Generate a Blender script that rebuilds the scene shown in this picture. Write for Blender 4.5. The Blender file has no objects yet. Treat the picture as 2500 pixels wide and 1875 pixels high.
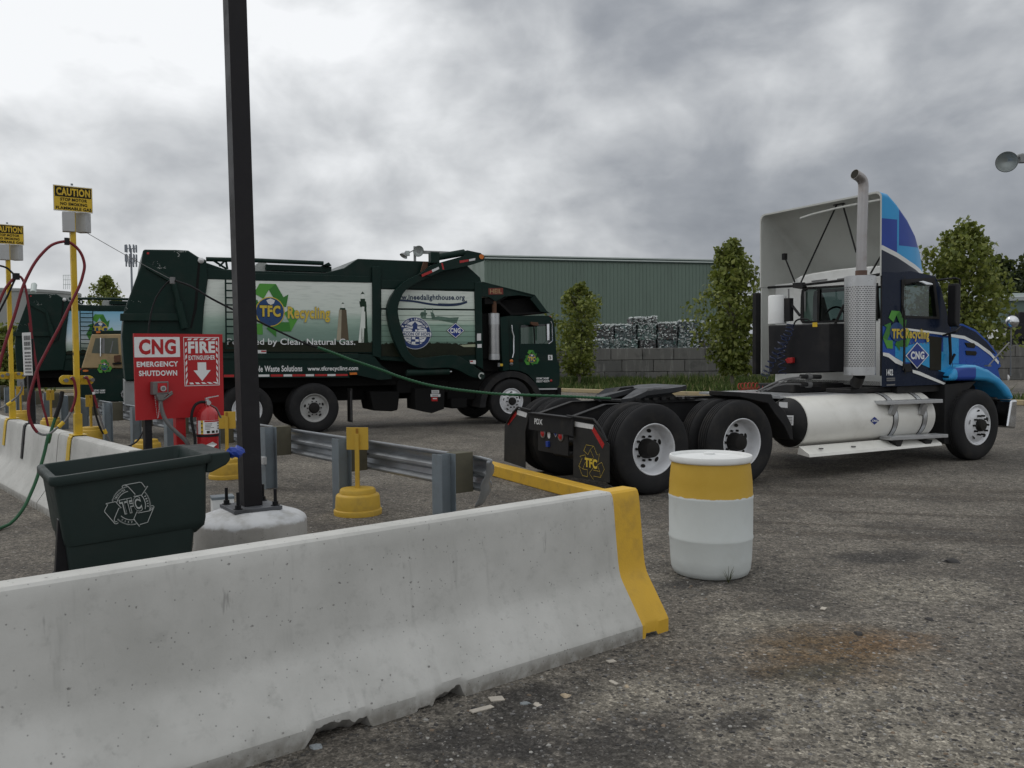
import bpy, bmesh, math, random
from mathutils import Vector as V, Matrix as MX, noise as mnoise
R = math.radians
S = bpy.context.scene
C = S.collection

# ---------------------------------------------------------------- camera
FPX, CX, CY = 2097.0, 1250.0, 937.5          # the photograph's focal length and centre, in its own pixels
EYE = V((0, 0, 1.63))
PITCH, ROLL = math.atan((937.5 - 862) / FPX), 0.009
FW = V((0, math.cos(PITCH), -math.sin(PITCH)))
UP0, RT0 = V((0, math.sin(PITCH), math.cos(PITCH))), V((1, 0, 0))
UPV = UP0 * math.cos(ROLL) + RT0 * math.sin(ROLL)
RTV = RT0 * math.cos(ROLL) - UP0 * math.sin(ROLL)
cam = bpy.data.cameras.new('camera')
cam.sensor_width = 36.0
cam.lens = 36.0 * FPX / 2500.0
cam.clip_end = 3000
co = bpy.data.objects.new('camera', cam)
C.objects.link(co)
co.matrix_world = MX(((RTV.x, UPV.x, -FW.x, EYE.x), (RTV.y, UPV.y, -FW.y, EYE.y), (RTV.z, UPV.z, -FW.z, EYE.z), (0, 0, 0, 1)))
S.camera = co
S.view_settings.view_transform = 'Standard'
S.view_settings.look = 'None'
S.view_settings.exposure = 0.0
S.view_settings.gamma = 1.0

# ---------------------------------------------------------------- node helper
class NT:
    def __init__(s, tree): s.t = tree; s.n = tree.nodes; s.l = tree.links
    def node(s, typ, **kw):
        n = s.n.new(typ)
        for k, v in kw.items(): setattr(n, k, v)
        return n
    def put(s, sock, v):
        if hasattr(v, 'is_output') or isinstance(v, bpy.types.NodeSocket): s.l.new(v, sock)
        elif v is not None:
            if sock.type == 'RGBA' and not isinstance(v, (int, float)): v = tuple(v)[:3] + (1,)
            sock.default_value = v
    def m(s, op, a, b=None, c=None):
        n = s.node('ShaderNodeMath', operation=op)
        s.put(n.inputs[0], a); s.put(n.inputs[1], b)
        if c is not None: s.put(n.inputs[2], c)
        return n.outputs[0]
    def vm(s, op, a, b=None, out=0):
        n = s.node('ShaderNodeVectorMath', operation=op)
        s.put(n.inputs[0], a); s.put(n.inputs[1], b)
        return n.outputs[out]
    def scale(s, a, k):
        n = s.node('ShaderNodeVectorMath', operation='SCALE'); s.put(n.inputs[0], a); s.put(n.inputs[3], k); return n.outputs[0]
    def sep(s, v):
        n = s.node('ShaderNodeSeparateXYZ'); s.put(n.inputs[0], v); return n.outputs
    def comb(s, x, y, z):
        n = s.node('ShaderNodeCombineXYZ'); s.put(n.inputs[0], x); s.put(n.inputs[1], y); s.put(n.inputs[2], z); return n.outputs[0]
    def mix(s, f, a, b, mode='MIX'):
        n = s.node('ShaderNodeMix', data_type='RGBA', blend_type=mode)
        s.put(n.inputs[0], f); s.put(n.inputs[6], a); s.put(n.inputs[7], b); return n.outputs[2]
    def noise(s, vec, sc, det=3, rough=.55, dist=0):
        n = s.node('ShaderNodeTexNoise'); s.put(n.inputs['Vector'], vec)
        n.inputs['Scale'].default_value = sc; n.inputs['Detail'].default_value = det; n.inputs['Roughness'].default_value = rough
        n.inputs['Distortion'].default_value = dist
        return n.outputs['Fac']
    def vor(s, vec, sc, feat='F1', out='Distance', rnd=1):
        n = s.node('ShaderNodeTexVoronoi', feature=feat); s.put(n.inputs['Vector'], vec); n.inputs['Scale'].default_value = sc
        n.inputs['Randomness'].default_value = rnd
        return n.outputs[out]
    def rng(s, x, a, b, c=0, d=1, smooth=True):
        n = s.node('ShaderNodeMapRange', interpolation_type='SMOOTHSTEP' if smooth else 'LINEAR')
        for i, q in enumerate((x, a, b, c, d)): s.put(n.inputs[i], q)
        return n.outputs[0]
    def ramp(s, f, stops):
        n = s.node('ShaderNodeValToRGB'); s.put(n.inputs[0], f)
        e = n.color_ramp.elements
        while len(e) < len(stops): e.new(.5)
        for q, (p, c) in zip(e, stops):
            q.position = p; q.color = (tuple(c) if not isinstance(c, (int, float)) else (c, c, c))[:3] + (1,)
        return n.outputs[0]

# ---------------------------------------------------------------- overcast sky and a weak, very soft sun
SUN_EL, SUN_AZ = R(52), R(-62)                # azimuth from +Y towards +X
w = bpy.data.worlds.new('World'); S.world = w; w.use_nodes = True
nt = NT(w.node_tree); nt.n.clear()
sky = nt.node('ShaderNodeTexSky', sky_type='NISHITA'); sky.sun_disc = False
sky.sun_elevation = SUN_EL; sky.sun_rotation = SUN_AZ; sky.air_density = 1.3; sky.dust_density = 3
d = nt.vm('NORMALIZE', nt.node('ShaderNodeTexCoord').outputs['Generated'])
dx, dy, dz = nt.sep(d)
dq = nt.vm('ADD', nt.vm('MULTIPLY', d, (1.0, 1.0, 1.45)), (.37, -.22, .61))
n1 = nt.noise(dq, 2.5, 5, .48, .3)
n2 = nt.noise(dq, 5.6, 5, .5, .25)
n3 = nt.noise(nt.vm('MULTIPLY', d, (1, 1, 1.7)), 12.0, 5, .55, .3)
def toward(v, lo, hi):
    return nt.rng(nt.vm('DOT_PRODUCT', d, tuple(V(v).normalized()), out=1), lo, hi)
cl = nt.m('ADD', nt.m('ADD', nt.m('MULTIPLY', n1, .50), nt.m('MULTIPLY', n2, .38)), nt.m('MULTIPLY', n3, .12))
cl = nt.m('ADD', nt.m('MULTIPLY', nt.m('SUBTRACT', cl, .5), 1.6), .55)
cl = nt.m('ADD', cl, nt.m('MULTIPLY', toward((-.58, .80, .34), .84, 1.0), .085))      # bright quarter, upper left
cl = nt.m('ADD', cl, nt.m('MULTIPLY', toward((-.12, .85, .48), .93, 1.0), .06))
cl = nt.m('SUBTRACT', cl, nt.m('MULTIPLY', toward((.07, .95, .30), .978, .999), .085))   # heavy belly of cloud
cl = nt.m('SUBTRACT', cl, nt.m('MULTIPLY', toward((.50, .85, .13), .88, .995), .065))   # rain-heavy right
cl = nt.m('ADD', cl, nt.m('MULTIPLY', toward((-.05, .1, 1.0), .25, .9), .16))
cl = nt.m('ADD', cl, nt.m('MULTIPLY', toward((-.4, -.9, .35), .3, .95), .08))
shade = nt.ramp(cl, [(.28, (.215, .232, .262)), (.40, (.30, .318, .347)), (.50, (.435, .452, .475)), (.60, (.60, .617, .635)), (.73, (.84, .855, .872))])
CLOUD = 11.2
bg1 = nt.node('ShaderNodeBackground'); nt.put(bg1.inputs[0], sky.outputs[0]); bg1.inputs[1].default_value = .1
bg2 = nt.node('ShaderNodeBackground'); nt.put(bg2.inputs[0], nt.scale(shade, CLOUD)); bg2.inputs[1].default_value = .1
mx = nt.node('ShaderNodeMixShader'); mx.inputs[0].default_value = .965
nt.l.new(bg1.outputs[0], mx.inputs[1]); nt.l.new(bg2.outputs[0], mx.inputs[2])
nt.l.new(mx.outputs[0], nt.node('ShaderNodeOutputWorld').inputs[0])
sl = bpy.data.lights.new('sun', 'SUN'); sl.energy = .55; sl.angle = R(18); sl.color = (1, .97, .92)
so = bpy.data.objects.new('sun', sl); C.objects.link(so)
sd = V((math.sin(SUN_AZ) * math.cos(SUN_EL), math.cos(SUN_AZ) * math.cos(SUN_EL), math.sin(SUN_EL)))
so.rotation_euler = (-sd).to_track_quat('-Z', 'Y').to_euler()
so.location = (0, 0, 30)

# ---------------------------------------------------------------- pixels of the photograph -> points of the place
def ray(px, py): return RTV * ((px - CX) / FPX) - UPV * ((py - CY) / FPX) + FW
def hit(px, py, p0, n):
    d_ = ray(px, py)
    return EYE + d_ * ((V(p0) - EYE).dot(n) / d_.dot(n))
def G(px, py, z=0.0): return hit(px, py, V((0, 0, z)), V((0, 0, 1)))
def atY(px, py, y): return hit(px, py, V((0, y, 0)), V((0, 1, 0)))
def crop(x0, y0, k):
    def f(*a):
        q = [(x0 + a[i] * k, y0 + a[i + 1] * k) for i in range(0, len(a), 2)]
        return q
    return f
A1, A2 = crop(0, 400, 625 / 2211), crop(0, 780, 625 / 2211)
A3, A4 = crop(0, 1000, 760 / 2212), crop(280, 560, 620 / 1978)
A5, A6 = crop(850, 560, 600 / 1914), crop(1200, 850, 750 / 2212)
A7, A8 = crop(1800, 380, 700 / 2151), crop(1800, 720, 700 / 2212)
B1, B2 = crop(460, 960, 780 / 2212), crop(1350, 580, 500 / 2074)
B4, B5 = crop(1250, 1080, 1250 / 2212), crop(300, 780, 320 / 1659)
B6, B7 = crop(2250, 300, 250 / 830), crop(0, 680, 330 / 1825)
B8, B9 = crop(950, 580, 450 / 2212), crop(880, 660, 520 / 2212)
D1, D2 = crop(100, 420, 200 / 1659), crop(100, 900, 200 / 1659)
D3 = crop(500, 1120, 200 / 2212)
SRC = crop(0, 0, 1.0)

class Frame:
    """A thing's own axes: s along its heading, t to the left of it, z up."""
    def __init__(s, o, ang):
        s.o = V((o[0], o[1], o[2] if len(o) > 2 else 0)); s.a = ang
        s.S = V((math.cos(ang), math.sin(ang), 0)); s.T = V((-math.sin(ang), math.cos(ang), 0))
    def loc(s, p):
        q = V(p) - s.o
        return V((q.dot(s.S), q.dot(s.T), q.z))
    def world(s, q): return s.o + s.S * q[0] + s.T * q[1] + V((0, 0, q[2]))
    def at(s, p, t=0.0): return s.loc(hit(p[0], p[1], s.o + s.T * t, s.T))
    def atS(s, p, q): return s.loc(hit(p[0], p[1], s.o + s.S * q, s.S))
    def atZ(s, p, z): return s.loc(G(p[0], p[1], z))
    def pts(s, ps, t=0.0): return [s.at(p, t) for p in ps]
    def ptsS(s, ps, q): return [s.atS(p, q) for p in ps]

# ---------------------------------------------------------------- mesh helper
_glyph = {}
def glyphs(txt, bold=0.0, shear=0.0):
    """Triangles of a piece of lettering, fitted to the unit square."""
    key = (txt, bold, shear)
    if key not in _glyph:
        cu = bpy.data.curves.new('lettering', 'FONT'); cu.body = txt; cu.size = 1; cu.resolution_u = 3
        cu.offset = bold; cu.shear = shear; cu.align_x = 'LEFT'
        if bold: cu.space_character = 1 + bold * 2.2
        ob = bpy.data.objects.new('lettering', cu); C.objects.link(ob)
        dg = bpy.context.evaluated_depsgraph_get()
        me = bpy.data.meshes.new_from_object(ob.evaluated_get(dg))
        vs = [v.co.copy() for v in me.vertices]; fs = [tuple(p.vertices) for p in me.polygons]
        C.objects.unlink(ob); bpy.data.objects.remove(ob); bpy.data.curves.remove(cu); bpy.data.meshes.remove(me)
        x0, x1 = min(v.x for v in vs), max(v.x for v in vs); y0, y1 = min(v.y for v in vs), max(v.y for v in vs)
        _glyph[key] = ([((v.x - x0) / (x1 - x0), (v.y - y0) / (y1 - y0)) for v in vs], fs)
    return _glyph[key]

class MB:
    def __init__(s): s.v = []; s.f = []; s.i = []; s.mats = []
    def m(s, mat):
        if mat not in s.mats: s.mats.append(mat)
        return s.mats.index(mat)
    def add(s, vs, fs, mat):
        b = len(s.v); k = s.m(mat)
        s.v += [V(v) for v in vs]
        for f in fs: s.f.append(tuple(b + i for i in f)); s.i.append(k)
        return s
    def box(s, a, b, mat):
        x0, y0, z0 = a; x1, y1, z1 = b
        return s.hexa([(x0, y0, z0), (x1, y0, z0), (x1, y1, z0), (x0, y1, z0), (x0, y0, z1), (x1, y0, z1), (x1, y1, z1), (x0, y1, z1)], mat)
    def hexa(s, p, mat):
        return s.add(p, [(3, 2, 1, 0), (4, 5, 6, 7), (0, 1, 5, 4), (1, 2, 6, 5), (2, 3, 7, 6), (3, 0, 4, 7)], mat)
    def obox(s, c, ex, ey, ez, mat):
        c, ex, ey, ez = V(c), V(ex), V(ey), V(ez)
        return s.hexa([c - ex - ey - ez, c + ex - ey - ez, c + ex + ey - ez, c - ex + ey - ez, c - ex - ey + ez, c + ex - ey + ez, c + ex + ey + ez, c - ex + ey + ez], mat)
    def bar(s, p0, p1, w, h, mat, up=(0, 0, 1)):
        p0, p1 = V(p0), V(p1); d_ = p1 - p0
        x = d_.cross(V(up))
        if x.length < 1e-6: x = d_.cross(V((1, 0, 0)))
        x.normalize(); y = x.cross(d_).normalized()
        return s.obox((p0 + p1) / 2, d_ / 2, x * w / 2, y * h / 2, mat)
    def prism(s, pts, d_, mat):
        n = len(pts); d_ = V(d_); p = [V(q) for q in pts]
        return s.add(p + [q + d_ for q in p], [tuple(range(n - 1, -1, -1)), tuple(range(n, 2 * n))] + [(i, (i + 1) % n, n + (i + 1) % n, n + i) for i in range(n)], mat)
    def poly(s, pts, mat): return s.add(pts, [tuple(range(len(pts)))], mat)
    def disc(s, c, ex, ey, mat, n=20):
        c, ex, ey = V(c), V(ex), V(ey)
        return s.poly([c + ex * math.cos(2 * math.pi * i / n) + ey * math.sin(2 * math.pi * i / n) for i in range(n)], mat)
    def ring(s, c, ex, ey, k, mat, n=24, a0=0, a1=2 * math.pi):
        c, ex, ey = V(c), V(ex), V(ey); vs = []
        for i in range(n + 1):
            a = a0 + (a1 - a0) * i / n; q = ex * math.cos(a) + ey * math.sin(a)
            vs += [c + q, c + q * k]
        return s.add(vs, [(2 * i, 2 * i + 2, 2 * i + 3, 2 * i + 1) for i in range(n)], mat)
    def strip(s, pts, w, n, mat):
        """A flat line of width w along pts, lying in the plane with normal n."""
        p = [V(q) for q in pts]; n = V(n); vs = []
        for i, q in enumerate(p):
            d_ = (p[min(i + 1, len(p) - 1)] - p[max(i - 1, 0)]).normalized(); x = d_.cross(n).normalized() * w / 2
            vs += [q - x, q + x]
        return s.add(vs, [(2 * i, 2 * i + 1, 2 * i + 3, 2 * i + 2) for i in range(len(p) - 1)], mat)
    def cyl(s, p0, p1, r, mat, r1=None, n=16, caps=True):
        return s.lathe([(r, 0), (r if r1 is None else r1, (V(p1) - V(p0)).length)], p0, V(p1) - V(p0), mat, n, caps)
    def lathe(s, prof, c, axis, mat, n=24, caps=True):
        a = V(axis).normalized(); x = a.orthogonal().normalized(); y = a.cross(x); c = V(c); vs = []; fs = []
        for r, h in prof:
            for k in range(n):
                q = 2 * math.pi * k / n
                vs.append(c + a * h + (x * math.cos(q) + y * math.sin(q)) * r)
        for j in range(len(prof) - 1):
            for k in range(n):
                fs.append((j * n + k, j * n + (k + 1) % n, (j + 1) * n + (k + 1) % n, (j + 1) * n + k))
        if caps:
            if prof[0][0] > 1e-5: fs.append(tuple(range(n - 1, -1, -1)))
            if prof[-1][0] > 1e-5: fs.append(tuple((len(prof) - 1) * n + k for k in range(n)))
        return s.add(vs, fs, mat)
    def tube(s, pts, r, mat, n=8, caps=True):
        p = [V(q) for q in pts]; rr = r if isinstance(r, (list, tuple)) else [r] * len(p); vs = []; fs = []
        d0 = (p[1] - p[0]).normalized(); x = d0.orthogonal().normalized()
        for i, q in enumerate(p):
            d_ = (p[min(i + 1, len(p) - 1)] - p[max(i - 1, 0)]).normalized()
            x = (x - d_ * x.dot(d_)); x = x.normalized() if x.length > 1e-6 else d_.orthogonal().normalized()
            y = d_.cross(x)
            for k in range(n):
                a = 2 * math.pi * k / n; vs.append(q + (x * math.cos(a) + y * math.sin(a)) * rr[i])
        for j in range(len(p) - 1):
            for k in range(n): fs.append((j * n + k, j * n + (k + 1) % n, (j + 1) * n + (k + 1) % n, (j + 1) * n + k))
        if caps: fs += [tuple(range(n - 1, -1, -1)), tuple((len(p) - 1) * n + k for k in range(n))]
        return s.add(vs, fs, mat)
    def text(s, txt, o, ex, ey, mat, bold=.03, shear=0.0):
        """Lettering in the parallelogram o, o+ex, o+ey."""
        vs, fs = glyphs(txt, bold, shear); o, ex, ey = V(o), V(ex), V(ey)
        return s.add([o + ex * a + ey * b for a, b in vs], fs, mat)
    def build(s, name, parent=None, bevel=0.0, smooth=32, seg=2, recalc=True):
        me = bpy.data.meshes.new(name)
        me.from_pydata([tuple(v) for v in s.v], [], s.f)
        for mt in s.mats: me.materials.append(mt)
        me.polygons.foreach_set('material_index', s.i)
        if recalc:
            bm = bmesh.new(); bm.from_mesh(me); bmesh.ops.recalc_face_normals(bm, faces=bm.faces); bm.to_mesh(me); bm.free()
        if smooth:
            me.polygons.foreach_set('use_smooth', [True] * len(me.polygons))
            me.set_sharp_from_angle(angle=R(smooth))
        me.update()
        o = bpy.data.objects.new(name, me); C.objects.link(o)
        if parent: o.parent = parent
        if bevel:
            b = o.modifiers.new('bevel', 'BEVEL'); b.width = bevel; b.segments = seg; b.limit_method = 'ANGLE'; b.angle_limit = R(35)
            b.harden_normals = True
        return o

def bool_cut(obj, cutters):
    for c in cutters:
        b = obj.modifiers.new('cut', 'BOOLEAN'); b.operation = 'DIFFERENCE'; b.object = c; b.solver = 'EXACT'; b.material_mode = 'TRANSFER'
    dg = bpy.context.evaluated_depsgraph_get(); dg.update(); me = bpy.data.meshes.new_from_object(obj.evaluated_get(dg)); old = obj.data
    obj.modifiers.clear(); obj.data = me; me.name = obj.name
    for c in cutters: bpy.data.objects.remove(c)
    return obj
def ring_prism(mb, out, inn, d_, mat):
    n = len(out); d_ = V(d_); vs = [V(q) for q in out] + [V(q) for q in inn]; vs += [q + d_ for q in vs]; fs = []
    for i in range(n):
        j = (i + 1) % n; fs += [(i, j, n + j, n + i), (2 * n + i, 2 * n + j, 3 * n + j, 3 * n + i), (i, j, 2 * n + j, 2 * n + i), (n + i, n + j, 3 * n + j, 3 * n + i)]
    return mb.add(vs, fs, mat)
def shrink(pts, k):
    c = sum((V(p) for p in pts), V()) / len(pts); return [V(p) + (c - V(p)).normalized() * k for p in pts]
def curve_pts(pts, per=6):
    """Catmull-Rom through pts."""
    p = [V(q) for q in pts]; out = []
    for i in range(len(p) - 1):
        a, b, c, d_ = p[max(i - 1, 0)], p[i], p[i + 1], p[min(i + 2, len(p) - 1)]
        for k in range(per):
            t = k / per
            out.append(.5 * ((2 * b) + (c - a) * t + (2 * a - 5 * b + 4 * c - d_) * t * t + (3 * b - a - 3 * c + d_) * t ** 3))
    return out + [p[-1]]

def thing(name, label, cat, fr=None, loc=None, group=None):
    o = bpy.data.objects.new(name, None); C.objects.link(o)
    o.empty_display_size = .2
    if fr: o.location = fr.o; o.rotation_euler = (0, 0, fr.a)
    elif loc is not None: o.location = loc
    return tag(o, label, cat, group)
def tag(o, label, cat, group=None):
    o['label'] = label; o['category'] = cat
    if group: o['group'] = group
    return o
def kind(o, k): o['kind'] = k; return o
def copy_tree(o, parent=None):
    c = o.copy(); C.objects.link(c)
    if parent: c.parent = parent
    for ch in list(o.children): copy_tree(ch, c)
    return c

# ---------------------------------------------------------------- materials
def mat(name, col, rough=.6, metal=0.0, var=.12, scale=6, bump=0.0, bscale=80, dirt=None, damt=.5, dscale=3, spec=None, coat=0.0, streak=False):
    if spec is None: spec = .12 if max(col) < .06 and not metal else .35
    if max(col) < .06: coat = 0.0
    m_ = bpy.data.materials.new(name); m_.use_nodes = True
    t = NT(m_.node_tree); b = t.n['Principled BSDF']
    P_ = t.node('ShaderNodeTexCoord').outputs['Object']
    f = t.noise(P_, scale, 4, .6)
    c = t.mix(f, tuple(x * (1 - var) for x in col), tuple(min(1, x * (1 + var)) for x in col))
    r_ = t.rng(f, .2, .8, max(.04, rough - .1), min(1, rough + .1))
    if dirt is not None:
        q = t.vm('MULTIPLY', P_, (3, 3, .5)) if streak else P_
        g = t.rng(t.noise(q, dscale, 6, .65), .45, .78, 0, damt)
        c = t.mix(g, c, dirt); r_ = t.m('ADD', r_, t.m('MULTIPLY', g, .25))
    t.put(b.inputs['Base Color'], c); t.put(b.inputs['Roughness'], r_)
    b.inputs['Metallic'].default_value = metal; b.inputs['Specular IOR Level'].default_value = spec
    b.inputs['Coat Weight'].default_value = coat; b.inputs['Coat Roughness'].default_value = .12
    if bump:
        bn = t.node('ShaderNodeBump'); bn.inputs['Strength'].default_value = bump; bn.inputs['Distance'].default_value = .01
        t.put(bn.inputs['Height'], t.noise(P_, bscale, 3, .6)); t.l.new(bn.outputs[0], b.inputs['Normal'])
    return m_
MUD = (.09, .075, .055)
# ================================================================ SETTING
def ground_material():
    m_ = bpy.data.materials.new('gravel lot'); m_.use_nodes = True
    t = NT(m_.node_tree); b = t.n['Principled BSDF']
    P_ = t.node('ShaderNodeTexCoord').outputs['Object']
    gx, gy, gz = t.sep(P_)
    wob = t.noise(P_, 1.3, 5, .65); wob2 = t.noise(P_, 5.0, 4, .6)
    big = t.noise(P_, .22, 5, .6); mid = t.noise(P_, .9, 5, .62); fine = t.noise(P_, 38, 3, .7); fine2 = t.noise(P_, 110, 2, .7)
    stone = t.vor(P_, 42, out='Color'); stone2 = t.vor(P_, 95, out='Color'); sd_ = t.vor(P_, 42); sd2 = t.vor(P_, 95)
    sv = t.sep(stone)[0]; sv2 = t.sep(stone2)[1]
    def blob(px, py, rx, ry, ang, lo=.0, hi=.75, wk=1.1):
        c = G(px, py) if py is not None else px
        q = t.vm('SUBTRACT', P_, (c.x, c.y, 0))
        ca, sa = math.cos(ang), math.sin(ang); qx, qy, _ = t.sep(q)
        u = t.m('DIVIDE', t.m('ADD', t.m('MULTIPLY', qx, ca), t.m('MULTIPLY', qy, sa)), rx)
        v = t.m('DIVIDE', t.m('SUBTRACT', t.m('MULTIPLY', qy, ca), t.m('MULTIPLY', qx, sa)), ry)
        r_ = t.m('SQRT', t.m('ADD', t.m('MULTIPLY', u, u), t.m('MULTIPLY', v, v)))
        e = t.m('ADD', t.m('SUBTRACT', 1.0, r_), t.m('ADD', t.m('MULTIPLY', t.m('SUBTRACT', wob, .5), wk), t.m('MULTIPLY', t.m('SUBTRACT', wob2, .5), wk * .8)))
        return t.rng(e, lo, hi)
    dust = (.25, .228, .188)
    base = t.mix(t.rng(t.m('ADD', t.m('MULTIPLY', big, .5), t.m('MULTIPLY', mid, .5)), .38, .62), (.118, .105, .089), (.228, .207, .175))
    base = t.mix(t.m('MULTIPLY', t.rng(t.noise(t.vm('ADD', P_, (17, 5, 0)), .5, 6, .68), .52, .68), .7), base, (.075, .069, .062))
    # pale compacted dust and dark damp patches where the photograph has them
    for a in ((1990, 1720, .95, .42, .3), (2250, 1440, .75, .38, .15), (1560, 1700, .45, .28, .4), (2330, 1830, .9, .35, .2), (1840, 1520, .45, .32, .3), (1700, 1800, .6, .2, .4)):
        base = t.mix(t.m('MULTIPLY', blob(*a, lo=-.1, hi=.75), .92), base, dust)
    for a in ((1500, 1815, .60, .36, .5), (1290, 1715, .50, .26, .7), (1130, 1830, .4, .3, .3), (1800, 1760, .30, .12, .5), (1700, 1420, .5, .25, .6), (1260, 1830, .2, .12, .3), (2150, 1360, .7, .3, .2), (1905, 1640, .28, .10, .35)):
        base = t.mix(t.m('MULTIPLY', blob(*a, lo=.0, hi=.6), .85), base, (.05, .047, .044))
    base = t.mix(t.m('MULTIPLY', blob(2010, 1590, .62, .44, .30, lo=-.35, hi=.85, wk=1.3), .80), base, (.145, .092, .042))
    base = t.mix(t.m('MULTIPLY', blob(2160, 1570, .42, .22, .35, lo=-.1, hi=.9, wk=1.3), .5), base, (.19, .115, .06))
    base = t.mix(t.m('MULTIPLY', blob(1990, 1640, .36, .16, .4, lo=-.05, hi=.9), .8), base, (.095, .088, .066))
    # worn brown wheel tracks in front of the tractor
    for (p0, wd) in (((2300, 1215), .30), ((2420, 1320), .22), ((2100, 1190), .5), ((2350, 1260), .12), ((2250, 1290), .10)):
        base = t.mix(t.m('MULTIPLY', blob(p0[0], p0[1], 5.5, wd, R(-14), lo=.1, hi=.8, wk=.7), .65), base, (.085, .072, .058))
    # grit, dark chips and a few pale ones, thick in some places and thin in others
    base = t.mix(t.rng(t.noise(P_, 7.5, 5, .68), .50, .66, 0, .62), base, (.062, .058, .053))
    base = t.mix(t.rng(t.noise(t.vm('ADD', P_, (31, 4, 0)), 3.2, 5, .66), .54, .70, 0, .5), base, (.225, .205, .172))
    base = t.mix(.55, base, t.mix(1.0, base, t.ramp(sv, [(0, .35), (.35, .7), (.7, 1.15), (.92, 1.45), (1, 2.2)]), 'MULTIPLY'))
    col = t.mix(.7, base, t.mix(1.0, base, t.ramp(sv2, [(0, .45), (.4, .8), (.8, 1.2), (1, 1.9)]), 'MULTIPLY'))
    col = t.mix(t.rng(fine, .35, .65, .45, 0), col, t.mix(1.0, col, (.6, .59, .57), 'MULTIPLY'))
    thick = t.rng(t.noise(t.vm('ADD', P_, (3, 9, 0)), 1.7, 4, .65), .35, .68, .80, .42, False)
    c1 = t.vor(P_, 34, out='Color'); d1 = t.vor(P_, 34); k1 = t.sep(c1)
    ch1 = t.m('MULTIPLY', t.rng(t.m('SUBTRACT', k1[0], thick), 0, .06), t.rng(t.m('ADD', d1, t.m('MULTIPLY', t.m('SUBTRACT', fine2, .5), .25)), .42, .30))
    col = t.mix(t.m('MULTIPLY', ch1, .85), col, t.ramp(k1[1], [(0, (.035, .034, .033)), (.55, (.075, .072, .068)), (.8, (.13, .125, .115)), (.93, (.16, .15, .14)), (.97, (.42, .40, .37))]))
    ch2 = t.m('MULTIPLY', t.rng(t.m('SUBTRACT', sv, t.m('SUBTRACT', thick, .12)), 0, .06), t.rng(t.vor(P_, 78), .40, .28))
    k2 = t.sep(t.vor(P_, 78, out='Color')); col = t.mix(t.m('MULTIPLY', t.m('MULTIPLY', ch2, t.rng(k2[2], .3, .5)), .7), col, t.ramp(k2[1], [(0, (.04, .039, .037)), (.6, (.09, .086, .08)), (.9, (.19, .18, .165)), (.97, (.45, .43, .40))]))
    t.put(b.inputs['Base Color'], col)
    t.put(b.inputs['Roughness'], t.rng(mid, .3, .7, .78, .95)); b.inputs['Specular IOR Level'].default_value = .25
    h = t.m('ADD', t.m('MULTIPLY', ch1, 1.1), t.m('ADD', t.m('MULTIPLY', t.m('SUBTRACT', 1.0, sd2), .45), t.m('MULTIPLY', fine, 1.0)))
    bn = t.node('ShaderNodeBump'); bn.inputs['Strength'].default_value = .75; bn.inputs['Distance'].default_value = .016
    t.put(bn.inputs['Height'], h)
    bn2 = t.node('ShaderNodeBump'); bn2.inputs['Strength'].default_value = .5; bn2.inputs['Distance'].default_value = .06
    t.put(bn2.inputs['Height'], wob); t.l.new(bn.outputs[0], bn2.inputs['Normal'])
    t.l.new(bn2.outputs[0], b.inputs['Normal'])
    return m_
M_GROUND = ground_material()
mb = MB(); mb.poly([(-900, -60, 0), (900, -60, 0), (900, 1400, 0), (-900, 1400, 0)], M_GROUND)
kind(mb.build('ground', recalc=False, smooth=0), 'structure')

# loose stones that really lie on the gravel near the camera
rs = random.Random(5)
def stone_mesh(mb, c, r, mt, rnd, flat=.6):
    n = 5; vs = [(0, 0, -.3)]; a0 = rnd.random() * 6
    sx, sy = rnd.uniform(.7, 1.3), rnd.uniform(.7, 1.2)
    for zz, k in ((.0, 1.0), (.6, .72)):
        for i in range(n):
            a = a0 + 2 * math.pi * i / n + rnd.uniform(-.3, .3); q = k * rnd.uniform(.75, 1.15)
            vs.append((math.cos(a) * q * sx, math.sin(a) * q * sy, zz + rnd.uniform(-.12, .12)))
    vs.append((rnd.uniform(-.2, .2), rnd.uniform(-.2, .2), rnd.uniform(.75, .95)))
    fs = [(1 + i, 1 + (i + 1) % n, 1 + n + (i + 1) % n, 1 + n + i) for i in range(n)] + [(1 + n + i, 1 + n + (i + 1) % n, 1 + 2 * n) for i in range(n)]
    mb.add([V(c) + V((x * r, y * r, z * r * flat)) for x, y, z in vs], fs, mt)
M_ST = [mat('stone pale', (.30, .29, .27), .85, var=.25, scale=40), mat('stone mid', (.15, .145, .14), .85, var=.3, scale=40), mat('stone dark', (.055, .053, .052), .8, var=.3, scale=40), mat('stone brown', (.17, .13, .095), .85, var=.3, scale=40)]
mb = MB()
BAR_A, BAR_P = R(39.5), G(1632, 1540)
def in_barrier(p):
    q = p - BAR_P; sx = q.x * math.cos(BAR_A) + q.y * math.sin(BAR_A); tx = -q.x * math.sin(BAR_A) + q.y * math.cos(BAR_A)
    return -4.2 < sx < .06 and -.03 < tx < .68
for _ in range(9000):
    px = rs.uniform(900, 2560); py = 1130 + 760 * rs.random() ** .75
    p = G(px, py)
    if in_barrier(p): continue
    p.x += rs.gauss(0, .05)
    dens = mnoise.noise(V((p.x * 1.1, p.y * 1.1, 3))) + .35 * mnoise.noise(V((p.x * 4, p.y * 4, 1)))
    if dens < rs.uniform(-.55, .35): continue
    r_ = .0035 + .011 * rs.random() ** 3
    stone_mesh(mb, (p.x, p.y, -.001), r_, M_ST[rs.choices((0, 1, 2, 3), (12, 38, 40, 10))[0]], rs)
kind(mb.build('gravel', smooth=0), 'stuff')
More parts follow.
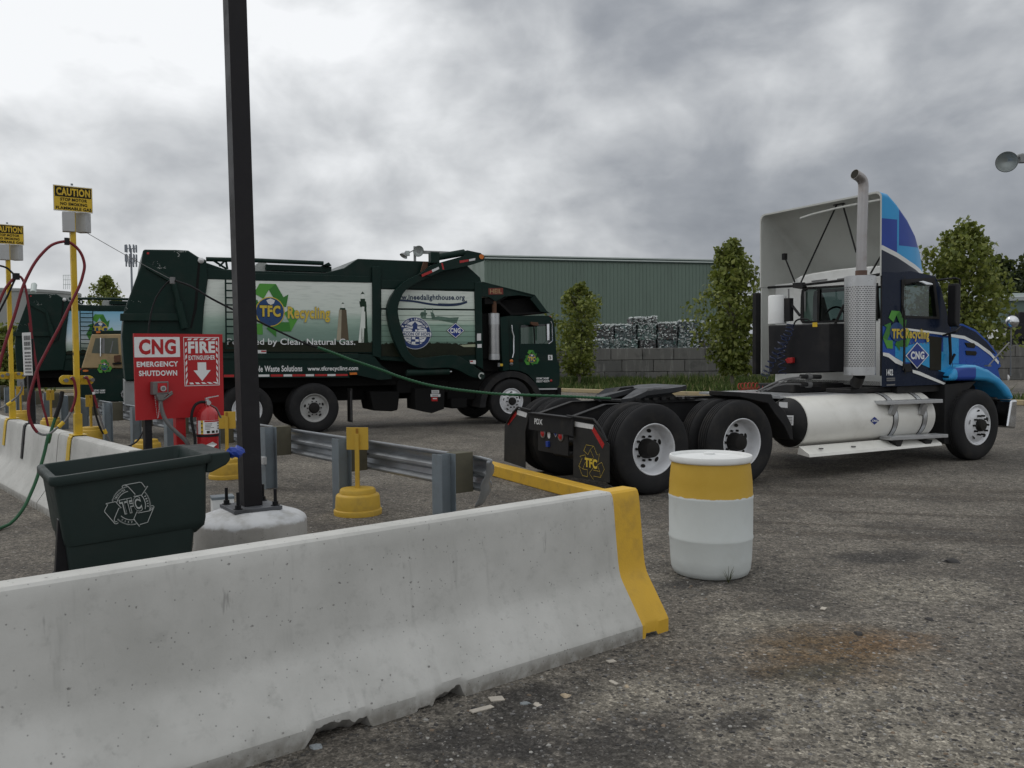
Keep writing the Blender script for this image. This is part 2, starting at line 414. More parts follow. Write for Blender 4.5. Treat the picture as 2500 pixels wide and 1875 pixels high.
# stones and rubbish one can point at
def rock(name, px, py, r, mt, label, cat, flat=.6, group=None, seed=0):
    mb = MB(); rr = random.Random(seed + int(px)); p = G(px, py)
    stone_mesh(mb, (0, 0, 0), r, mt, rr, flat)
    o = mb.build(name, smooth=0); o.location = (p.x, p.y, -.002); tag(o, label, cat, group)
    s_ = o.modifiers.new('sub', 'SUBSURF'); s_.subdivision_type = 'SIMPLE'; s_.levels = s_.render_levels = 2
    tx = bpy.data.textures.new('stone', 'CLOUDS'); tx.noise_scale = r * .9
    dm = o.modifiers.new('rough', 'DISPLACE'); dm.texture = tx; dm.strength = r * .35
    return o
M_PALE = mat('pale rubble', (.46, .42, .36), .85, var=.2, scale=30)
M_BLUEROCK = mat('blue grey rubble', (.22, .24, .25), .85, var=.2, scale=30)
M_TAN = mat('tan rubble', (.42, .34, .24), .85, var=.2, scale=30)
rock('rubble_stone', 1382, 1700, .030, M_TAN, 'tan fist-sized rubble stone lying right of the broken barrier foot', 'stone')
rock('rubble_stone', 1311, 1720, .026, M_PALE, 'white flat rubble stone beside a blue grey one near the barrier', 'stone', .35)
rock('rubble_stone', 1281, 1718, .024, M_BLUEROCK, 'blue grey rubble stone nearest the broken barrier foot', 'stone', .5)
rock('rubble_stone', 1531, 1676, .017, M_TAN, 'small brownish white pebble below the yellow barrier end', 'stone')
rock('rubble_stone', 772, 1825, .028, M_BLUEROCK, 'grey stone lying in the notch under the chipped barrier foot', 'stone', .7)
rock('rubble_stone', 2322, 1372, .06, M_ST[2], 'dark round stone alone on the gravel far right of the drum', 'stone', .55)
rock('rubble_stone', 2270, 1513, .032, M_ST[2], 'dark stone above the rust stain on the gravel', 'stone', .55)
rock('rubble_stone', 2096, 1548, .035, M_ST[2], 'dark stone lying at the edge of the rust stain', 'stone', .6)
rock('rubble_stone', 2246, 1732, .022, M_ST[2], 'black stone on pale gravel at lower right', 'stone', .7)
def scrap(px, py, L, W, ang, label):
    p = G(px, py); mb = MB()
    mb.obox((0, 0, .004), (L / 2, 0, 0), (0, W / 2, 0), (0, 0, .003), M_PALE)
    o = mb.build('debris_chip', bevel=.001); o.location = (p.x, p.y, 0); o.rotation_euler = (R(3), R(4), ang)
    tag(o, label, 'debris')
scrap(1176, 1733, .125, .03, R(40), 'long white splinter lying under the broken barrier foot')
scrap(1212, 1708, .07, .045, R(20), 'broad white chip lying behind the long white splinter')
scrap(2010, 1487, .07, .03, R(60), 'pale flat chip lying between drum and rust stain')
scrap(1492, 1616, .05, .03, R(30), 'white chip lying close under the barrier foot')
scrap(1498, 1668, .05, .02, R(-50), 'narrow white chip below the barrier, left of the pebble')

# ---------------------------------------------------------------- far edge of the lot: kerb, verge, block wall
M_KERB = mat('faded yellow kerb', (.42, .34, .20), .85, var=.2, scale=3, dirt=(.25, .23, .2), damt=.7, bump=.2)
kerb_px = [(1000, 952), (1372, 957), (1509, 962), (1675, 966), (1900, 970), (2200, 977), (2500, 990), (2700, 1003)]
kp = [G(*q) for q in kerb_px]
kp = [V((-30, kp[0].y + .5, 0))] + kp
mb = MB()
for a, b in zip(kp[:-1], kp[1:]):
    n_ = (b - a).cross(V((0, 0, 1))).normalized() * -.2
    mb.hexa([a, b, b + n_, a + n_] + [q + V((0, 0, .15)) for q in (a, b, b + n_, a + n_)], M_KERB)
kind(mb.build('kerb', bevel=.02), 'structure')
M_VERGE = mat('verge soil and clover', (.045, .06, .022), .95, var=.5, scale=2.5, dirt=(.08, .07, .045), damt=.6)
WALL_A = R(1.5); WALL_O = atY(1439, 850, 44.0); WALL_O.z = 0
WF = Frame(WALL_O, WALL_A)
mb = MB(); n = len(kp); top = [V((q.x, WALL_O.y + .35 + (q.x - WALL_O.x) * math.tan(WALL_A), .10)) for q in kp]
for i in range(n - 1):
    a, b = kp[i] + V((0, .18, .10)), kp[i + 1] + V((0, .18, .10))
    mb.poly([a, b, top[i + 1], top[i]], M_VERGE)
kind(mb.build('verge', smooth=0), 'structure')
def grass_material():
    m_ = bpy.data.materials.new('grass blades'); m_.use_nodes = True
    t = NT(m_.node_tree); b = t.n['Principled BSDF']
    rnd = t.node('ShaderNodeNewGeometry').outputs['Random Per Island']
    t.put(b.inputs['Base Color'], t.ramp(rnd, [(0, (.03, .055, .012)), (.5, (.065, .10, .024)), (.85, (.11, .14, .04)), (1, (.22, .19, .10))]))
    b.inputs['Roughness'].default_value = .8; b.inputs['Specular IOR Level'].default_value = .2
    return m_
M_GRASS = grass_material()
mb = MB(); rg = random.Random(8)
for _ in range(15000):
    i = rg.randrange(1, n - 1); u, v_ = rg.random(), rg.random() ** .8
    if kp[i].x > 27: continue
    a = kp[i].lerp(kp[i + 1], u) + V((0, .25, .1)); b = top[i].lerp(top[i + 1], u) + V((0, -.4, 0)); p = a.lerp(b, v_)
    dn = mnoise.noise(V((p.x * .5, p.y * .5, 0)))
    h = (.12 + .25 * max(0, dn + .35) + .30 * max(0, v_ - .55)) * rg.uniform(.6, 1.5)
    a_ = rg.random() * 6.28; wd = .02 + .03 * rg.random(); lean = V((rg.gauss(0, .3), rg.gauss(0, .3), 1)) * h
    x = V((math.cos(a_), math.sin(a_), 0)) * wd
    mb.add([p - x, p + x, p + lean], [(0, 1, 2)], M_GRASS)
kind(mb.build('grass', smooth=0, recalc=False), 'stuff')

def block_material():
    m_ = bpy.data.materials.new('weathered concrete blocks'); m_.use_nodes = True
    t = NT(m_.node_tree); b = t.n['Principled BSDF']
    P_ = t.node('ShaderNodeTexCoord').outputs['Object']
    f = t.noise(P_, 1.2, 5, .6); st = t.noise(t.vm('MULTIPLY', P_, (2.2, 2.2, .35)), 2.0, 5, .7)
    rnd = t.node('ShaderNodeNewGeometry').outputs['Random Per Island']
    c = t.mix(rnd, (.10, .10, .095), (.155, .15, .14))
    c = t.mix(t.rng(st, .5, .75, 0, .75), c, (.27, .265, .25)); c = t.mix(t.rng(f, .5, .75, 0, .75), c, (.045, .045, .043))
    t.put(b.inputs['Base Color'], c); b.inputs['Roughness'].default_value = .9
    return m_
M_BLOCK = block_material()
rw = random.Random(3)
mb = MB(); bl = 1.62
for c_ in range(3):
    x = -30 + (0, .55, .2)[c_] * bl
    while x < 34:
        j = rw.uniform(-.015, .015)
        mb.box((x + .012, j, .61 * c_ + .006), (x + bl - .012, .6 + j, .61 * c_ + .60), M_BLOCK); x += bl
o = mb.build('retaining_wall', bevel=.02, seg=1); o.location = WF.o; o.rotation_euler = (0, 0, WF.a)
tag(o, 'low wall of big weathered grey concrete blocks behind the grass verge', 'wall')
M_PAD = mat('yard slab', (.2, .195, .18), .9, var=.2, scale=.8)
mb = MB(); mb.hexa([WF.world(q) for q in ((-40, .62, 0), (40, .62, 0), (60, 140, 0), (-60, 140, 0), (-40, .62, 1.5), (40, .62, 1.5), (60, 140, 1.5), (-60, 140, 1.5))], M_PAD)
kind(mb.build('yard', smooth=0), 'structure')

# ---------------------------------------------------------------- bales of crushed bottles and paper
def bale_material(tint, nm):
    m_ = bpy.data.materials.new(nm); m_.use_nodes = True
    t = NT(m_.node_tree); b = t.n['Principled BSDF']
    P_ = t.node('ShaderNodeTexCoord').outputs['Object']
    v = t.vor(P_, 9, out='Color'); v2 = t.vor(P_, 21, out='Color')
    a = t.sep(v)[0]; c2 = t.sep(v2)[1]
    c = t.ramp(t.m('ADD', t.m('MULTIPLY', a, .55), t.m('MULTIPLY', c2, .45)), [(.12, (.028, .032, .033)), (.4, (.085, .095, .095)), (.62, (.15, .165, .16)), (.82, (.25, .27, .265)), (.97, (.55, .57, .57))])
    c = t.mix(1.0, c, tint, 'MULTIPLY'); c = t.mix(t.rng(t.sep(v)[2], .8, .95, 0, .5), c, (.04, .16, .13))
    c = t.mix(t.rng(t.sep(v2)[2], .9, .97, 0, .5), c, (.2, .1, .08))
    t.put(b.inputs['Base Color'], c); b.inputs['Roughness'].default_value = .55
    return m_
M_BALE = [bale_material((.95, 1.2, 1.15), 'crushed bottles'), bale_material((.62, .58, .60), 'crushed mixed paper'), bale_material((.72, .82, .86), 'crushed cans')]
M_FLUFF = mat('white shreds', (.45, .48, .47), .8, var=.3, scale=12)
def bale(x0, x1, z0, z1, y, label, seed, white_top=True, tilt=0.0):
    rb = random.Random(seed); bm = bmesh.new(); bmesh.ops.create_cube(bm, size=1)
    bmesh.ops.subdivide_edges(bm, edges=bm.edges[:], cuts=15, use_grid_fill=True)
    L, W, H = x1 - x0, 1.1, z1 - z0
    for v in bm.verts:
        q = V((v.co.x * L, v.co.y * W, (v.co.z + .5) * H)); nz = mnoise.noise_vector(q * 6 + V((seed * 7.3, 0, 0))) * .06 + mnoise.noise_vector(q * 2.2 + V((seed, 3, 0))) * .035
        if abs(v.co.z + .5) < .01: nz.z = 0
        v.co = q + nz
    me = bpy.data.meshes.new('bale'); bm.to_mesh(me); bm.free(); me.materials.append(M_BALE[seed % 3]); me.materials.append(M_FLUFF)
    o = bpy.data.objects.new('waste_bale', me); C.objects.link(o)
    fl = MB()
    for _ in range(170 if white_top else 60):
        q = V((rb.uniform(-.52, .52) * L, rb.uniform(-.6, .1) * W, H + rb.uniform(-.03, .06)))
        if rb.random() < .35: q = V((rb.uniform(-.5, .5) * L, -.56 * W, rb.uniform(.1, .95) * H))
        e = V((rb.gauss(0, 1), rb.gauss(0, 1), rb.gauss(0, .6))).normalized() * rb.uniform(.03, .085); f_ = e.orthogonal().normalized() * rb.uniform(.015, .05)
        fl.poly([q - e - f_, q + e - f_ * .5, q + e * .8 + f_, q - e * .7 + f_], M_FLUFF)
    fo = kind(fl.build('shreds', o, smooth=0, recalc=False), 'stuff')
    p = WF.world(((x0 + x1) / 2, y, z0)); o.location = p; o.rotation_euler = (0, tilt, WF.a + rb.uniform(-.02, .02))
    tag(o, label, 'bale', 'bales stacked behind the block wall')
def wx(px): return WF.at((px, 830), 1.35)[0]
yb = 1.35
tops = [(1441, 1498, 'grey bale at the left end of the upper row'), (1498, 1553, 'upper row bale with green white shreds, second from left'), (1553, 1602, 'upper row bale under the loose flat bale'), (1602, 1652, 'upper row bale right of the one under the flat bale'), (1653, 1706, 'taller upper row bale beside the big middle tree'), (1706, 1757, 'upper row bale half behind the big middle tree')]
for i, (a, b, lb) in enumerate(tops):
    bale(wx(a), wx(b) - .11, 2.27, 3.04 + (0, 0, .03, .08, .18, .14)[i], yb, lb, i + 1)
lows = [(1420, 1486, 'lower row bale covered in white shreds behind the left tree'), (1486, 1557, 'lower row bale between the white one and a dark gap'), (1558, 1601, 'dark lower row bale right under the flat bale column'), (1601, 1650, 'lower row bale fourth from the left'), (1650, 1704, 'lower row bale beside the middle tree'), (1705, 1757, 'lower row bale half hidden by the middle tree')]
for i, (a, b, lb) in enumerate(lows):
    bale(wx(a), wx(b) - .11, 1.5, 2.25, yb - (.35 if i == 0 else .02), lb, i + 11, white_top=i in (0, 1, 4))
bale(wx(1538), wx(1599), 3.1, 3.42, yb, 'thin loose bale lying alone on top of the stack', 31, tilt=R(-3))

# ---------------------------------------------------------------- green metal warehouse
M_RIB = mat('green ribbed steel', (.125, .172, .142), .5, var=.08, scale=.5, dirt=(.09, .12, .10), damt=.5, dscale=.3, streak=True)
M_RIBD = mat('dark green gutter', (.035, .055, .048), .5)
M_TRIM = mat('pale trim', (.42, .47, .45), .5)
M_ROOF = mat('metal roof', (.3, .33, .33), .45, var=.1)
w0, w1 = atY(1183, 700, 64.6), atY(1800, 640, 69.8)
WH = Frame((w0.x, w0.y, 0), math.atan2(w1.y - w0.y, w1.x - w0.x)); Lw = ((w1.x - w0.x) ** 2 + (w1.y - w0.y) ** 2) ** .5
zt = WH.at((1350, 628), 0)[2]
wh = thing('warehouse', 'long green ribbed metal warehouse behind the bales', 'warehouse', WH)
mb = MB(); x = 0.0; prof = []
while x < Lw:
    prof += [(x, 0), (x + .225, 0), (x + .245, -.045), (x + .285, -.045)]; x += .305
prof.append((Lw, 0))
vs = [(a, b, 1.4) for a, b in prof] + [(a, b, zt) for a, b in prof]; k = len(prof)
mb.add(vs, [(i, i + 1, k + i + 1, k + i) for i in range(k - 1)], M_RIB)
mb.poly([(0, 0, 1.4), (0, 26, 1.4), (0, 26, zt), (0, 13, zt + .5), (0, 0, zt)], M_RIB); mb.poly([(Lw, 0, 1.4), (Lw, 26, 1.4), (Lw, 26, zt), (Lw, 13, zt + .5), (Lw, 0, zt)], M_RIB); mb.poly([(0, 26, 1.4), (Lw, 26, 1.4), (Lw, 26, zt), (0, 26, zt)], M_RIB)
mb.build('wall', wh, smooth=0)
mb = MB(); mb.poly([(-.2, -.05, zt + .02), (Lw + .2, -.05, zt + .02), (Lw + .2, 13, zt + .52), (-.2, 13, zt + .52)], M_ROOF); mb.poly([(-.2, 26.1, zt + .02), (Lw + .2, 26.1, zt + .02), (Lw + .2, 13, zt + .52), (-.2, 13, zt + .52)], M_ROOF)
mb.build('roof', wh, smooth=0)
mb = MB(); mb.box((-.2, -.2, zt - .03), (Lw + .2, -.06, zt + .06), M_TRIM); mb.box((-.2, -.16, zt - .12), (Lw + .2, -.06, zt - .032), M_RIBD); mb.box((-.2, -.18, zt - .21), (Lw + .2, -.06, zt - .122), M_TRIM); mb.box((-.2, -.13, zt - .30), (Lw + .2, -.06, zt - .212), M_RIBD)
mb.build('gutter', wh)
wl = thing('wall_light', 'dark floodlight fixed high on the green warehouse wall by the tree', 'light')
c_ = WH.world(WH.at((1746, 663), -.35))
mb = MB(); mb.cyl(c_ + V((.1, -.2, -.15)), c_ + V((0, 0, .05)), .22, M_RIBD, .09, 12); mb.build('lamp_head', wl)
mb = MB(); mb.bar(c_ + V((0, 0, .05)), WH.world(WH.at((1746, 655), 0)), .06, .06, M_RIBD); mb.build('bracket', wl)

# right hand green shed far behind
M_SHED = mat('grey green shed', (.10, .14, .125), .5, var=.08)
sh = thing('shed', 'low grey green shed with pale roof at the right edge of the view', 'shed')
a, b = atY(2446, 726, 80), atY(2760, 740, 76)
mb = MB(); mb.hexa([(a.x, a.y, 1.4), (b.x, b.y, 1.4), (b.x + 1, b.y + 12, 1.4), (a.x - 2, a.y + 12, 1.4), (a.x, a.y, a.z - .2), (b.x, b.y, a.z - .2), (b.x + 1, b.y + 12, a.z - .2), (a.x - 2, a.y + 12, a.z - .2)], M_SHED); mb.build('wall', sh)
mb = MB(); mb.hexa([(a.x - .3, a.y - .3, a.z - .35), (b.x, b.y - .3, a.z - .35), (b.x + 1, b.y + 12, a.z), (a.x - 2, a.y + 12, a.z), (a.x - .3, a.y - .3, a.z), (b.x, b.y - .3, a.z), (b.x + 1, b.y + 6, a.z + .5), (a.x - 1, a.y + 6, a.z + .5)], M_ROOF)
mb.box((a.x + 1.5, a.y + 1, a.z), (b.x - 1, a.y + 3, a.z + .45), M_TRIM); mb.build('roof', sh)

# ---------------------------------------------------------------- grey tank, antenna mast, floodlight masts
M_TANK = mat('grey painted tank steel', (.30, .31, .30), .6, var=.06, scale=.6, dirt=(.2, .2, .19), damt=.5, dscale=.4, streak=True)
c_ = atY(28, 700, 48); r_ = 150 * 48 / FPX
tk = thing('storage_tank', 'big round grey storage tank behind the left fuel posts', 'tank', loc=(c_.x, c_.y, 0))
ztk = atY(28, 702, 44.5).z
mb = MB(); mb.lathe([(r_, 0), (r_, ztk - .15), (r_ + .05, ztk - .14), (r_ + .05, ztk), (r_ * .5, ztk + .15), (0.0001, ztk + .2)], (0, 0, 0), (0, 0, 1), M_TANK, 64); mb.build('shell', tk)
mb = MB(); q = atY(84, 704, 44.6) - V((c_.x, c_.y, 0)); mb.cyl(q + V((-.12, .2, .2)), q + V((.12, -.35, -.25)), .14, M_TRIM, n=12); mb.build('camera_housing', tk)
mb = MB(); q = atY(164, 690, 46) - V((c_.x, c_.y, 0))
for i in range(5): mb.tube([q + V((-.2 + .1 * i, 0, -.35)), q + V((-.2 + .1 * i, 0, .4))], .012, M_TRIM, 5)
for zz in (-.1, .15, .4): mb.tube([q + V((-.22, 0, zz)), q + V((.22, 0, zz))], .012, M_TRIM, 5)
mb.build('ladder_cage', tk)
M_GALV = mat('galvanised steel', (.32, .34, .36), .42, .75, var=.15, scale=5, dirt=(.2, .2, .2), damt=.5)
M_MAST = mat('mast grey', (.20, .22, .25), .6)
b_ = atY(322, 700, 190); ms = thing('cell_tower', 'distant grey mobile phone mast with three rings of antennas', 'mast', loc=(b_.x, b_.y, 0))
zt_ = atY(322, 607, 190).z
mb = MB(); mb.cyl((0, 0, 0), (0, 0, zt_), .32, M_MAST, .2, 8); mb.build('pole', ms)
for zz, rad, na in ((zt_, 1.15, 9), (atY(322, 630, 190).z, 1.15, 9), (atY(322, 642, 190).z, 1.1, 8)):
    mb = MB()
    for i in range(na):
        a_ = 2 * math.pi * i / na; p = V((math.cos(a_) * rad, math.sin(a_) * rad, zz))
        mb.box(p - V((.13, .1, .8)), p + V((.13, .1, .8)), M_MAST); mb.bar((0, 0, zz), p, .08, .08, M_MAST)
    mb.build('antenna_ring', ms)
M_LAMP = mat('lamp reflector', (.34, .37, .36), .35, .3, var=.1)
M_GREYPAINT = mat('grey paint', (.24, .25, .25), .55, var=.1)
def lamp_head(parent, c, dirv, r, name='lamp_head'):
    d_ = V(dirv).normalized(); mb = MB()
    mb.lathe([(r, 0), (r * 1.03, .02 * r), (r * .98, .1 * r), (r * .8, .5 * r), (r * .35, .9 * r), (r * .3, 1.35 * r), (0.001, 1.4 * r)], c, -d_, M_GREYPAINT, 28, False)
    mb.lathe([(r * .97, .03 * r), (r * .76, .42 * r), (r * .3, .7 * r), (.001, .75 * r)], c, -d_, M_LAMP, 28, False)
    return mb.build(name, parent)
# mast behind the refuse truck
Yf = 36.0
fm = thing('floodlight_mast', 'floodlight mast with two lamps showing above the refuse truck', 'floodlight', loc=tuple(atY(1013, 640, Yf).xy) + (0,))
off = V((fm.location.x, fm.location.y, 0))
FL = lambda x, y: atY(*B8(x, y)[0], Yf) - off
mb = MB(); tp = FL(305, 105); mb.box((-.05, -.05, 0), (.05, .05, tp.z), M_GREYPAINT); mb.build('pole', fm)
mb = MB(); mb.bar(FL(320, 172), FL(900, 195), .1, .13, M_GREYPAINT); mb.build('arm', fm)
lamp_head(fm, FL(358, 170) + V((0, -.2, 0)), (-.25, -1, .1), .23)
lamp_head(fm, FL(175, 228) + V((0, -.1, 0)), (-.5, -.4, -.9), .17)
mb = MB(); mb.bar(FL(205, 200), FL(300, 150), .04, .04, M_GREYPAINT); mb.obox(FL(222, 190), (.08, 0, 0), (0, .08, 0), (0, 0, .10), M_TRIM); mb.build('bracket', fm)
# lamp at the right edge, its pole outside the frame
Yr = 13.5
P_ = lambda x, y, yy=Yr: atY(*B6(x, y)[0], yy)
rp = P_(1080, 290, Yr + .1)
rl = thing('floodlight', 'round grey floodlight hanging in the sky at the right edge', 'floodlight', loc=(rp.x, rp.y, 0)); off = V((rp.x, rp.y, 0))
mb = MB(); mb.cyl((0, 0, 0), (0, 0, rp.z + .8), .09, M_GREYPAINT, .07, 14); mb.build('pole', rl)
lamp_head(rl, P_(690, 316) - off, (-.5, -.85, -.22), .155)
mb = MB(); mb.tube([P_(745, 295, Yr + .12) - off, P_(775, 275, Yr + .16) - off, P_(815, 262, Yr + .18) - off, P_(870, 280, Yr + .12) - off, V((0, 0, rp.z - .03))], .035, M_GREYPAINT, 10); mb.obox(P_(815, 292, Yr + .14) - off, (.05, 0, 0), (0, .05, 0), (0, 0, .06), M_GREYPAINT); mb.build('arm', rl)

# ---------------------------------------------------------------- trees
def leaf_material(nm, a, b, c):
    m_ = bpy.data.materials.new(nm); m_.use_nodes = True
    t = NT(m_.node_tree); bs = t.n['Principled BSDF']
    rnd = t.node('ShaderNodeNewGeometry').outputs['Random Per Island']
    f = t.noise(t.node('ShaderNodeTexCoord').outputs['Object'], 1.6, 3)
    col = t.ramp(t.m('ADD', t.m('MULTIPLY', rnd, .7), t.m('MULTIPLY', f, .4)), [(.15, a), (.55, b), (.95, c)])
    t.put(bs.inputs['Base Color'], col); bs.inputs['Roughness'].default_value = .5; bs.inputs['Specular IOR Level'].default_value = .35
    tr = t.node('ShaderNodeBsdfTranslucent'); t.put(tr.inputs[0], t.mix(.5, col, (.16, .19, .03)))
    ms_ = t.node('ShaderNodeMixShader'); ms_.inputs[0].default_value = .36
    t.l.new(bs.outputs[0], ms_.inputs[1]); t.l.new(tr.outputs[0], ms_.inputs[2])
    t.l.new(ms_.outputs[0], t.n['Material Output'].inputs[0])
    return m_
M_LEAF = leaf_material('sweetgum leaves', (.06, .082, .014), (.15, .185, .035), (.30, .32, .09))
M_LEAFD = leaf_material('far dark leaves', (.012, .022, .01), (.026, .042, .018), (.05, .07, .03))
M_BARK = mat('grey bark', (.13, .115, .095), .9, var=.3, scale=12, bump=.4)
def tree(label, base, h, wd, seed, nl, ls, mt, crown0=.12, shape=None, name='tree', lean=0.0, group=None):
    rt = random.Random(seed); r0 = thing(name, label, 'tree', loc=(base.x, base.y, base.z), group=group)
    mb = MB(); tr = [V((mnoise.noise(V((seed, z * 3, 0))) * wd * .05 + lean * z * h, mnoise.noise(V((seed, z * 3, 9))) * wd * .05, z * h)) for z in (0, .1, .25, .4, .55, .7, .85, .95)]
    mb.tube(tr, [wd * .032 * (1 - .85 * i / 7) for i in range(8)], M_BARK, 8)
    cl = []
    nc = 64
    for i in range(nc):
        z = crown0 + (1 - crown0) * (i + .5) / nc
        u = (z - crown0) / (1 - crown0)
        rad = (shape(u) if shape else (math.sin(math.pi * min(1, u * .86 + .14)) ** .75)) * wd / 2
        a_ = i * 2.4 + rt.uniform(-.5, .5); lump = 1 + .62 * mnoise.noise(V((math.cos(a_) * 1.3, math.sin(a_) * 1.3 + seed, z * 4.5))); rr = rad * rt.uniform(.25, 1.0) * lump
        c = V((math.cos(a_) * rr + lean * z * h, math.sin(a_) * rr, z * h + rt.uniform(-.5, .5) * h / nc * 2)); cl.append((c, rad))
        if i % 2 == 0:
            s_ = V((lean * z * h, 0, max(crown0 * .7 * h, z * h - rad * .8))); mb.tube([s_, s_.lerp(c, .5) + V((0, 0, .08 * wd)), c], [wd * .012, wd * .008, wd * .003], M_BARK, 5)
    mb.build('trunk', r0)
    lf = MB()
    for k_ in range(nl):
        c, rad = cl[rt.randrange(nc)]; sg = max(rad * .21, wd * .045) * (.7 + .6 * (hash(round(c.x * 997 + c.z * 131)) % 100) / 100)
        gg = lambda: max(-1.7, min(1.7, rt.gauss(0, 1))) * sg
        p = c + V((gg(), gg(), gg() * 1.05))
        if p.z < crown0 * h * .8: continue
        nrm = (V((rt.gauss(0, 1), rt.gauss(0, 1), rt.gauss(.5, .8)))).normalized(); e = nrm.orthogonal().normalized(); f_ = nrm.cross(e); a_ = rt.random() * 6.28
        e, f_ = e * math.cos(a_) + f_ * math.sin(a_), f_ * math.cos(a_) - e * math.sin(a_); s_ = ls * rt.uniform(.5, 1.6)
        lf.add([p - e * s_, p - f_ * s_ * .55 + nrm * s_ * .12, p + e * s_ * .25 - f_ * s_ * .7, p + e * s_, p + e * s_ * .25 + f_ * s_ * .7, p + f_ * s_ * .55 + nrm * s_ * .12], [(0, 1, 2, 3, 4, 5)], mt)
    lf.build('crown', r0, smooth=0, recalc=False)
    return r0
def base_at(px, y, z=0.1): p = atY(px, 900, y); return V((p.x, p.y, z))
egg = lambda u: (max(0, math.sin(math.pi * min(1, .10 + u * .86))) ** .62) * (1.0 - .22 * max(0, u - .6) / .4)
tree('young green street tree between the refuse truck and the bales', base_at(1413, 38.4), atY(1405, 697, 38.4).z - .1, 2.2, 11, 5000, .075, M_LEAF, .13, egg)
tree('tall bushy green tree standing left of the tractor cab', base_at(1788, 36.5), atY(1790, 594, 36.5).z - .1, 2.75, 23, 7600, .09, M_LEAF, .10, egg)
tree('broad green tree standing behind the tractor hood', base_at(2345, 34.5), atY(2345, 558, 34.5).z - .1, 3.7, 37, 9000, .09, M_LEAF, .12, egg)
tree('tree showing over the roof rail of the second refuse truck', base_at(264, 75, 0), atY(264, 679, 75).z, 3.6, 41, 3500, .13, M_LEAF, .3, lambda u: min(1, (u * 4) ** .6) * (1 - max(0, u - .5) / .5) ** .6 if u < 1 else 0)
blob_ = lambda u: math.sin(math.pi * min(1, .15 + u * .85)) ** .5
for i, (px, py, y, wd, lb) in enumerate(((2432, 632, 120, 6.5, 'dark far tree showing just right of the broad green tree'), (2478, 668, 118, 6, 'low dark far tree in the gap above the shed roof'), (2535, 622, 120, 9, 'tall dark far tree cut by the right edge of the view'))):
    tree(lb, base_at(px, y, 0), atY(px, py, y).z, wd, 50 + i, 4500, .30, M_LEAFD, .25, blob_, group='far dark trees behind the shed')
tree('green bush at the left edge between fuel post and storage tank', base_at(12, 34, 0), atY(12, 806, 34).z, 3.0, 61, 3500, .09, M_LEAF, .02, blob_, name='bush')

# loader parked behind the wall at the right edge
Yl = 50.0; LP = lambda x, y: atY(*A7(x, y)[0], Yl); o0 = LP(2075, 1380); ld = thing('wheel_loader', 'dark loader with pale bucket parked behind the block wall at the right edge', 'loader', loc=(o0.x, o0.y, 1.5)); ov = V((o0.x, o0.y, 1.5))
M_LOAD = mat('dark machine paint', (.02, .02, .022), .5, var=.2); M_BUCK = mat('pale scraped bucket', (.45, .46, .46), .5, var=.2, scale=4)
q = [LP(x, y) - ov for x, y in ((1958, 1372), (2000, 1372), (2010, 1300), (1985, 1300))]; mb = MB(); mb.prism([V((p.x, -.2, max(p.z, .1))) for p in q], (0, 1.8, 0), M_BUCK); mb.build('bucket', ld, bevel=.03)
q = [LP(x, y) - ov for x, y in ((2004, 1378), (2260, 1378), (2260, 1290), (2150, 1262), (2090, 1250), (2000, 1262))]; mb = MB(); mb.prism([V((p.x, 0, max(p.z, .25))) for p in q], (0, 1.5, 0), M_LOAD); mb.build('body', ld, bevel=.05)
q = [LP(x, y) - ov for x, y in ((2120, 1290), (2230, 1290), (2230, 1175), (2135, 1170))]; mb = MB(); mb.prism([V((p.x, .15, p.z)) for p in q], (0, 1.2, 0), M_LOAD); mb.build('cab', ld, bevel=.05)
for x_ in (-.2, 1.5):
    for y_ in (-.25, 1.5): mb = MB(); mb.cyl((x_, y_, .42), (x_, y_ + .25, .42), .42, M_LOAD, n=24); mb.build('wheel', ld, smooth=40)
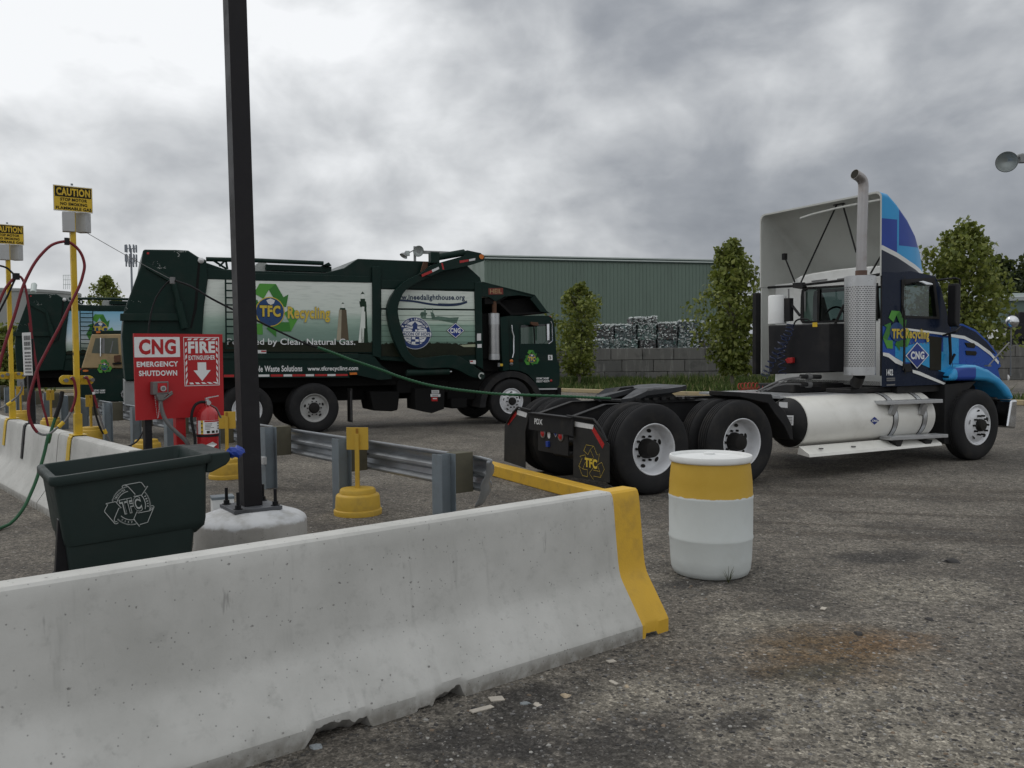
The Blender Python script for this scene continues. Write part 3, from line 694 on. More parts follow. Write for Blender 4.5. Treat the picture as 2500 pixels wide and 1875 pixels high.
# ================================================================ FUELLING ISLAND
def concrete_material(nm, a, b_, pits=True):
    m_ = bpy.data.materials.new(nm); m_.use_nodes = True
    t = NT(m_.node_tree); b = t.n['Principled BSDF']
    P_ = t.node('ShaderNodeTexCoord').outputs['Object']
    f = t.noise(P_, 2.2, 6, .6); f2 = t.noise(P_, 14, 4, .65); f3 = t.noise(P_, 90, 2, .6)
    c = t.mix(t.rng(f, .25, .75), a, b_)
    c = t.mix(t.rng(f2, .52, .8, 0, .35), c, tuple(x * .6 for x in a))
    st = t.noise(t.vm('MULTIPLY', P_, (9, 9, .7)), 1.0, 4, .7)
    c = t.mix(t.rng(st, .56, .8, 0, .38), c, tuple(x * .55 for x in a))
    h = t.m('MULTIPLY', f3, .4)
    if pits:
        v = t.vor(t.vm('ADD', P_, t.comb(t.m('MULTIPLY', f3, .02), 0, 0)), 24); vc = t.sep(t.vor(P_, 24, out='Color'))[0]
        pit = t.m('MULTIPLY', t.rng(v, .17, .07), t.rng(vc, .84, .88))
        c = t.mix(t.m('MULTIPLY', pit, .75), c, (.11, .105, .10)); h = t.m('SUBTRACT', h, pit)
        sc_ = t.noise(t.vm('MULTIPLY', P_, (16, 16, 3.0)), 1.0, 3, .75); c = t.mix(t.rng(sc_, .67, .77, 0, .45), c, (.15, .145, .14)); sp2 = t.vor(P_, 60); sp2c = t.sep(t.vor(P_, 60, out='Color'))[1]; c = t.mix(t.m('MULTIPLY', t.rng(sp2, .3, .1), t.rng(sp2c, .88, .92, 0, .7)), c, (.13, .125, .12))
        lz = t.sep(P_)[2]; c = t.mix(t.m('MULTIPLY', t.rng(lz, .11, .01), t.rng(f2, .3, .6, .35, .8)), c, (.16, .145, .12))
    t.put(b.inputs['Base Color'], c); b.inputs['Roughness'].default_value = .85; b.inputs['Specular IOR Level'].default_value = .3
    bn = t.node('ShaderNodeBump'); bn.inputs['Strength'].default_value = .35; bn.inputs['Distance'].default_value = .004
    t.put(bn.inputs['Height'], h); t.l.new(bn.outputs[0], b.inputs['Normal'])
    return m_
M_CONC = concrete_material('precast concrete', (.42, .418, .395), (.54, .537, .512))
M_BROKEN = concrete_material('broken concrete', (.17, .165, .15), (.30, .29, .27), False)
M_CYEL = mat('yellow paint on concrete', (.60, .36, .035), .6, var=.12, scale=4, dirt=(.30, .20, .06), damt=.5, dscale=7, bump=.15, bscale=70)
M_YEL = mat('yellow enamel', (.62, .42, .03), .42, var=.1, scale=6, dirt=(.30, .20, .05), damt=.45, dscale=9)
M_DYEL = mat('dull yellow plastic', (.52, .33, .04), .55, var=.12, scale=5, dirt=(.24, .17, .06), damt=.5, dscale=6)
M_BLACK = mat('black paint', (.017, .017, .019), .38, var=.2, scale=6, dirt=(.05, .048, .045), damt=.4)
M_RUBBER = mat('black rubber', (.018, .018, .019), .6, var=.2, scale=14)
M_WHITE = mat('white paint', (.72, .73, .72), .5, var=.05, scale=5, dirt=(.4, .38, .35), damt=.4)
M_LWHITE = mat('white lettering', (.72, .73, .73), .5, var=.02)
M_LBLACK = mat('black lettering', (.02, .018, .012), .5, var=.02)
M_STEEL = mat('bright steel', (.55, .56, .57), .3, .9, var=.1)
M_GSTEEL = mat('galvanised post', (.20, .235, .26), .5, .35, var=.18, scale=7, dirt=(.13, .13, .125), damt=.5, dscale=5)
M_RED = mat('red sign enamel', (.40, .014, .018), .45, var=.06, scale=4)
M_REDHOSE = mat('red hose', (.16, .014, .022), .5, var=.2, scale=30)
M_GREENHOSE = mat('green hose', (.016, .085, .035), .55, var=.3, scale=60)
M_GREYFIT = mat('grey fittings', (.18, .18, .18), .45, .4, var=.2)

def jersey(name, parent, s0, s1, mt, chips=(), ext=None):
    """Barrier shell between s0 and s1; near face at t=0, 0.61 m wide. chips: (s_from, s_to, depth)."""
    half = [(0, .075), (.012, .095), (.10, .222), (.15, .292), (.168, .322), (.180, .36), (.19, .42), (.205, .56), (.222, .73), (.229, .775), (.238, .798), (.252, .81)]
    ss = [s0]; 
    while ss[-1] < s1 - 1e-6:
        st = .25
        for a, b, _ in chips:
            if a - .3 < ss[-1] < b + .05: st = .012
        ss.append(min(s1, ss[-1] + st))
    mb = MB(); rows = []
    for s_ in ss:
        c = 0.0
        for a, b, dp in chips:
            if a <= s_ <= b:
                u = (s_ - a) / (b - a); e = min(1, u / .12, (1 - u) / .06)
                c = max(c, dp * max(0, e) * (.72 + .55 * mnoise.noise(V((s_ * 9, dp * 7, 0))) + .2 * mnoise.noise(V((s_ * 40, 0, 5)))))
        c = max(0, min(1.25, c))
        pr = [(.13 * c, .0), (.07 * c, .035 * c + .012 * c * mnoise.noise(V((s_ * 60, 1, 0)))), (.018 * c, .085 * c)]
        hv = [(max(t_, .018 * c if z_ < .1 else t_), max(z_, .088 * c) if i_ == 0 else z_) for i_, (t_, z_) in enumerate(half)]
        full = pr + hv + [(.61 - t_, z_) for t_, z_ in reversed(half)] + [(.61, 0)]
        rows.append([(s_, t_, z_) for t_, z_ in full])
    n = len(rows[0]); vs = [q for r in rows for q in r]
    fa, fb = [], []
    for j in range(len(rows) - 1):
        for i in range(n - 1):
            f = (j * n + i, (j + 1) * n + i, (j + 1) * n + i + 1, j * n + i + 1)
            (fb if i < 2 else fa).append(f)
    e1 = [tuple(range(n)), tuple((len(rows) - 1) * n + i for i in range(n))]
    k0 = mb.m(mt); k1 = mb.m(M_BROKEN); mb.v = [V(q) for q in vs]
    for f in fa + e1: mb.f.append(f); mb.i.append(k0)
    for f in fb: mb.f.append(f); mb.i.append(k1)
    return mb.build(name, parent, smooth=28)
BF = Frame(BAR_P, BAR_A)
fb_ = thing('concrete_barrier', 'long pale concrete barrier in the foreground with a yellow end', 'barrier', BF)
C3 = crop(0, 1380, 1250 / 2212)
chs = []
for (a, b, dp) in (((1318, 775), (1604, 665), 1.0), ((1868, 565), (2006, 530), .75), ((1800, 590), (1868, 570), .25)):
    sa, sb = BF.at(C3(*a)[0], 0)[0], BF.at(C3(*b)[0], 0)[0]; chs.append((sa, sb, dp))
sy = BF.at((1569, 1553), 0)[0]
jersey('body', fb_, -4.05, sy, M_CONC, chs)
jersey('painted_end', fb_, sy, 0.0, M_CYEL, [(sy + .025, sy + .13, .35)])

ROW_A = R(-49.5)
LF = Frame((-3.749, 7.558), ROW_A)
j0 = LF.at((153, 1062), .27)[0]; joints = [.35, j0, j0 - 3.66, j0 - 7.32, j0 - 10.98]
for i in range(4):
    f_ = Frame(LF.world((joints[i + 1] + .015, 0, 0)), ROW_A)
    o_ = thing('concrete_barrier', ('pale concrete barrier behind the green cart carrying the near yellow post', 'pale concrete barrier carrying the black post with the white notice', 'pale concrete barrier carrying the fuel post cut by the left edge', 'far pale concrete barrier at the left edge')[i], 'barrier', f_, group='barriers of the fuel island')
    jersey('body', o_, 0, joints[i] - joints[i + 1] - .03, M_CONC)

def saddle(parent, s_, w_, mt, drop, rel=0.0):
    """Flat steel strap over the barrier top."""
    mb = MB()
    pf = [(.205, .56), (.222, .73), (.232, .79), (.252, .815)]
    near = [(q[0] - .006, q[1]) for q in pf if q[1] > .81 - drop]
    z0 = .81 - drop; near = [(.205 + (z0 - .56) * .1 - .006, z0)] + near
    out = near + [(.61 - a, b) for a, b in reversed(near)]
    for (a, b) in zip(out[:-1], out[1:]):
        e = V((0, b[0] - a[0], b[1] - a[1])); nrm = V((0, -e.z, e.y)).normalized() * .008
        p0, p1 = V((s_ - w_ / 2, a[0], a[1])), V((s_ - w_ / 2, b[0], b[1])); d_ = V((w_, 0, 0))
        mb.hexa([p0, p0 + d_, p1 + d_, p1, p0 + nrm, p0 + d_ + nrm, p1 + d_ + nrm, p1 + nrm], mt)
    return mb.build('saddle', parent)

# ---- yellow fuel posts
POST_S = LF.at((191, 1064), .305)[0]; POST2_S = LF.at((31, 1022), .305)[0]
def fuel_post():
    c = LF.world((POST_S, .305, 0)); r0 = thing('fuel_post', 'yellow fuel post with its whole caution sign in view', 'fuel post', loc=tuple(c), group='fuel posts on the barriers')
    r0.rotation_euler = (0, 0, ROW_A)
    PF = Frame(c, ROW_A)
    mb = MB(); mb.box((-.026, -.026, .82), (.026, .026, 3.30), M_YEL)
    q = V((-.027, -.0265, 1.67)); mb.poly([(-.0, -.0275, 1.64), (.02, -.0275, 1.665), (0, -.0275, 1.69), (-.02, -.0275, 1.665)], M_LBLACK)
    for zz in (1.74, 1.72, 1.58, 1.60): mb.poly([(-.006, -.0275, zz), (.006, -.0275, zz), (.006, -.0275, zz + .008), (-.006, -.0275, zz + .008)], M_LBLACK)
    mb.build('post', r0, bevel=.003)
    mb = MB(); mb.box((-.036, -.036, .823), (.036, .036, 1.04), M_YEL); mb.box((-.10, -.07, .818), (.10, .07, .826), M_YEL); mb.build('socket', r0, bevel=.002)
    f2 = Frame((0, 0, 0), 0)
    saddle_o = saddle(r0, 0, .12, M_YEL, .34); saddle_o.location = (0, -.305, 0)
    # parts facing the approach: turned 88 degrees from the barrier line
    SF = Frame(c, R(38)); rel = ROW_A
    def L(p): return PF.loc(SF.world(p))
    sg = [SF.at(q, -.05) for q in D1(248, 252, 1045, 322, 1050, 832, 255, 775)]
    s0, s1 = (sg[0][0] + sg[3][0]) / 2, (sg[1][0] + sg[2][0]) / 2; z1, z0 = (sg[0][2] + sg[1][2]) / 2, (sg[2][2] + sg[3][2]) / 2
    mb = MB()
    mb.hexa([L((s0, -.045, z0)), L((s1, -.045, z0)), L((s1, -.035, z0)), L((s0, -.035, z0)), L((s0, -.045, z1)), L((s1, -.045, z1)), L((s1, -.035, z1)), L((s0, -.035, z1))], M_WHITE)
    def quad(u0, u1, v0, v1, mt, k): mb.poly([L((s0 + (s1 - s0) * u, -.045 - .0015 * k, z0 + (z1 - z0) * v)) for u, v in ((u0, v0), (u1, v0), (u1, v1), (u0, v1))], mt)
    def word(txt, u0, u1, v0, v1, mt, b=.03):
        o_ = L((s0 + (s1 - s0) * u0, -.0495, z0 + (z1 - z0) * v0)); mb.text(txt, o_, L((s0 + (s1 - s0) * u1, -.0495, z0 + (z1 - z0) * v0)) - o_, L((s0 + (s1 - s0) * u0, -.0495, z0 + (z1 - z0) * v1)) - o_, mt, b)
    quad(.015, .985, .03, .975, M_YEL, 1); quad(.04, .965, .56, .955, M_LBLACK, 2)
    word('CAUTION', .075, .935, .605, .91, M_YEL, .045); word('STOP MOTOR', .17, .855, .40, .52, M_LBLACK); word('NO SMOKING', .17, .855, .23, .35, M_LBLACK); word('FLAMMABLE GAS', .055, .965, .06, .18, M_LBLACK)
    mb.build('caution_sign', r0, recalc=False, smooth=0)
    mb = MB(); mb.cyl(L((0, -.02, 3.40)), L((0, -.02, z1 + .03)), .012, M_GSTEEL, n=8); mb.build('sign_rod', r0)
    for (x0, x1, y0, y1, turn, w_, tt) in ((435, 680, 825, 1205, R(-8), .115, -.01), (730, 975, 840, 1222, R(-40), .12, .05)):
        a, b = SF.at(D1(x0, y1)[0], tt), SF.at(D1(x1, y0)[0], tt); cc = L(((a[0] + b[0]) / 2, tt, (a[2] + b[2]) / 2)); h_ = (b[2] - a[2]) / 2
        ex = L((math.cos(turn), math.sin(turn), 0)) ; ey = L((-math.sin(turn), math.cos(turn), 0))
        mb = MB(); mb.obox(cc, ex * w_ * .5, ey * w_ * .42, V((0, 0, h_)), M_BOXGREY)
        mb.build('reel_box', r0, bevel=.006)
    ca, cb = SF.at(D2(380, 230)[0], 0), SF.at(D2(1090, 230)[0], 0); rr = .048; pts = []
    for i in range(9): a_ = math.pi / 2 + math.pi * i / 8; pts.append(L((ca[0] + rr + rr * math.cos(a_), .028, ca[2] + rr * math.sin(a_))))
    for i in range(9): a_ = -math.pi / 2 + math.pi * i / 8; pts.append(L((cb[0] - rr + rr * math.cos(a_), .028, cb[2] + rr * math.sin(a_))))
    mb = MB(); mb.prism(pts, L((0, .05, 0)) - L((0, .028, 0)), M_YEL); mb.build('hose_rest', r0, bevel=.003)
    for (x, y) in ((490, 235), (615, 195), (890, 180), (1020, 225)):
        p = SF.at(D2(x, y)[0], 0); mb = MB(); mb.cyl(L((p[0], .03, p[2])), L((p[0], -.05, p[2])), .014, M_GREYFIT, n=8); mb.cyl(L((p[0], -.05, p[2])), L((p[0], -.07, p[2])), .022, M_GREYFIT, n=6); mb.build('hose_hook', r0)
    return r0, SF
M_BOXGREY = mat('pale grey box', (.42, .43, .43), .5, var=.08, scale=8, dirt=(.3, .29, .27), damt=.4)
post1, SF1 = fuel_post()
post2 = copy_tree(post1); dp = LF.world((POST2_S, .305, 0)) - LF.world((POST_S, .305, 0))
post2.location += dp; post2['label'] = 'yellow fuel post with its caution sign cut by the left edge'
SF2 = Frame(SF1.o + dp, SF1.a)

# ---- black post with white instruction notice
ps_ = LF.at((78, 1034), .305)[0]; c = LF.world((ps_, .305, 0))
ip = thing('notice_post', 'black post clamped to the barrier with a narrow white notice', 'notice post', loc=tuple(c)); ip.rotation_euler = (0, 0, ROW_A)
mb = MB(); mb.box((-.045, -.035, .82), (.045, .035, 1.86), M_BLACK); mb.build('post', ip, bevel=.004)
o_ = saddle(ip, 0, .10, M_BLACK, .42); o_.location = (0, -.305, 0)
NF = Frame(c, R(62)); PF_ = Frame(c, ROW_A); mb = MB()
cr = [NF.at(q, -.07) for q in A2(195, 115, 265, 111, 284, 482, 211, 482)]; L_ = lambda q: PF_.loc(NF.world(q))
mb.prism([L_(q) for q in cr], L_((0, .012, 0)) - L_((0, 0, 0)), M_WHITE)
rl_ = random.Random(4); bil = lambda u, v: cr[3].lerp(cr[2], u).lerp(cr[0].lerp(cr[1], u), v) + V((0, -.0025, 0))
for (va, vb) in ((.82, .93), (.69, .79), (.60, .66), (.505, .55), (.43, .47), (.36, .395), (.28, .325), (.205, .245), (.13, .17), (.055, .095)):
    u = .12
    while u < .86:
        w_ = rl_.uniform(.08, .2); a, b = u, min(.9, u + w_); mb.poly([L_(bil(a, va)), L_(bil(b, va)), L_(bil(b, vb)), L_(bil(a, vb))], M_GREYFIT); u = b + .035
mb.build('notice', ip, smooth=0, recalc=False)

# ---- hoses
def hose(name, label, pts, r, mt, n=8, per=6, group=None, cat='hose'):
    mb = MB(); mb.tube(curve_pts(pts, per), r, mt, n); o = mb.build(name, smooth=60); return tag(o, label, cat, group)
def hose_parts(name, label, segs, extras=(), cat='hose'):
    root = thing(name, label, cat, loc=(0, 0, 0))
    for nm, pts, r, mt in segs:
        mb = MB(); mb.tube(curve_pts(pts, 6), r, mt, 8); mb.build(nm, root, smooth=60)
    for nm, p0, p1, r, mt in extras:
        mb = MB(); mb.cyl(p0, p1, r, mt, n=10); mb.build(nm, root, smooth=40)
    return root
def inplane(fr, t_, ps): return [fr.world(fr.at(q, t_)) for q in ps]
l1 = inplane(SF1, -.10, A1(578, 668, 500, 680, 430, 712, 350, 790, 290, 872, 240, 965, 200, 1055, 170, 1150, 140, 1260, 100, 1385, 60, 1505, 20, 1640) + A2(-10, 430, -60, 640))
l1[-1].z = max(.02, l1[-1].z)
l2 = inplane(SF1, -.10, A1(578, 668, 620, 690, 670, 732, 710, 795, 730, 880, 715, 965, 690, 1045, 650, 1130, 600, 1232, 550, 1335, 500, 1435, 440, 1545) + A2(390, 298, 330, 415, 300, 505, 270, 605, 248, 700, 245, 785, 257, 860, 285, 925, 322, 975))
l3 = inplane(SF1, -.10, A2(322, 975, 370, 995, 430, 985, 500, 930, 560, 878, 612, 800))
l4 = inplane(SF1, -.10, A2(612, 800, 640, 725, 655, 650, 652, 590, 640, 530, 615, 500))
y0, y1 = inplane(SF1, -.10, A2(505, 930, 550, 886)); cl = inplane(SF1, -.10, A1(578, 640, 578, 700))
hose_parts('fuel_hose', 'big red hose loop hanging from the near yellow fuel post', [('red_hose', l1, .0145, M_REDHOSE), ('red_hose', l2, .0145, M_REDHOSE), ('grey_hose', l3, .012, M_GREYFIT), ('red_hose', l4, .014, M_REDHOSE)],
           [('collar', y0, y1, .021, M_YEL), ('hanger', cl[1], cl[0], .026, M_BLACK)])
k1, k2 = inplane(SF1, -.06, D2(880, 180, 930, 180)), None
r1 = inplane(SF1, -.08, D2(885, 180, 935, 190, 965, 260, 1010, 370, 1060, 490, 1095, 620, 1130, 740, 1145, 800))
r2 = inplane(SF1, -.08, D2(1145, 800, 1180, 920, 1240, 1120, 1300, 1270, 1370, 1420, 1440, 1550))
r3 = inplane(SF1, -.03, D2(1060, 500, 1070, 640, 1085, 800, 1130, 1000, 1200, 1200, 1270, 1320))
yc = inplane(SF1, -.08, D2(1280, 1235, 1320, 1315)); w1_ = inplane(SF1, -.085, D2(960, 345, 995, 350)); w2_ = inplane(SF1, -.085, D2(1060, 470, 1070, 520))
hose_parts('fuel_hose', 'short red and grey double hose hanging on the right of the near post', [('red_hose', r1, .012, M_REDHOSE), ('grey_hose', r2, .010, M_GREYFIT), ('dark_hose', r3, .011, M_RUBBER)], [('collar', yc[0], yc[1], .019, M_YEL), ('tape', w2_[0], w2_[1], .0135, M_WHITE)])
g1 = inplane(SF2, -.10, A1(140, 970, 180, 978, 212, 1040, 240, 1180, 260, 1330, 270, 1450) + A2(252, 30, 272, 130, 297, 290, 322, 455, 342, 605, 372, 755, 400, 850, 418, 935))
g2 = inplane(SF2, -.10, A1(140, 975, 90, 1020, 40, 1090, 0, 1180, -60, 1330, -120, 1600) + A2(-180, 600, -200, 900))
g3 = inplane(SF2, -.10, A1(135, 985, 105, 1050, 60, 1150, 0, 1265, -80, 1420)); g4 = inplane(SF2, -.10, A1(-60, 872, 0, 880, 60, 900, 105, 940, 135, 970))
gc = inplane(SF2, -.10, A1(138, 945, 140, 1000))
hose_parts('fuel_hose', 'thin red and black hoses hanging from the far left fuel post', [('red_hose', g1, .016, M_REDHOSE), ('red_hose', g2, .018, M_REDHOSE), ('dark_hose', g3, .013, M_RUBBER), ('dark_hose', g4, .013, M_RUBBER)], [('hanger', gc[1], gc[0], .045, M_BLACK)])
m1 = inplane(SF2, -.12, A2(-60, 720, 0, 765, 60, 735, 120, 690, 170, 640, 190, 590, 180, 540)); hose_parts('fuel_hose', 'pale grey hose tail with a yellow collar at the far left edge', [('grey_hose', m1, .013, M_GREYFIT)], [('collar', *inplane(SF2, -.12, A2(60, 740, 100, 715)), .024, M_YEL)])
def pd(c_, y): return atY(c_[0][0], c_[0][1], y)
gr = [pd(D2(430, 470), 8.95), pd(A2(520, 720), 8.9), pd(A2(478, 850), 8.85), pd(A2(445, 955), 8.8), pd(A2(420, 1060), 8.72), pd(A3(345, 180), 8.66), pd(A3(312, 320), 8.6), pd(A3(262, 488), 8.5), pd(A3(220, 592), 8.42), pd(A3(172, 692), 8.32), pd(A3(95, 790), 8.22)]
ge = G(*A3(0, 858)[0]); ge.z = .02; ge2 = G(-150, 1350); ge2.z = .02
hose_parts('fuel_hose', 'green hose running down over the barrier to the ground at the left', [('dark_hose', gr[:3], .022, M_RUBBER), ('green_hose', gr[2:] + [ge, ge2], .0165, M_GREENHOSE)])
# long balanced hose to the tractor
bal = V(atY(*A1(1490, 1003)[0], 9.3))
rb = SF1.world(SF1.at(D1(905, 1218)[0], 0))
hose('balancer_cable', 'thin steel cable from the post reel box to the long hose', [rb, rb.lerp(bal, .5) + V((0, 0, -.01)), bal], .0035, M_GREYFIT, 5, 5, cat='cable')
hl = [bal] + [pd(q, y) for q, y in ((A1(1450, 1022), 9.3), (A1(1395, 1085), 9.3), (A1(1345, 1165), 9.28), (A1(1312, 1260), 9.25), (A1(1292, 1370), 9.22), (A1(1283, 1450), 9.2), (A2(1270, 400), 9.1), (A2(1262, 900), 9.0), (A2(1240, 960), 8.9), (A2(1180, 1055), 8.75), (A2(1080, 1112), 8.55), (A2(1020, 1170), 8.4))]
hr = [bal] + [pd(q, y) for q, y in ((A1(1560, 1025), 9.3), (A1(1640, 1055), 9.3), (A1(1720, 1098), 9.3), (A1(1820, 1160), 9.3), (A1(1995, 1250), 9.35), (A4(1100, 706), 9.45), (A4(1200, 755), 9.5), (A4(1350, 828), 9.6), (A4(1500, 895), 9.7), (A4(1580, 920), 9.75))]
hg = [hr[-1]] + [pd(q, y) for q, y in ((A4(1700, 962), 9.85), (A4(1850, 1020), 9.95), (A5(100, 1042), 10.1), (A5(250, 1092), 10.2), (A5(400, 1148), 10.3), (A5(600, 1206), 10.4), (A5(800, 1242), 10.5), (A5(1000, 1266), 10.6), (A5(1200, 1284), 10.65), (A5(1500, 1294), 10.7), (A6(200, 338), 10.75), (A6(500, 346), 10.8), (A6(700, 355), 10.8), (A6(860, 362), 10.8))]
lh = hose_parts('long_hose', 'long hose sagging from the fuel island to the back of the tractor', [('black_hose', hl, .009, M_RUBBER), ('black_hose', hr, .011, M_RUBBER)], [('hanger', bal + V((0, 0, -.04)), bal + V((0, 0, .03)), .028, M_GREYFIT)])
cp = curve_pts(hg, 30); mb = MB(); mb.tube(cp, [.0165 + .003 * math.sin(i * 1.6) for i in range(len(cp))], M_GREENHOSE, 8); mb.build('green_hose', lh, smooth=70)

# ---- red sign board, call box and conduit
SB = Frame((-3.70, 8.4), R(43))
bc = [SB.at(q, 0) for q in ((326, 814), (543, 816), (547, 1014), (332, 1027))]
sb = thing('sign_board', 'red sign board reading CNG emergency shutdown and fire extinguisher', 'sign', SB)
mb = MB(); mb.prism(bc, (0, .02, 0), M_RED)
def sq(pts, mt, k): mb.poly([SB.at(q, -.0018 * k) for q in B5(*pts)], mt)
def stx(txt, bl, br, tl, mt, k, b=.05):
    o_, x_, y_ = (SB.at(q, -.0018 * k) for q in B5(*bl, *br, *tl)); mb.text(txt, o_, x_ - o_, y_ - o_, mt, b)
sq((140, 222, 718, 222, 724, 474, 147, 480), M_LWHITE, 1)
stx('CNG', (203, 446), (672, 440), (201, 248), M_RED, 2, .045)
stx('EMERGENCY', (176, 603), (702, 594), (173, 534), M_LWHITE, 1, .035); stx('SHUTDOWN', (204, 718), (688, 710), (201, 648), M_LWHITE, 1, .035)
sq((764, 222, 1216, 224, 1226, 832, 782, 845), M_LWHITE, 1); sq((772, 231, 1207, 233, 1217, 823, 790, 836), M_RED, 2)
# hatched border
bo, bi = [(785, 240), (1195, 240), (1207, 812), (800, 822)], [(805, 262), (1176, 262), (1186, 790), (820, 800)]
for e in range(4):
    a0, a1, c0, c1 = bo[e], bo[(e + 1) % 4], bi[e], bi[(e + 1) % 4]; nn = 5 if e % 2 == 0 else 7
    for i in range(nn):
        u0, u1 = (i + .12) / nn, (i + .72) / nn; sh_ = .12 / nn * 3 * (1 if e < 2 else -1)
        lp = lambda p, q, u: (p[0] + (q[0] - p[0]) * u, p[1] + (q[1] - p[1]) * u)
        sq(lp(a0, a1, min(1, u0 + sh_)) + lp(a0, a1, min(1, u1 + sh_)) + lp(c0, c1, u1) + lp(c0, c1, u0), M_LWHITE, 3)
stx('FIRE', (827, 430), (1168, 422), (823, 280), M_LWHITE, 3, .045); stx('EXTINGUISHER', (832, 514), (1168, 508), (830, 456), M_LWHITE, 3, .025)
sq((944, 543, 1054, 543, 1056, 640, 1112, 640, 1005, 778, 895, 645, 948, 644), M_LWHITE, 3)
mb.build('panel', sb, smooth=0, recalc=False)
mb = MB(); a, b = SB.at(B5(275, 1285)[0], .03), SB.at(B5(365, 1285)[0], .03); mb.box((a[0], .021, 0), (b[0], .09, 1.5), M_BLACK); mb.build('post', sb, bevel=.004)
mb = MB(); a, b = SB.at(B5(668, 1250)[0], .03), SB.at(B5(790, 1250)[0], .03); mb.box((a[0], .021, 0), (b[0], .10, 1.4), M_RED); mb.box((a[0] - .05, -.01, 0), (b[0] + .05, .14, .012), M_RED); mb.build('post', sb, bevel=.004)
cb = thing('call_box', 'grey emergency stop box with round button on the red sign', 'button box', SB)
M_CBOX = mat('cast grey box', (.16, .155, .15), .5, .3, var=.15)
mb = MB(); q = [SB.at(p, -.09) for p in B5(385, 790, 582, 782, 582, 945, 385, 955)]; mb.prism(q, (0, .088, 0), M_CBOX); q = [SB.at(p, -.10) for p in B5(420, 950, 575, 945, 500, 1030, 455, 1030)]; mb.prism(q, (0, .07, 0), M_CBOX); mb.build('body', cb, bevel=.008)
mb = MB(); q = [SB.at(p, -.092) for p in B5(440, 806, 562, 802, 562, 920, 440, 925)]; mb.poly(q, M_RED); mb.build('face_plate', cb, smooth=0)
mb = MB(); c = SB.at(B5(502, 873)[0], -.095); mb.cyl(c, c + V((0, -.025, 0)), .027, M_STEEL, n=18); mb.cyl(c + V((0, -.0255, 0)), c + V((0, -.03, 0)), .017, M_GREYFIT, n=16); mb.build('button', cb, smooth=40)
mb = MB(); mb.tube([SB.at(p, -.085) for p in B5(575, 945, 622, 915, 626, 935, 560, 985, 490, 1025)], .012, M_CBOX, 8); mb.build('conduit_elbow', cb, smooth=50)
ch = [SB.at(p, -.10) for p in B5(405, 965, 412, 1040, 422, 1130, 434, 1210, 440, 1248, 452, 1215, 460, 1150, 462, 1060)]; cc = curve_pts(ch, 8); mb = MB()
for a, b in zip(cc[::2], cc[1::2]): mb.tube([a, b], .0045, M_STEEL, 5)
mb.build('chain', cb)
mb = MB(); mb.tube(curve_pts([SB.at(p, -.07) for p in B5(475, 1020, 485, 1120, 530, 1250, 600, 1350, 690, 1440, 770, 1510, 830, 1590, 880, 1700)], 5), .021, M_GREYFIT, 10); mb.build('conduit', cb, smooth=50)
# ---- fire extinguisher
fe_c = SB.at(B5(1066, 1090)[0], -.13); z0_ = SB.at(B5(1066, 1720)[0], -.13)[2]; rr = .107
fe = thing('fire_extinguisher', 'red fire extinguisher with white label hanging under the red sign', 'fire extinguisher', SB)
M_FRED = mat('glossy red', (.42, .018, .022), .25, var=.06, coat=.4)
zs = fe_c[2] - .01; X, Y_ = fe_c[0], fe_c[1]
mb = MB(); mb.lathe([(.0001, z0_), (rr * .9, z0_ + .005), (rr, z0_ + .03), (rr, zs - .10), (rr * .93, zs - .06), (rr * .72, zs - .025), (rr * .35, zs), (.03, zs + .01), (.03, zs + .03)], (X, Y_, 0), (0, 0, 1), M_FRED, 28); mb.build('cylinder', fe, smooth=50)
def wrap(mb, a0, a1, za, zb, mt, k=1, n=14):
    vs = []
    for i in range(n + 1):
        a_ = a0 + (a1 - a0) * i / n
        for zz in (za, zb): vs.append((X + math.cos(a_) * (rr + .0012 * k), Y_ + math.sin(a_) * (rr + .0012 * k), zz))
    mb.add(vs, [(2 * i, 2 * i + 2, 2 * i + 3, 2 * i + 1) for i in range(n)], mt)
za = SB.at(B5(1066, 1440)[0], -.13)[2]; zb = SB.at(B5(1066, 1270)[0], -.13)[2]; hh = zb - za; mb = MB(); AA = R(-90) - R(43) + R(20)
AA = R(-95); wrap(mb, AA - 1.35, AA + 1.35, za, zb, M_LWHITE); wrap(mb, AA - .95, AA - .72, za, zb, M_YEL, 2); wrap(mb, AA - .6, AA + 1.2, zb - hh * .12, zb - .002, M_RED, 2)
rl_ = random.Random(9)
for i in range(5): wrap(mb, AA - .55, AA + rl_.uniform(-.1, .35), zb - hh * (.26 + .1 * i), zb - hh * (.22 + .1 * i), M_GREYFIT, 2, 6)
for i in range(3): wrap(mb, AA - .4 + .45 * i, AA - .12 + .45 * i, za + hh * .06, za + hh * .24, M_LBLACK, 2, 5); wrap(mb, AA + .75, AA + 1.0, za + hh * (.3 + .2 * i), za + hh * (.42 + .2 * i), M_LBLACK, 2, 4); wrap(mb, AA - .9, AA - .77, za + hh * (.12 + .3 * i), za + hh * (.24 + .3 * i), M_LBLACK, 3, 3)
mb.build('label', fe, recalc=False)
mb = MB(); zd = za - .11; A_ = AA + .05; pts = []
for (da, dz_) in ((-.62, 0), (0, .032), (.62, 0), (0, -.032)): a_ = A_ + da * .9; pts.append((X + math.cos(a_) * (rr + .003 + (.016 if da == 0 else 0.0)), Y_ + math.sin(a_) * (rr + .003 + (.016 if da == 0 else 0)), zd + dz_))
c0 = (X + math.cos(A_) * (rr + .004), Y_ + math.sin(A_) * (rr + .004), zd); 
for i in range(4): mb.poly([pts[i], pts[(i + 1) % 4], c0], M_LWHITE)
mb.build('badge', fe, recalc=False, smooth=0)
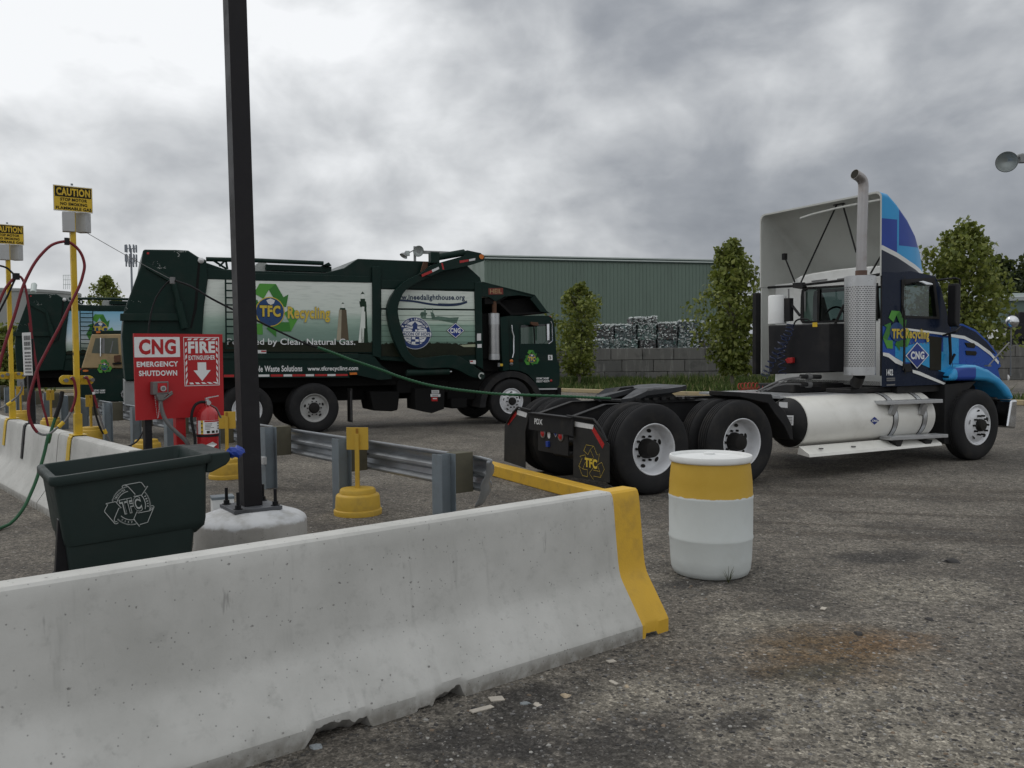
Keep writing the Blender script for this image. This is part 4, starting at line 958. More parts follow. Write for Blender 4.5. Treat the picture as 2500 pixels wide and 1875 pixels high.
mb = MB(); mb.cyl((X, Y_, zs + .02), (X, Y_, zs + .075), .022, M_STEEL, n=12); mb.cyl((X, Y_ - .02, zs + .04), (X, Y_ - .045, zs + .04), .024, M_STEEL, n=14); mb.build('valve', fe, smooth=40)
mb = MB(); q = [SB.at(p, -.13) for p in B5(1040, 1000, 1100, 985, 1205, 965)]; mb.bar(q[0], q[1], .03, .012, M_STEEL); mb.bar(q[1], q[2], .03, .010, M_STEEL); mb.build('lever', fe); mb = MB(); q = [SB.at(p, -.13) for p in B5(1110, 1080, 1180, 1120, 1240, 1245)]; mb.bar(q[0], q[1], .03, .01, M_GREYFIT); mb.bar(q[1], q[2], .03, .01, M_GREYFIT); mb.build('handle', fe)
mb = MB(); mb.tube(curve_pts([SB.at(p, -.16) for p in B5(1040, 1045, 975, 1048, 915, 1085, 880, 1160, 868, 1250, 880, 1340, 900, 1430, 912, 1500, 915, 1600)], 5), .015, M_RUBBER, 8); mb.build('discharge_hose', fe, smooth=50)
mb = MB(); mb.box((X - .02, Y_ + rr, zs - .2), (X + .02, -.001, zs - .12), M_BLACK); mb.lathe([(rr + .004, za - .03), (rr + .004, za - .006)], (X, Y_, 0), (0, 0, 1), M_BLACK, 28, False); mb.build('bracket', fe)

# ---- tall black lamp pole on its round footing
PZ = 7.1; pb = atY(608, 1235, PZ); pz0 = pb.z
PLF = Frame((pb.x, pb.y + .05, 0), R(35))
pl = thing('light_pole', 'tall square black pole on a white topped round concrete footing', 'light pole', PLF)
M_POLE = mat('bronze black pole paint', (.020, .019, .021), .42, var=.12, scale=3, dirt=(.035, .034, .034), damt=.4)
fz = pz0 - .03
def footing_mat():
    m_ = concrete_material('painted footing', (.26, .25, .23), (.36, .35, .33)); t = NT(m_.node_tree); b = t.n['Principled BSDF']
    old = b.inputs['Base Color'].links[0].from_socket; P_ = t.node('ShaderNodeTexCoord').outputs['Object']; z = t.sep(P_)[2]
    e = t.m('ADD', z, t.m('MULTIPLY', t.m('SUBTRACT', t.noise(P_, 9, 4), .5), .09)); t.put(b.inputs['Base Color'], t.mix(t.rng(e, fz - .10, fz - .08), old, t.mix(t.rng(t.noise(P_, 7, 5, .6), .4, .7), (.50, .51, .52), (.36, .36, .35)))); return m_
mb = MB(); fr_ = .455; mb.lathe([(fr_ + .02, 0), (fr_ + .01, .05), (fr_, .1), (fr_, fz - .10), (fr_ - .012, fz - .075), (fr_ - .05, fz - .05), (fr_ - .17, fz - .008), (fr_ - .22, fz), (.0001, fz)], (.0, .0, 0), (0, 0, 1), footing_mat(), 48); mb.build('footing', pl, smooth=50)
mb = MB(); mb.box((-.20, -.20, fz + .001), (.20, .20, fz + .030), mat('worn grey plate', (.10, .105, .115), .5, .2, var=.4, scale=8, dirt=(.03, .03, .03), damt=.8, dscale=5)); mb.build('base_plate', pl, bevel=.004)
lx = PLF.loc(V((pb.x - .012 * 8.6, pb.y + .05, 0))); mb = MB(); h_ = .076; mb.hexa([(-h_, -h_, pz0), (h_, -h_, pz0), (h_, h_, pz0), (-h_, h_, pz0)] + [(lx[0] + a, lx[1] + b, 9.0) for a, b in ((-h_, -h_), (h_, -h_), (h_, h_), (-h_, h_))], M_POLE); mb.build('pole', pl, bevel=.006)
for (a, b) in ((-.155, -.155), (.155, -.155), (.155, .155), (-.155, .155)):
    mb = MB(); mb.cyl((a, b, pz0 + .001), (a, b, pz0 + .006), .036, M_BLACK, n=16); mb.cyl((a, b, pz0 + .006), (a, b, pz0 + .035), .024, M_BLACK, n=6); mb.cyl((a, b, pz0 + .035), (a, b, pz0 + .14), .0135, M_BLACK, n=10); mb.build('anchor_bolt', pl, smooth=30)
cbk = thing('concrete_block', 'small white painted block lying behind the pole footing plate', 'block', loc=tuple(atY(543, 1240, 7.45).xy) + (0,)); zt_ = atY(543, 1211, 7.45).z
mb = MB(); mb.box((-.09, -.07, 0), (.09, .07, zt_), M_WHITE); mb.build('body', cbk, bevel=.006); mb = MB(); mb.box((-.095, -.075, zt_ - .02), (.095, .075, zt_ + .004), M_GSTEEL); mb.build('lid', cbk, bevel=.003); cbk.rotation_euler = (0, 0, R(25))

# ---- guardrail
GA = math.atan2(-2.83, 2.27); GP = G(1066, 1250, 0); zc = None
GP = V((-.66, 7.47, 0)); GF = Frame(GP, GA)
gl = thing('guardrail', 'galvanised guardrail on steel posts between the island and the trucks', 'guardrail', GF)
M_WBLOCK = mat('weathered timber block', (.095, .088, .062), .85, var=.3, scale=9, dirt=(.05, .055, .04), damt=.5)
NPOST = 14
for k in range(NPOST):
    x = -1.905 * k; mb = MB()
    mb.box((x - .075, -.005, 0), (x + .075, .003, .75), M_GSTEEL); mb.box((x - .075, .137, 0), (x + .075, .145, .75), M_GSTEEL); mb.box((x - .004, .004, 0), (x + .004, .136, .75), M_GSTEEL); mb.build('post', gl)
    mb = MB(); mb.box((x - .075, .147, .40), (x + .075, .335, .755), M_WBLOCK); mb.build('block', gl, bevel=.006)
def wbeam(k=1.0): return [(z * k, t_) for z, t_ in ((-.156, 0), (-.132, .004), (-.10, .07), (-.052, .083), (-.012, .012), (.012, .012), (.052, .083), (.10, .07), (.132, .004), (.156, 0))]
mb = MB(); secs = [(-1.905 * (NPOST - 1) - .3, 0, 1.0, 0)] + [(-1.905 * k - .0, 0, 1, 0) for k in range(NPOST - 2, 0, -1)] + [(.02, 0, 1.0, 0), (.16, .01, 1.0, 0), (.25, .0, 1.04, -.01), (.33, -.03, 1.12, -.02), (.40, -.085, 1.2, -.03), (.46, -.16, 1.28, -.03), (.50, -.24, 1.32, -.03)]
vs = []; pn = len(wbeam())
for (x, dt, kz, dz_) in secs:
    fl = max(.25, 1 - max(0, x - .16) * 2.4)
    for z, t_ in wbeam(kz): vs.append((x + max(0, x - .16) * z * 1.3, .34 + t_ * fl + dt, .565 + z + dz_))
mb.add(vs, [(j * pn + i, (j + 1) * pn + i, (j + 1) * pn + i + 1, j * pn + i + 1) for j in range(len(secs) - 1) for i in range(pn - 1)], M_GALV)
ro = mb.build('rail', gl, smooth=45, recalc=False); sm = ro.modifiers.new('sheet', 'SOLIDIFY'); sm.thickness = .004
pb3 = GF.at(B1(530, 465)[0], -.01); mb = MB(); mb.box((pb3[0] - .05, -.05, pb3[2] - .045), (pb3[0] + .05, -.006, pb3[2] + .045), M_BOXGREY); mb.build('junction_box', gl, bevel=.004)

# ---- yellow delineators
def delineator(p, turn, label, half=1.0):
    r0 = thing('delineator', label, 'delineator', loc=(p[0], p[1], 0), group='yellow paddle markers along the guardrail'); r0.rotation_euler = (0, 0, turn)
    mb = MB(); mb.lathe([(.242, 0), (.245, .045), (.238, .055), (.230, .058), (.222, .19), (.212, .205), (.186, .215), (.180, .25), (.17, .262), (.0001, .266)], (0, 0, 0), (0, 0, 1), M_DYEL, 40)
    mb.build('base', r0, smooth=40)
    mb = MB(); mb.box((-.022, -.012, .262), (.022, .012, .82), M_DYEL); mb.build('stem', r0, bevel=.003)
    mb = MB(); mb.box((-.115 * half, .0125, .655), (.115 * half, .022, .885), M_DYEL); mb.box((-.012, .0, .665), (.012, .0122, .875), mat_rust); mb.build('paddle', r0, bevel=.002)
    return r0
mat_rust = mat('rusted seam', (.30, .15, .02), .8, var=.3)
d0 = G(874, 1254); dstep = V((-2.22, 2.68, 0))
for i, (lb, tn, hf) in enumerate((('yellow paddle marker standing nearest, in front of the guardrail', R(-8), 1), ('yellow paddle marker half hidden by the tall black pole', R(2), 1), ('yellow paddle marker mostly hidden behind the red sign', R(55), 1), ('yellow paddle marker right of the near fuel post', R(58), .8), ('yellow paddle marker between notice post and near fuel post', R(58), .8), ('yellow paddle marker between far fuel post and notice post', R(50), .8))):
    delineator(d0 + dstep * i, tn, lb, hf)

# ---- yellow timber kerb
a, b = G(1197, 1124, .15), G(1451, 1186, .15); d_ = (b - a).normalized(); KA = math.atan2(d_.y, d_.x); KF = Frame((a.x, a.y, 0), KA)
kl = (b - a).length + .35
mb = MB(); mb.box((0, -.19, 0), (kl, 0, .15), M_CYEL); o = mb.build('parking_kerb', bevel=.012); o.location = KF.o; o.rotation_euler = (0, 0, KA); tag(o, 'long yellow painted kerb beam lying behind the barrier end', 'kerb')

# ---- drum
dr = G(1735, 1424); dc = V((1.457, 6.30, 0)); drm = thing('drum', 'white plastic drum with yellow painted top half standing on the gravel', 'drum', loc=tuple(dc))
M_DRUM = mat('white polythene', (.60, .635, .625), .5, var=.04, scale=3, dirt=(.42, .42, .38), damt=.35, dscale=2.5)
def drum_mat():
    m_ = mat('drum paint', (.60, .635, .625), .5, var=.04, scale=3, dirt=(.42, .42, .38), damt=.35, dscale=2.5); t = NT(m_.node_tree); b = t.n['Principled BSDF']
    old = b.inputs['Base Color'].links[0].from_socket; P_ = t.node('ShaderNodeTexCoord').outputs['Object']; z = t.sep(P_)[2]
    e = t.m('ADD', z, t.m('MULTIPLY', t.m('SUBTRACT', t.noise(t.vm('MULTIPLY', P_, (1, 1, .3)), 22, 4), .5), .022))
    ye = t.mix(t.noise(P_, 5, 5, .6), (.47, .29, .03), (.56, .36, .05)); t.put(b.inputs['Base Color'], t.mix(t.rng(e, .583, .587), old, ye))
    bn = t.node('ShaderNodeBump'); bn.inputs['Strength'].default_value = .12; bn.inputs['Distance'].default_value = .01; t.put(bn.inputs['Height'], t.noise(P_, 18, 3)); t.l.new(bn.outputs[0], b.inputs['Normal']); return m_
mb = MB(); mb.lathe([(.0001, .012), (.225, .012), (.25, .0), (.272, .012), (.287, .05), (.295, .13), (.300, .255), (.305, .27), (.306, .28), (.302, .295), (.3035, .45), (.3035, .555), (.3065, .57), (.3065, .578), (.302, .592), (.299, .68), (.292, .75), (.285, .81), (.283, .825)], (0, 0, 0), (0, 0, 1), drum_mat(), 64); mb.build('body', drm, smooth=40)
mb = MB(); mb.lathe([(.283, .823), (.296, .828), (.300, .838), (.300, .864), (.296, .872), (.286, .873), (.280, .866), (.276, .852), (.25, .848), (.0001, .852)], (0, 0, 0), (0, 0, 1), M_WHITE, 64); mb.build('rim', drm, smooth=50)
for a_ in (R(80), R(250)):
    mb = MB(); mb.cyl((math.cos(a_) * .19, math.sin(a_) * .19, .848), (math.cos(a_) * .19, math.sin(a_) * .19, .866), .042, M_WHITE, n=12); mb.build('bung', drm, smooth=30)
wd_ = G(*B4(932, 606)[0]); mb = MB(); rw_ = random.Random(2)
M_WEED = mat('weed', (.05, .055, .022), .8, var=.4)
for i in range(9):
    a_ = rw_.random() * 6.28; h_ = rw_.uniform(.05, .13); e = V((math.cos(a_) * .04, math.sin(a_) * .03, h_)); mb.tube([(0, 0, 0), e * .55 + V((0, 0, .01)), e], [.0018, .0014, .0006], M_WEED, 4)
o = mb.build('weed_sprig', smooth=0); o.location = wd_ + V((0, -.02, 0)); tag(o, 'small dry weed sprouting at the foot of the drum', 'weed')

# ---- green cart
CF = Frame((-2.8, 5.2), R(34)); ct = thing('cart', 'big dark green plastic cart with white emblem behind the barrier', 'cart', CF)
M_CART = mat('dark green polythene', (.021, .032, .030), .48, var=.12, scale=5, dirt=(.035, .04, .036), damt=.4, bump=.08, bscale=160)
CL, CW = .925, .75
def rrect(x0, x1, y0, y1, r, zf, n=5):
    pts = []
    for cx, cy, a0 in ((x1 - r, y0 + r, -90), (x1 - r, y1 - r, 0), (x0 + r, y1 - r, 90), (x0 + r, y0 + r, 180)):
        for i in range(n + 1):
            a_ = R(a0 + 90 * i / n); x, y = cx + math.cos(a_) * r, cy + math.sin(a_) * r; pts.append((x, y, zf(x)))
    return pts
rise = .081; top = lambda dz_: (lambda x: .90 + rise * max(0, x) + dz_)
loops = [rrect(.10, CL - .06, .06, CW - .06, .05, lambda x: .42 + .03 * x), rrect(.065, CL - .02, .015, CW - .02, .05, lambda x: .455 + .045 * x), rrect(.055, CL - .012, .008, CW - .01, .05, lambda x: .50 + .05 * x), rrect(.012, CL - .004, .006, CW - .004, .05, top(-.085)), rrect(.01, CL, .004, CW, .05, top(-.062)), rrect(-.012, CL + .02, -.018, CW + .018, .06, top(-.058)), rrect(-.02, CL + .025, -.024, CW + .022, .06, top(-.045)), rrect(-.02, CL + .025, -.024, CW + .022, .06, top(-.008)), rrect(-.014, CL + .02, -.018, CW + .016, .055, top(0)), rrect(.02, CL - .02, .02, CW - .02, .045, top(0)), rrect(.026, CL - .026, .026, CW - .026, .045, top(-.01)), rrect(.09, CL - .06, .06, CW - .06, .05, lambda x: .50 + .05 * x)]
mb = MB(); nn = len(loops[0]); vs = [q for l_ in loops for q in l_]; fs = [(j * nn + i, j * nn + (i + 1) % nn, (j + 1) * nn + (i + 1) % nn, (j + 1) * nn + i) for j in range(len(loops) - 1) for i in range(nn)]
fs += [tuple(range(nn - 1, -1, -1)), tuple((len(loops) - 1) * nn + i for i in range(nn))]; mb.add(vs, fs, M_CART)
ctub = mb.build('tub', ct, smooth=38)
mb = MB(); l0, l1_ = rrect(.105, CL - .13, .04, CW - .07, .04, lambda x: .10), rrect(.07, CL - .085, .022, CW - .05, .04, lambda x: .455 + .045 * x); mb.add(l0 + l1_, [(i, (i + 1) % nn, nn + (i + 1) % nn, nn + i) for i in range(nn)] + [tuple(range(nn - 1, -1, -1))], M_CART); mb.build('lower_body', ct, smooth=38)
mb = MB(); zr = .90 + rise * CL; mb.prism([(CL + .01, .03, zr - .004), (CL + .15, .03, zr + .002), (CL + .158, .03, zr - .05), (CL + .13, .03, zr - .085), (CL + .03, .03, zr - .13), (CL - .01, .03, zr - .13)], (0, CW - .06, 0), M_CART); mb.build('handle_shelf', ct, bevel=.012)
mb = MB(); mb.prism([(.0, .10, .12), (.035, .10, .62), (.08, .10, .62), (.12, .10, .12)], (0, .08, 0), M_BLACK); mb.build('strut', ct, bevel=.006)
for (sx, ty) in ((.14, .02), (.14, CW - .06), (CL - .22, .02), (CL - .22, CW - .06)):
    mb = MB(); mb.cyl((sx, ty, .1), (sx, ty + .045, .1), .10, M_RUBBER, n=24); mb.build('wheel', ct, smooth=40)
M_EMB = mat('pale print', (.36, .38, .37), .6, var=.1, scale=30)
def arrows():
    A = [(-.50, .57), (-.32, .88), (.20, .88), (-.03, .69), (-.20, .40)]; B = [(.20, .88), (.44, .47), (.60, .56), (.52, .16), (.10, .24), (.19, .32), (-.03, .69)]
    out = []
    for k in range(3):
        a_ = -2 * math.pi / 3 * k; rot = lambda p: (p[0] * math.cos(a_) - p[1] * math.sin(a_), p[0] * math.sin(a_) + p[1] * math.cos(a_)); out.append(([rot(p) for p in A], [rot(p) for p in B]))
    return out
EM = crop(245, 1165, 140 / 1025.0)
E2 = lambda x, y, k=1: CF.at(EM(x, y)[0], 0) * 1.0 + V((0, .0008 - .0012 * k, 0))
EL = lambda *a: [E2(x, y) for x, y in zip(a[::2], a[1::2])]
mb = MB(); lw = .0046
for pl_ in ((395, 190, 390, 165, 405, 148, 440, 138, 700, 90, 735, 96, 800, 180, 848, 158, 740, 318, 592, 346, 622, 305, 500, 172, 470, 150, 440, 146), (95, 475, 270, 436, 375, 550, 330, 552, 250, 742, 248, 775, 265, 800, 300, 792), (95, 475, 130, 492, 74, 598, 80, 625, 262, 832, 290, 832, 322, 812), (905, 512, 940, 508, 960, 528, 845, 805, 706, 846, 702, 882, 596, 750, 655, 612, 672, 640, 880, 600, 925, 575, 932, 545, 905, 550, 880, 590)): mb.strip(curve_pts(EL(*pl_), 1), lw, (0, 1, 0), M_EMB)
pc_ = lambda a, r: (548 + r * math.cos(R(a)), 505 - r * math.sin(R(a)))
for a0, a1, wrd, fl in ((168, 102, 'TIDEWATER', 1), (44, -14, 'FIBRE', 1), (226, 286, 'CORP', -1)):
    n_ = 34; seg = [a0 + (a1 - a0) * i / n_ for i in range(n_ + 1)]
    mb.strip([E2(*pc_(a, 352 if i % 2 else 332)) for i, a in enumerate(seg)], lw * .8, (0, 1, 0), M_EMB); mb.strip([E2(*pc_(a, 258)) for a in seg], lw, (0, 1, 0), M_EMB)
    for i, chh in enumerate(wrd):
        f_ = .12 + .76 * (i + .5) / len(wrd); a = a0 + (a1 - a0) * f_; cx, cy = pc_(a, 300); ux, uy = math.sin(R(a)), math.cos(R(a)); vx, vy = math.cos(R(a)), -math.sin(R(a))
        if fl < 0: ux, uy, vx, vy = -ux, -uy, -vx, -vy
        P_ = lambda p, q: E2(cx + ux * p + vx * q, cy + uy * p + vy * q); o_ = P_(-11, -17); mb.text(chh, o_, P_(11, -17) - o_, P_(-11, 17) - o_, M_EMB, .03)
def ttx(bl, br, tl, mt, k, b): o_ = E2(*bl, k); mb.text('TFC', o_, E2(*br, k) - o_, E2(*tl, k) - o_, mt, b)
ttx((392, 680), (765, 600), (322, 405), M_EMB, 2, .07); ttx((405, 664), (750, 590), (342, 412), M_CART, 3, .0)
mb.build('emblem', ct, smooth=0, recalc=False)
# blue scrap tied to the cart handle
mb = MB(); rr_ = random.Random(6); bc_ = CF.world((CL + .17, .09, zr - .015)); M_BLUE = mat('blue plastic film', (.012, .04, .26), .4, var=.3, scale=30)
vs = []; nr, ns = 7, 9
for i in range(nr):
    for j in range(ns): q = V((i / (nr - 1) * .12 - .03, 0, 0)); a_ = 6.28 * j / ns; w_ = .014 + .028 * math.sin(3.0 * i / (nr - 1)); q += V((0, math.cos(a_) * w_, math.sin(a_) * w_)) + V([rr_.uniform(-.009, .009) for _ in range(3)]); vs.append(q)
mb.add(vs, [(i * ns + j, i * ns + (j + 1) % ns, (i + 1) * ns + (j + 1) % ns, (i + 1) * ns + j) for i in range(nr - 1) for j in range(ns)] + [tuple(range(ns)), tuple((nr - 1) * ns + j for j in range(ns))], M_BLUE)
o = mb.build('plastic_bag', smooth=0); o.location = bc_; o.rotation_euler = (0, R(-8), R(20)); tag(o, 'crumpled blue plastic film stuck on the cart handle', 'bag')
# ================================================================ ROAD TRACTOR
def rubber_mat():
    m_ = mat('tyre rubber', (.022, .022, .023), .75, var=.25, scale=10, dirt=(.06, .055, .048), damt=.45, dscale=4); return m_
M_TYRE = rubber_mat()
M_RIMW = mat('white rim paint', (.66, .67, .69), .4, var=.05, scale=6, dirt=(.22, .20, .17), damt=.4, dscale=5)
M_HUB = mat('greasy hub', (.02, .019, .018), .55, var=.3, scale=20)
M_CHASSIS = mat('black chassis', (.022, .022, .023), .5, var=.25, scale=5, dirt=(.06, .053, .045), damt=.5, dscale=4)
M_CHROME = mat('chrome', (.62, .63, .65), .16, 1.0, var=.05)
M_ALU = mat('aluminium tread plate', (.50, .51, .52), .35, .7, var=.12, scale=12, dirt=(.3, .29, .27), damt=.4)
M_TWHITE = mat('white truck paint', (.74, .75, .73), .35, var=.04, scale=2, dirt=(.36, .34, .30), damt=.35, dscale=2, coat=.3)
M_FWHITE = mat('bare fairing inside', (.50, .51, .48), .6, var=.06, scale=2, dirt=(.3, .29, .27), damt=.35, dscale=1.5)
M_NAVY = mat('navy wrap', (.010, .016, .034), .25, var=.15, scale=3, coat=.6)
M_BLUEM = mat('royal blue wrap', (.012, .07, .33), .3, var=.12, scale=3, spec=.25)
M_BLUEL = mat('light blue wrap', (.03, .29, .58), .3, var=.1, scale=3, spec=.25)
M_GREENL = mat('logo green', (.075, .29, .035), .4, var=.1, scale=5)
M_GREEND = mat('logo dark green', (.035, .18, .025), .4, var=.1, scale=5)
M_YELL = mat('logo yellow', (.58, .43, .05), .4, var=.06)
M_GLOBE = mat('logo globe', (.012, .05, .15), .35, var=.5, scale=4)
M_DIAM = mat('sign blue', (.012, .035, .22), .4, var=.05)
M_REFR = mat('red reflector', (.38, .02, .02), .3, var=.06)
M_REFW = mat('white reflector', (.62, .62, .62), .3, var=.06)
M_AMBER = mat('amber lens', (.55, .15, .02), .25, var=.05)
def glass_mat():
    m_ = bpy.data.materials.new('tinted cab glass'); m_.use_nodes = True; t = NT(m_.node_tree); t.n.remove(t.n['Principled BSDF'])
    tr_ = t.node('ShaderNodeBsdfTransparent'); tr_.inputs[0].default_value = (.34, .42, .39, 1)
    gl_ = t.node('ShaderNodeBsdfGlossy'); gl_.inputs['Roughness'].default_value = .03; gl_.inputs[0].default_value = (.9, .95, .95, 1)
    lw_ = t.node('ShaderNodeLayerWeight'); lw_.inputs[0].default_value = .5; mx_ = t.node('ShaderNodeMixShader')
    t.put(mx_.inputs[0], t.m('ADD', t.m('MULTIPLY', t.m('POWER', lw_.outputs['Facing'], 3.0), .6), .045)); t.l.new(tr_.outputs[0], mx_.inputs[1]); t.l.new(gl_.outputs[0], mx_.inputs[2]); t.l.new(mx_.outputs[0], t.n['Material Output'].inputs[0]); return m_
M_CABIN = mat('dark cabin trim', (.045, .045, .047), .8, var=.2)
M_GLASS = glass_mat()
def perf_mat():
    m_ = bpy.data.materials.new('perforated heat shield'); m_.use_nodes = True
    t = NT(m_.node_tree); b = t.n['Principled BSDF']; P_ = t.node('ShaderNodeTexCoord').outputs['Object']
    x, y, z = t.sep(P_); a = t.m('MULTIPLY', t.m('ARCTAN2', y, x), 5.3)
    rows = t.m('DIVIDE', z, .026); ri = t.m('FLOOR', rows); odd = t.m('MULTIPLY', t.m('MODULO', ri, 2.0), .5)
    u = t.m('FRACT', t.m('ADD', a, odd)); v = t.m('FRACT', rows)
    e = t.m('MULTIPLY', t.m('MULTIPLY', t.m('GREATER_THAN', u, .2), t.m('LESS_THAN', u, .8)), t.m('MULTIPLY', t.m('GREATER_THAN', v, .3), t.m('LESS_THAN', v, .72)))
    t.put(b.inputs['Base Color'], t.mix(e, t.mix(t.noise(P_, 5, 4), (.40, .40, .40), (.56, .56, .56)), (.02, .02, .02))); t.put(b.inputs['Metallic'], t.m('SUBTRACT', .85, t.m('MULTIPLY', e, .8)))
    b.inputs['Roughness'].default_value = .32; return m_
M_PERF = perf_mat()

TR_W = .52
def tyre_prof(w_, r=TR_W):
    k = r / .52
    p = [(.292, .028), (.30, .018), (.33, .010), (.38, .001), (.43, .001), (.47, .010), (.50, .026), (.512, .040), (.516, .052)]
    g = []
    for u in (.30, .43, .57, .70):
        c = w_ * u; g += [(.520, c - .010), (.508, c - .006), (.508, c + .006), (.520, c + .010)]
    full = p + g + [(r_, w_ - h) for r_, h in reversed(p)]
    return [(a * k, h) for a, h in full]
def wheel(root, s_, t0, side, kind_, r=TR_W, w_=.27, rim=None, name='wheel'):
    """Wheel with axis along t; its outer face at t0, body running towards side."""
    rim = rim or M_RIMW; k = r / .52
    ax = V((0, side, 0)); c = V((s_, t0, r)); mb = MB()
    mb.lathe(tyre_prof(w_, r), c, ax, M_TYRE, 56, False)
    o = mb.build(name, root, smooth=38)
    if kind_ == 'plain': 
        mb = MB(); mb.lathe([(.295 * k, .03), (.27 * k, .05), (.26 * k, .12), (.0001, .12)], c, ax, M_CHASSIS, 32, False); mb.build('rim', o, smooth=40); return o
    mb = MB()
    if kind_ == 'deep':
        pr = [(.296, .03), (.300, .020), (.292, .014), (.282, .022), (.272, .05), (.262, .11), (.254, .155), (.243, .175), (.225, .182), (.16, .176), (.135, .17), (.0001, .17)]
    elif kind_ == 'shallow':
        pr = [(.296, .03), (.300, .020), (.292, .014), (.282, .022), (.272, .045), (.262, .075), (.25, .085), (.235, .085), (.16, .07), (.13, .06), (.0001, .06)]
    else:
        pr = [(.296, .03), (.300, .020), (.292, .012), (.280, .018), (.270, .04), (.258, .05), (.246, .04), (.225, .018), (.18, -.002), (.14, -.010), (.10, -.010), (.0001, -.01)]
    mb.lathe([(a * k, h) for a, h in pr], c, ax, rim, 48, False)
    nh, rh, hh = {'deep': (6, .205, .176), 'shallow': (5, .195, .074), 'front': (5, .205, .003)}[kind_]
    for i in range(nh):
        a = 2 * math.pi * (i + .3) / nh; q = c + V((math.cos(a) * rh * k, side * (hh - .0035), math.sin(a) * rh * k)); er = V((math.cos(a), side * (.0 if kind_ != 'front' else -.35), math.sin(a))) * .022 * k
        if kind_ == 'front': q = c + V((math.cos(a) * rh * k, side * .002, math.sin(a) * rh * k))
        mb.disc(q, er, V((-math.sin(a), 0, math.cos(a))) * .034 * k, M_HUB, 16)
    mb.build('rim', o, smooth=30, recalc=False)
    mb = MB()
    if kind_ == 'deep':
        mb.lathe([(.118 * k, .172), (.112 * k, .12), (.10 * k, .06), (.092 * k, .035), (.06 * k, .028), (.0001, .026)], c, ax, M_HUB, 24, False)
        lug, lh = M_HUB, .172
    elif kind_ == 'shallow':
        mb.lathe([(.118 * k, .065), (.105 * k, .03), (.095 * k, .01), (.06 * k, .0), (.0001, .0)], c, ax, M_HUB, 24, False); lug, lh = M_CHASSIS, .062
    else:
        mb.lathe([(.092 * k, -.008), (.088 * k, -.05), (.075 * k, -.075), (.0001, -.08)], c, ax, M_HUB, 24, False); lug, lh = M_HUB, -.008
    for i in range(10):
        a = 2 * math.pi * i / 10; q = c + V((math.cos(a) * .142 * k, side * (lh - .002), math.sin(a) * .142 * k)); mb.cyl(q, q + V((0, -side * (.03 if kind_ != 'front' else .05), 0)), .015 * k, lug, n=6)
    mb.build('hub', o, smooth=30)
    return o

TF = Frame((1.619, 9.716, 0), R(28))
tr = thing('semi_tractor', 'blue and white road tractor with roof fairing parked without trailer', 'truck', TF)
def side(mb, ps, t_, depth, mt): mb.prism(TF.pts(ps, t_), (0, depth, 0), mt)
def rear(mb, ps, s_, depth, mt): mb.prism(TF.ptsS(ps, s_), (depth, 0, 0), mt)
def logo(mb, P2, k0, filled=True):
    """Chasing arrows round a globe; P2(x, y, k) places a unit point in layer k."""
    for A, B in arrows():
        mb.poly([P2(*p, k0) for p in A], M_GREENL); mb.poly([P2(*p, k0 + 1) for p in B], M_GREEND)
    n = 24; mb.poly([P2(.47 * math.cos(6.2832 * i / n), .47 * math.sin(6.2832 * i / n), k0 + 2) for i in range(n)], M_YELL); mb.poly([P2(.44 * math.cos(6.2832 * i / n), .44 * math.sin(6.2832 * i / n), k0 + 3) for i in range(n)], M_GLOBE)
    mb.poly([P2(x, y, k0 + 4) for x, y in ((-.12, .36), (.02, .42), (.16, .36), (.12, .26), (.02, .22), (-.06, .26))], M_REFW)
def put(mb, P2, txt, x0, x1, y0, y1, mt, k, b=.04, sh=0.0):
    o_ = P2(x0, y0, k); mb.text(txt, o_, P2(x1, y0, k) - o_, P2(x0, y1, k) - o_, mt, b, sh)
def affine(fr, t_, c, ux, uy, step=.0022):
    """Map the unit plane to the side plane: c the centre, ux and uy pixels at (1,0) and (0,1)."""
    C0, X_, Y_ = fr.at(c, t_), fr.at(ux, t_), fr.at(uy, t_)
    return lambda x, y, k=0: C0 + (X_ - C0) * x + (Y_ - C0) * y + V((0, -step * k, 0))

WB = TF.at((2393, 1040), 0)[0]; W2 = 1.325; FAR = 2.44
for s_ in (0.0, W2):
    wheel(tr, s_, 0.0, 1, 'deep'); wheel(tr, s_, .33, 1, 'plain'); wheel(tr, s_, FAR, -1, 'deep'); wheel(tr, s_, FAR - .33, -1, 'plain')
wheel(tr, WB, .02, 1, 'front'); wheel(tr, WB, FAR - .02, -1, 'front')
# frame
mb = MB()
for t_ in (.80, 1.56):
    pr = [(-.64, .66), (-.64, .865), (-.58, .875), (-.12, 1.0), (WB + .5, 1.0), (WB + .5, .72), (-.10, .72)]
    mb.prism([(a, t_ + .035, b) for a, b in pr], (0, .012, 0), M_CHASSIS)
    up = [(-.64, .867), (-.58, .877), (-.12, 1.002), (WB + .3, 1.002)]
    for (a, b), (c, d_) in zip(up[:-1], up[1:]): mb.hexa([(a, t_, b - .01), (c, t_, d_ - .01), (c, t_ + .08, d_ - .01), (a, t_ + .08, b - .01), (a, t_, b), (c, t_, d_), (c, t_ + .08, d_), (a, t_ + .08, b)], M_CHASSIS)
    mb.box((-.08, t_, .72), (WB + .3, t_ + .08, .73), M_CHASSIS)
for a in (.30, 1.0, 1.9, 2.6, 3.4): mb.box((a, .85, .76), (a + .1, 1.59, .97), M_CHASSIS)
mb.build('frame', tr)
mb = MB(); mb.box((-.665, .70, .655), (-.642, 1.74, .862), M_CHASSIS); mb.box((-.70, .70, .862), (-.60, 1.74, .874), M_CHASSIS)
o_ = V((-.667, 1.60, .735)); mb.text('PDX', o_, V((0, -.20, 0)), V((0, 0, .07)), M_LWHITE, .02)
mb.build('end_crossmember', tr, smooth=0)
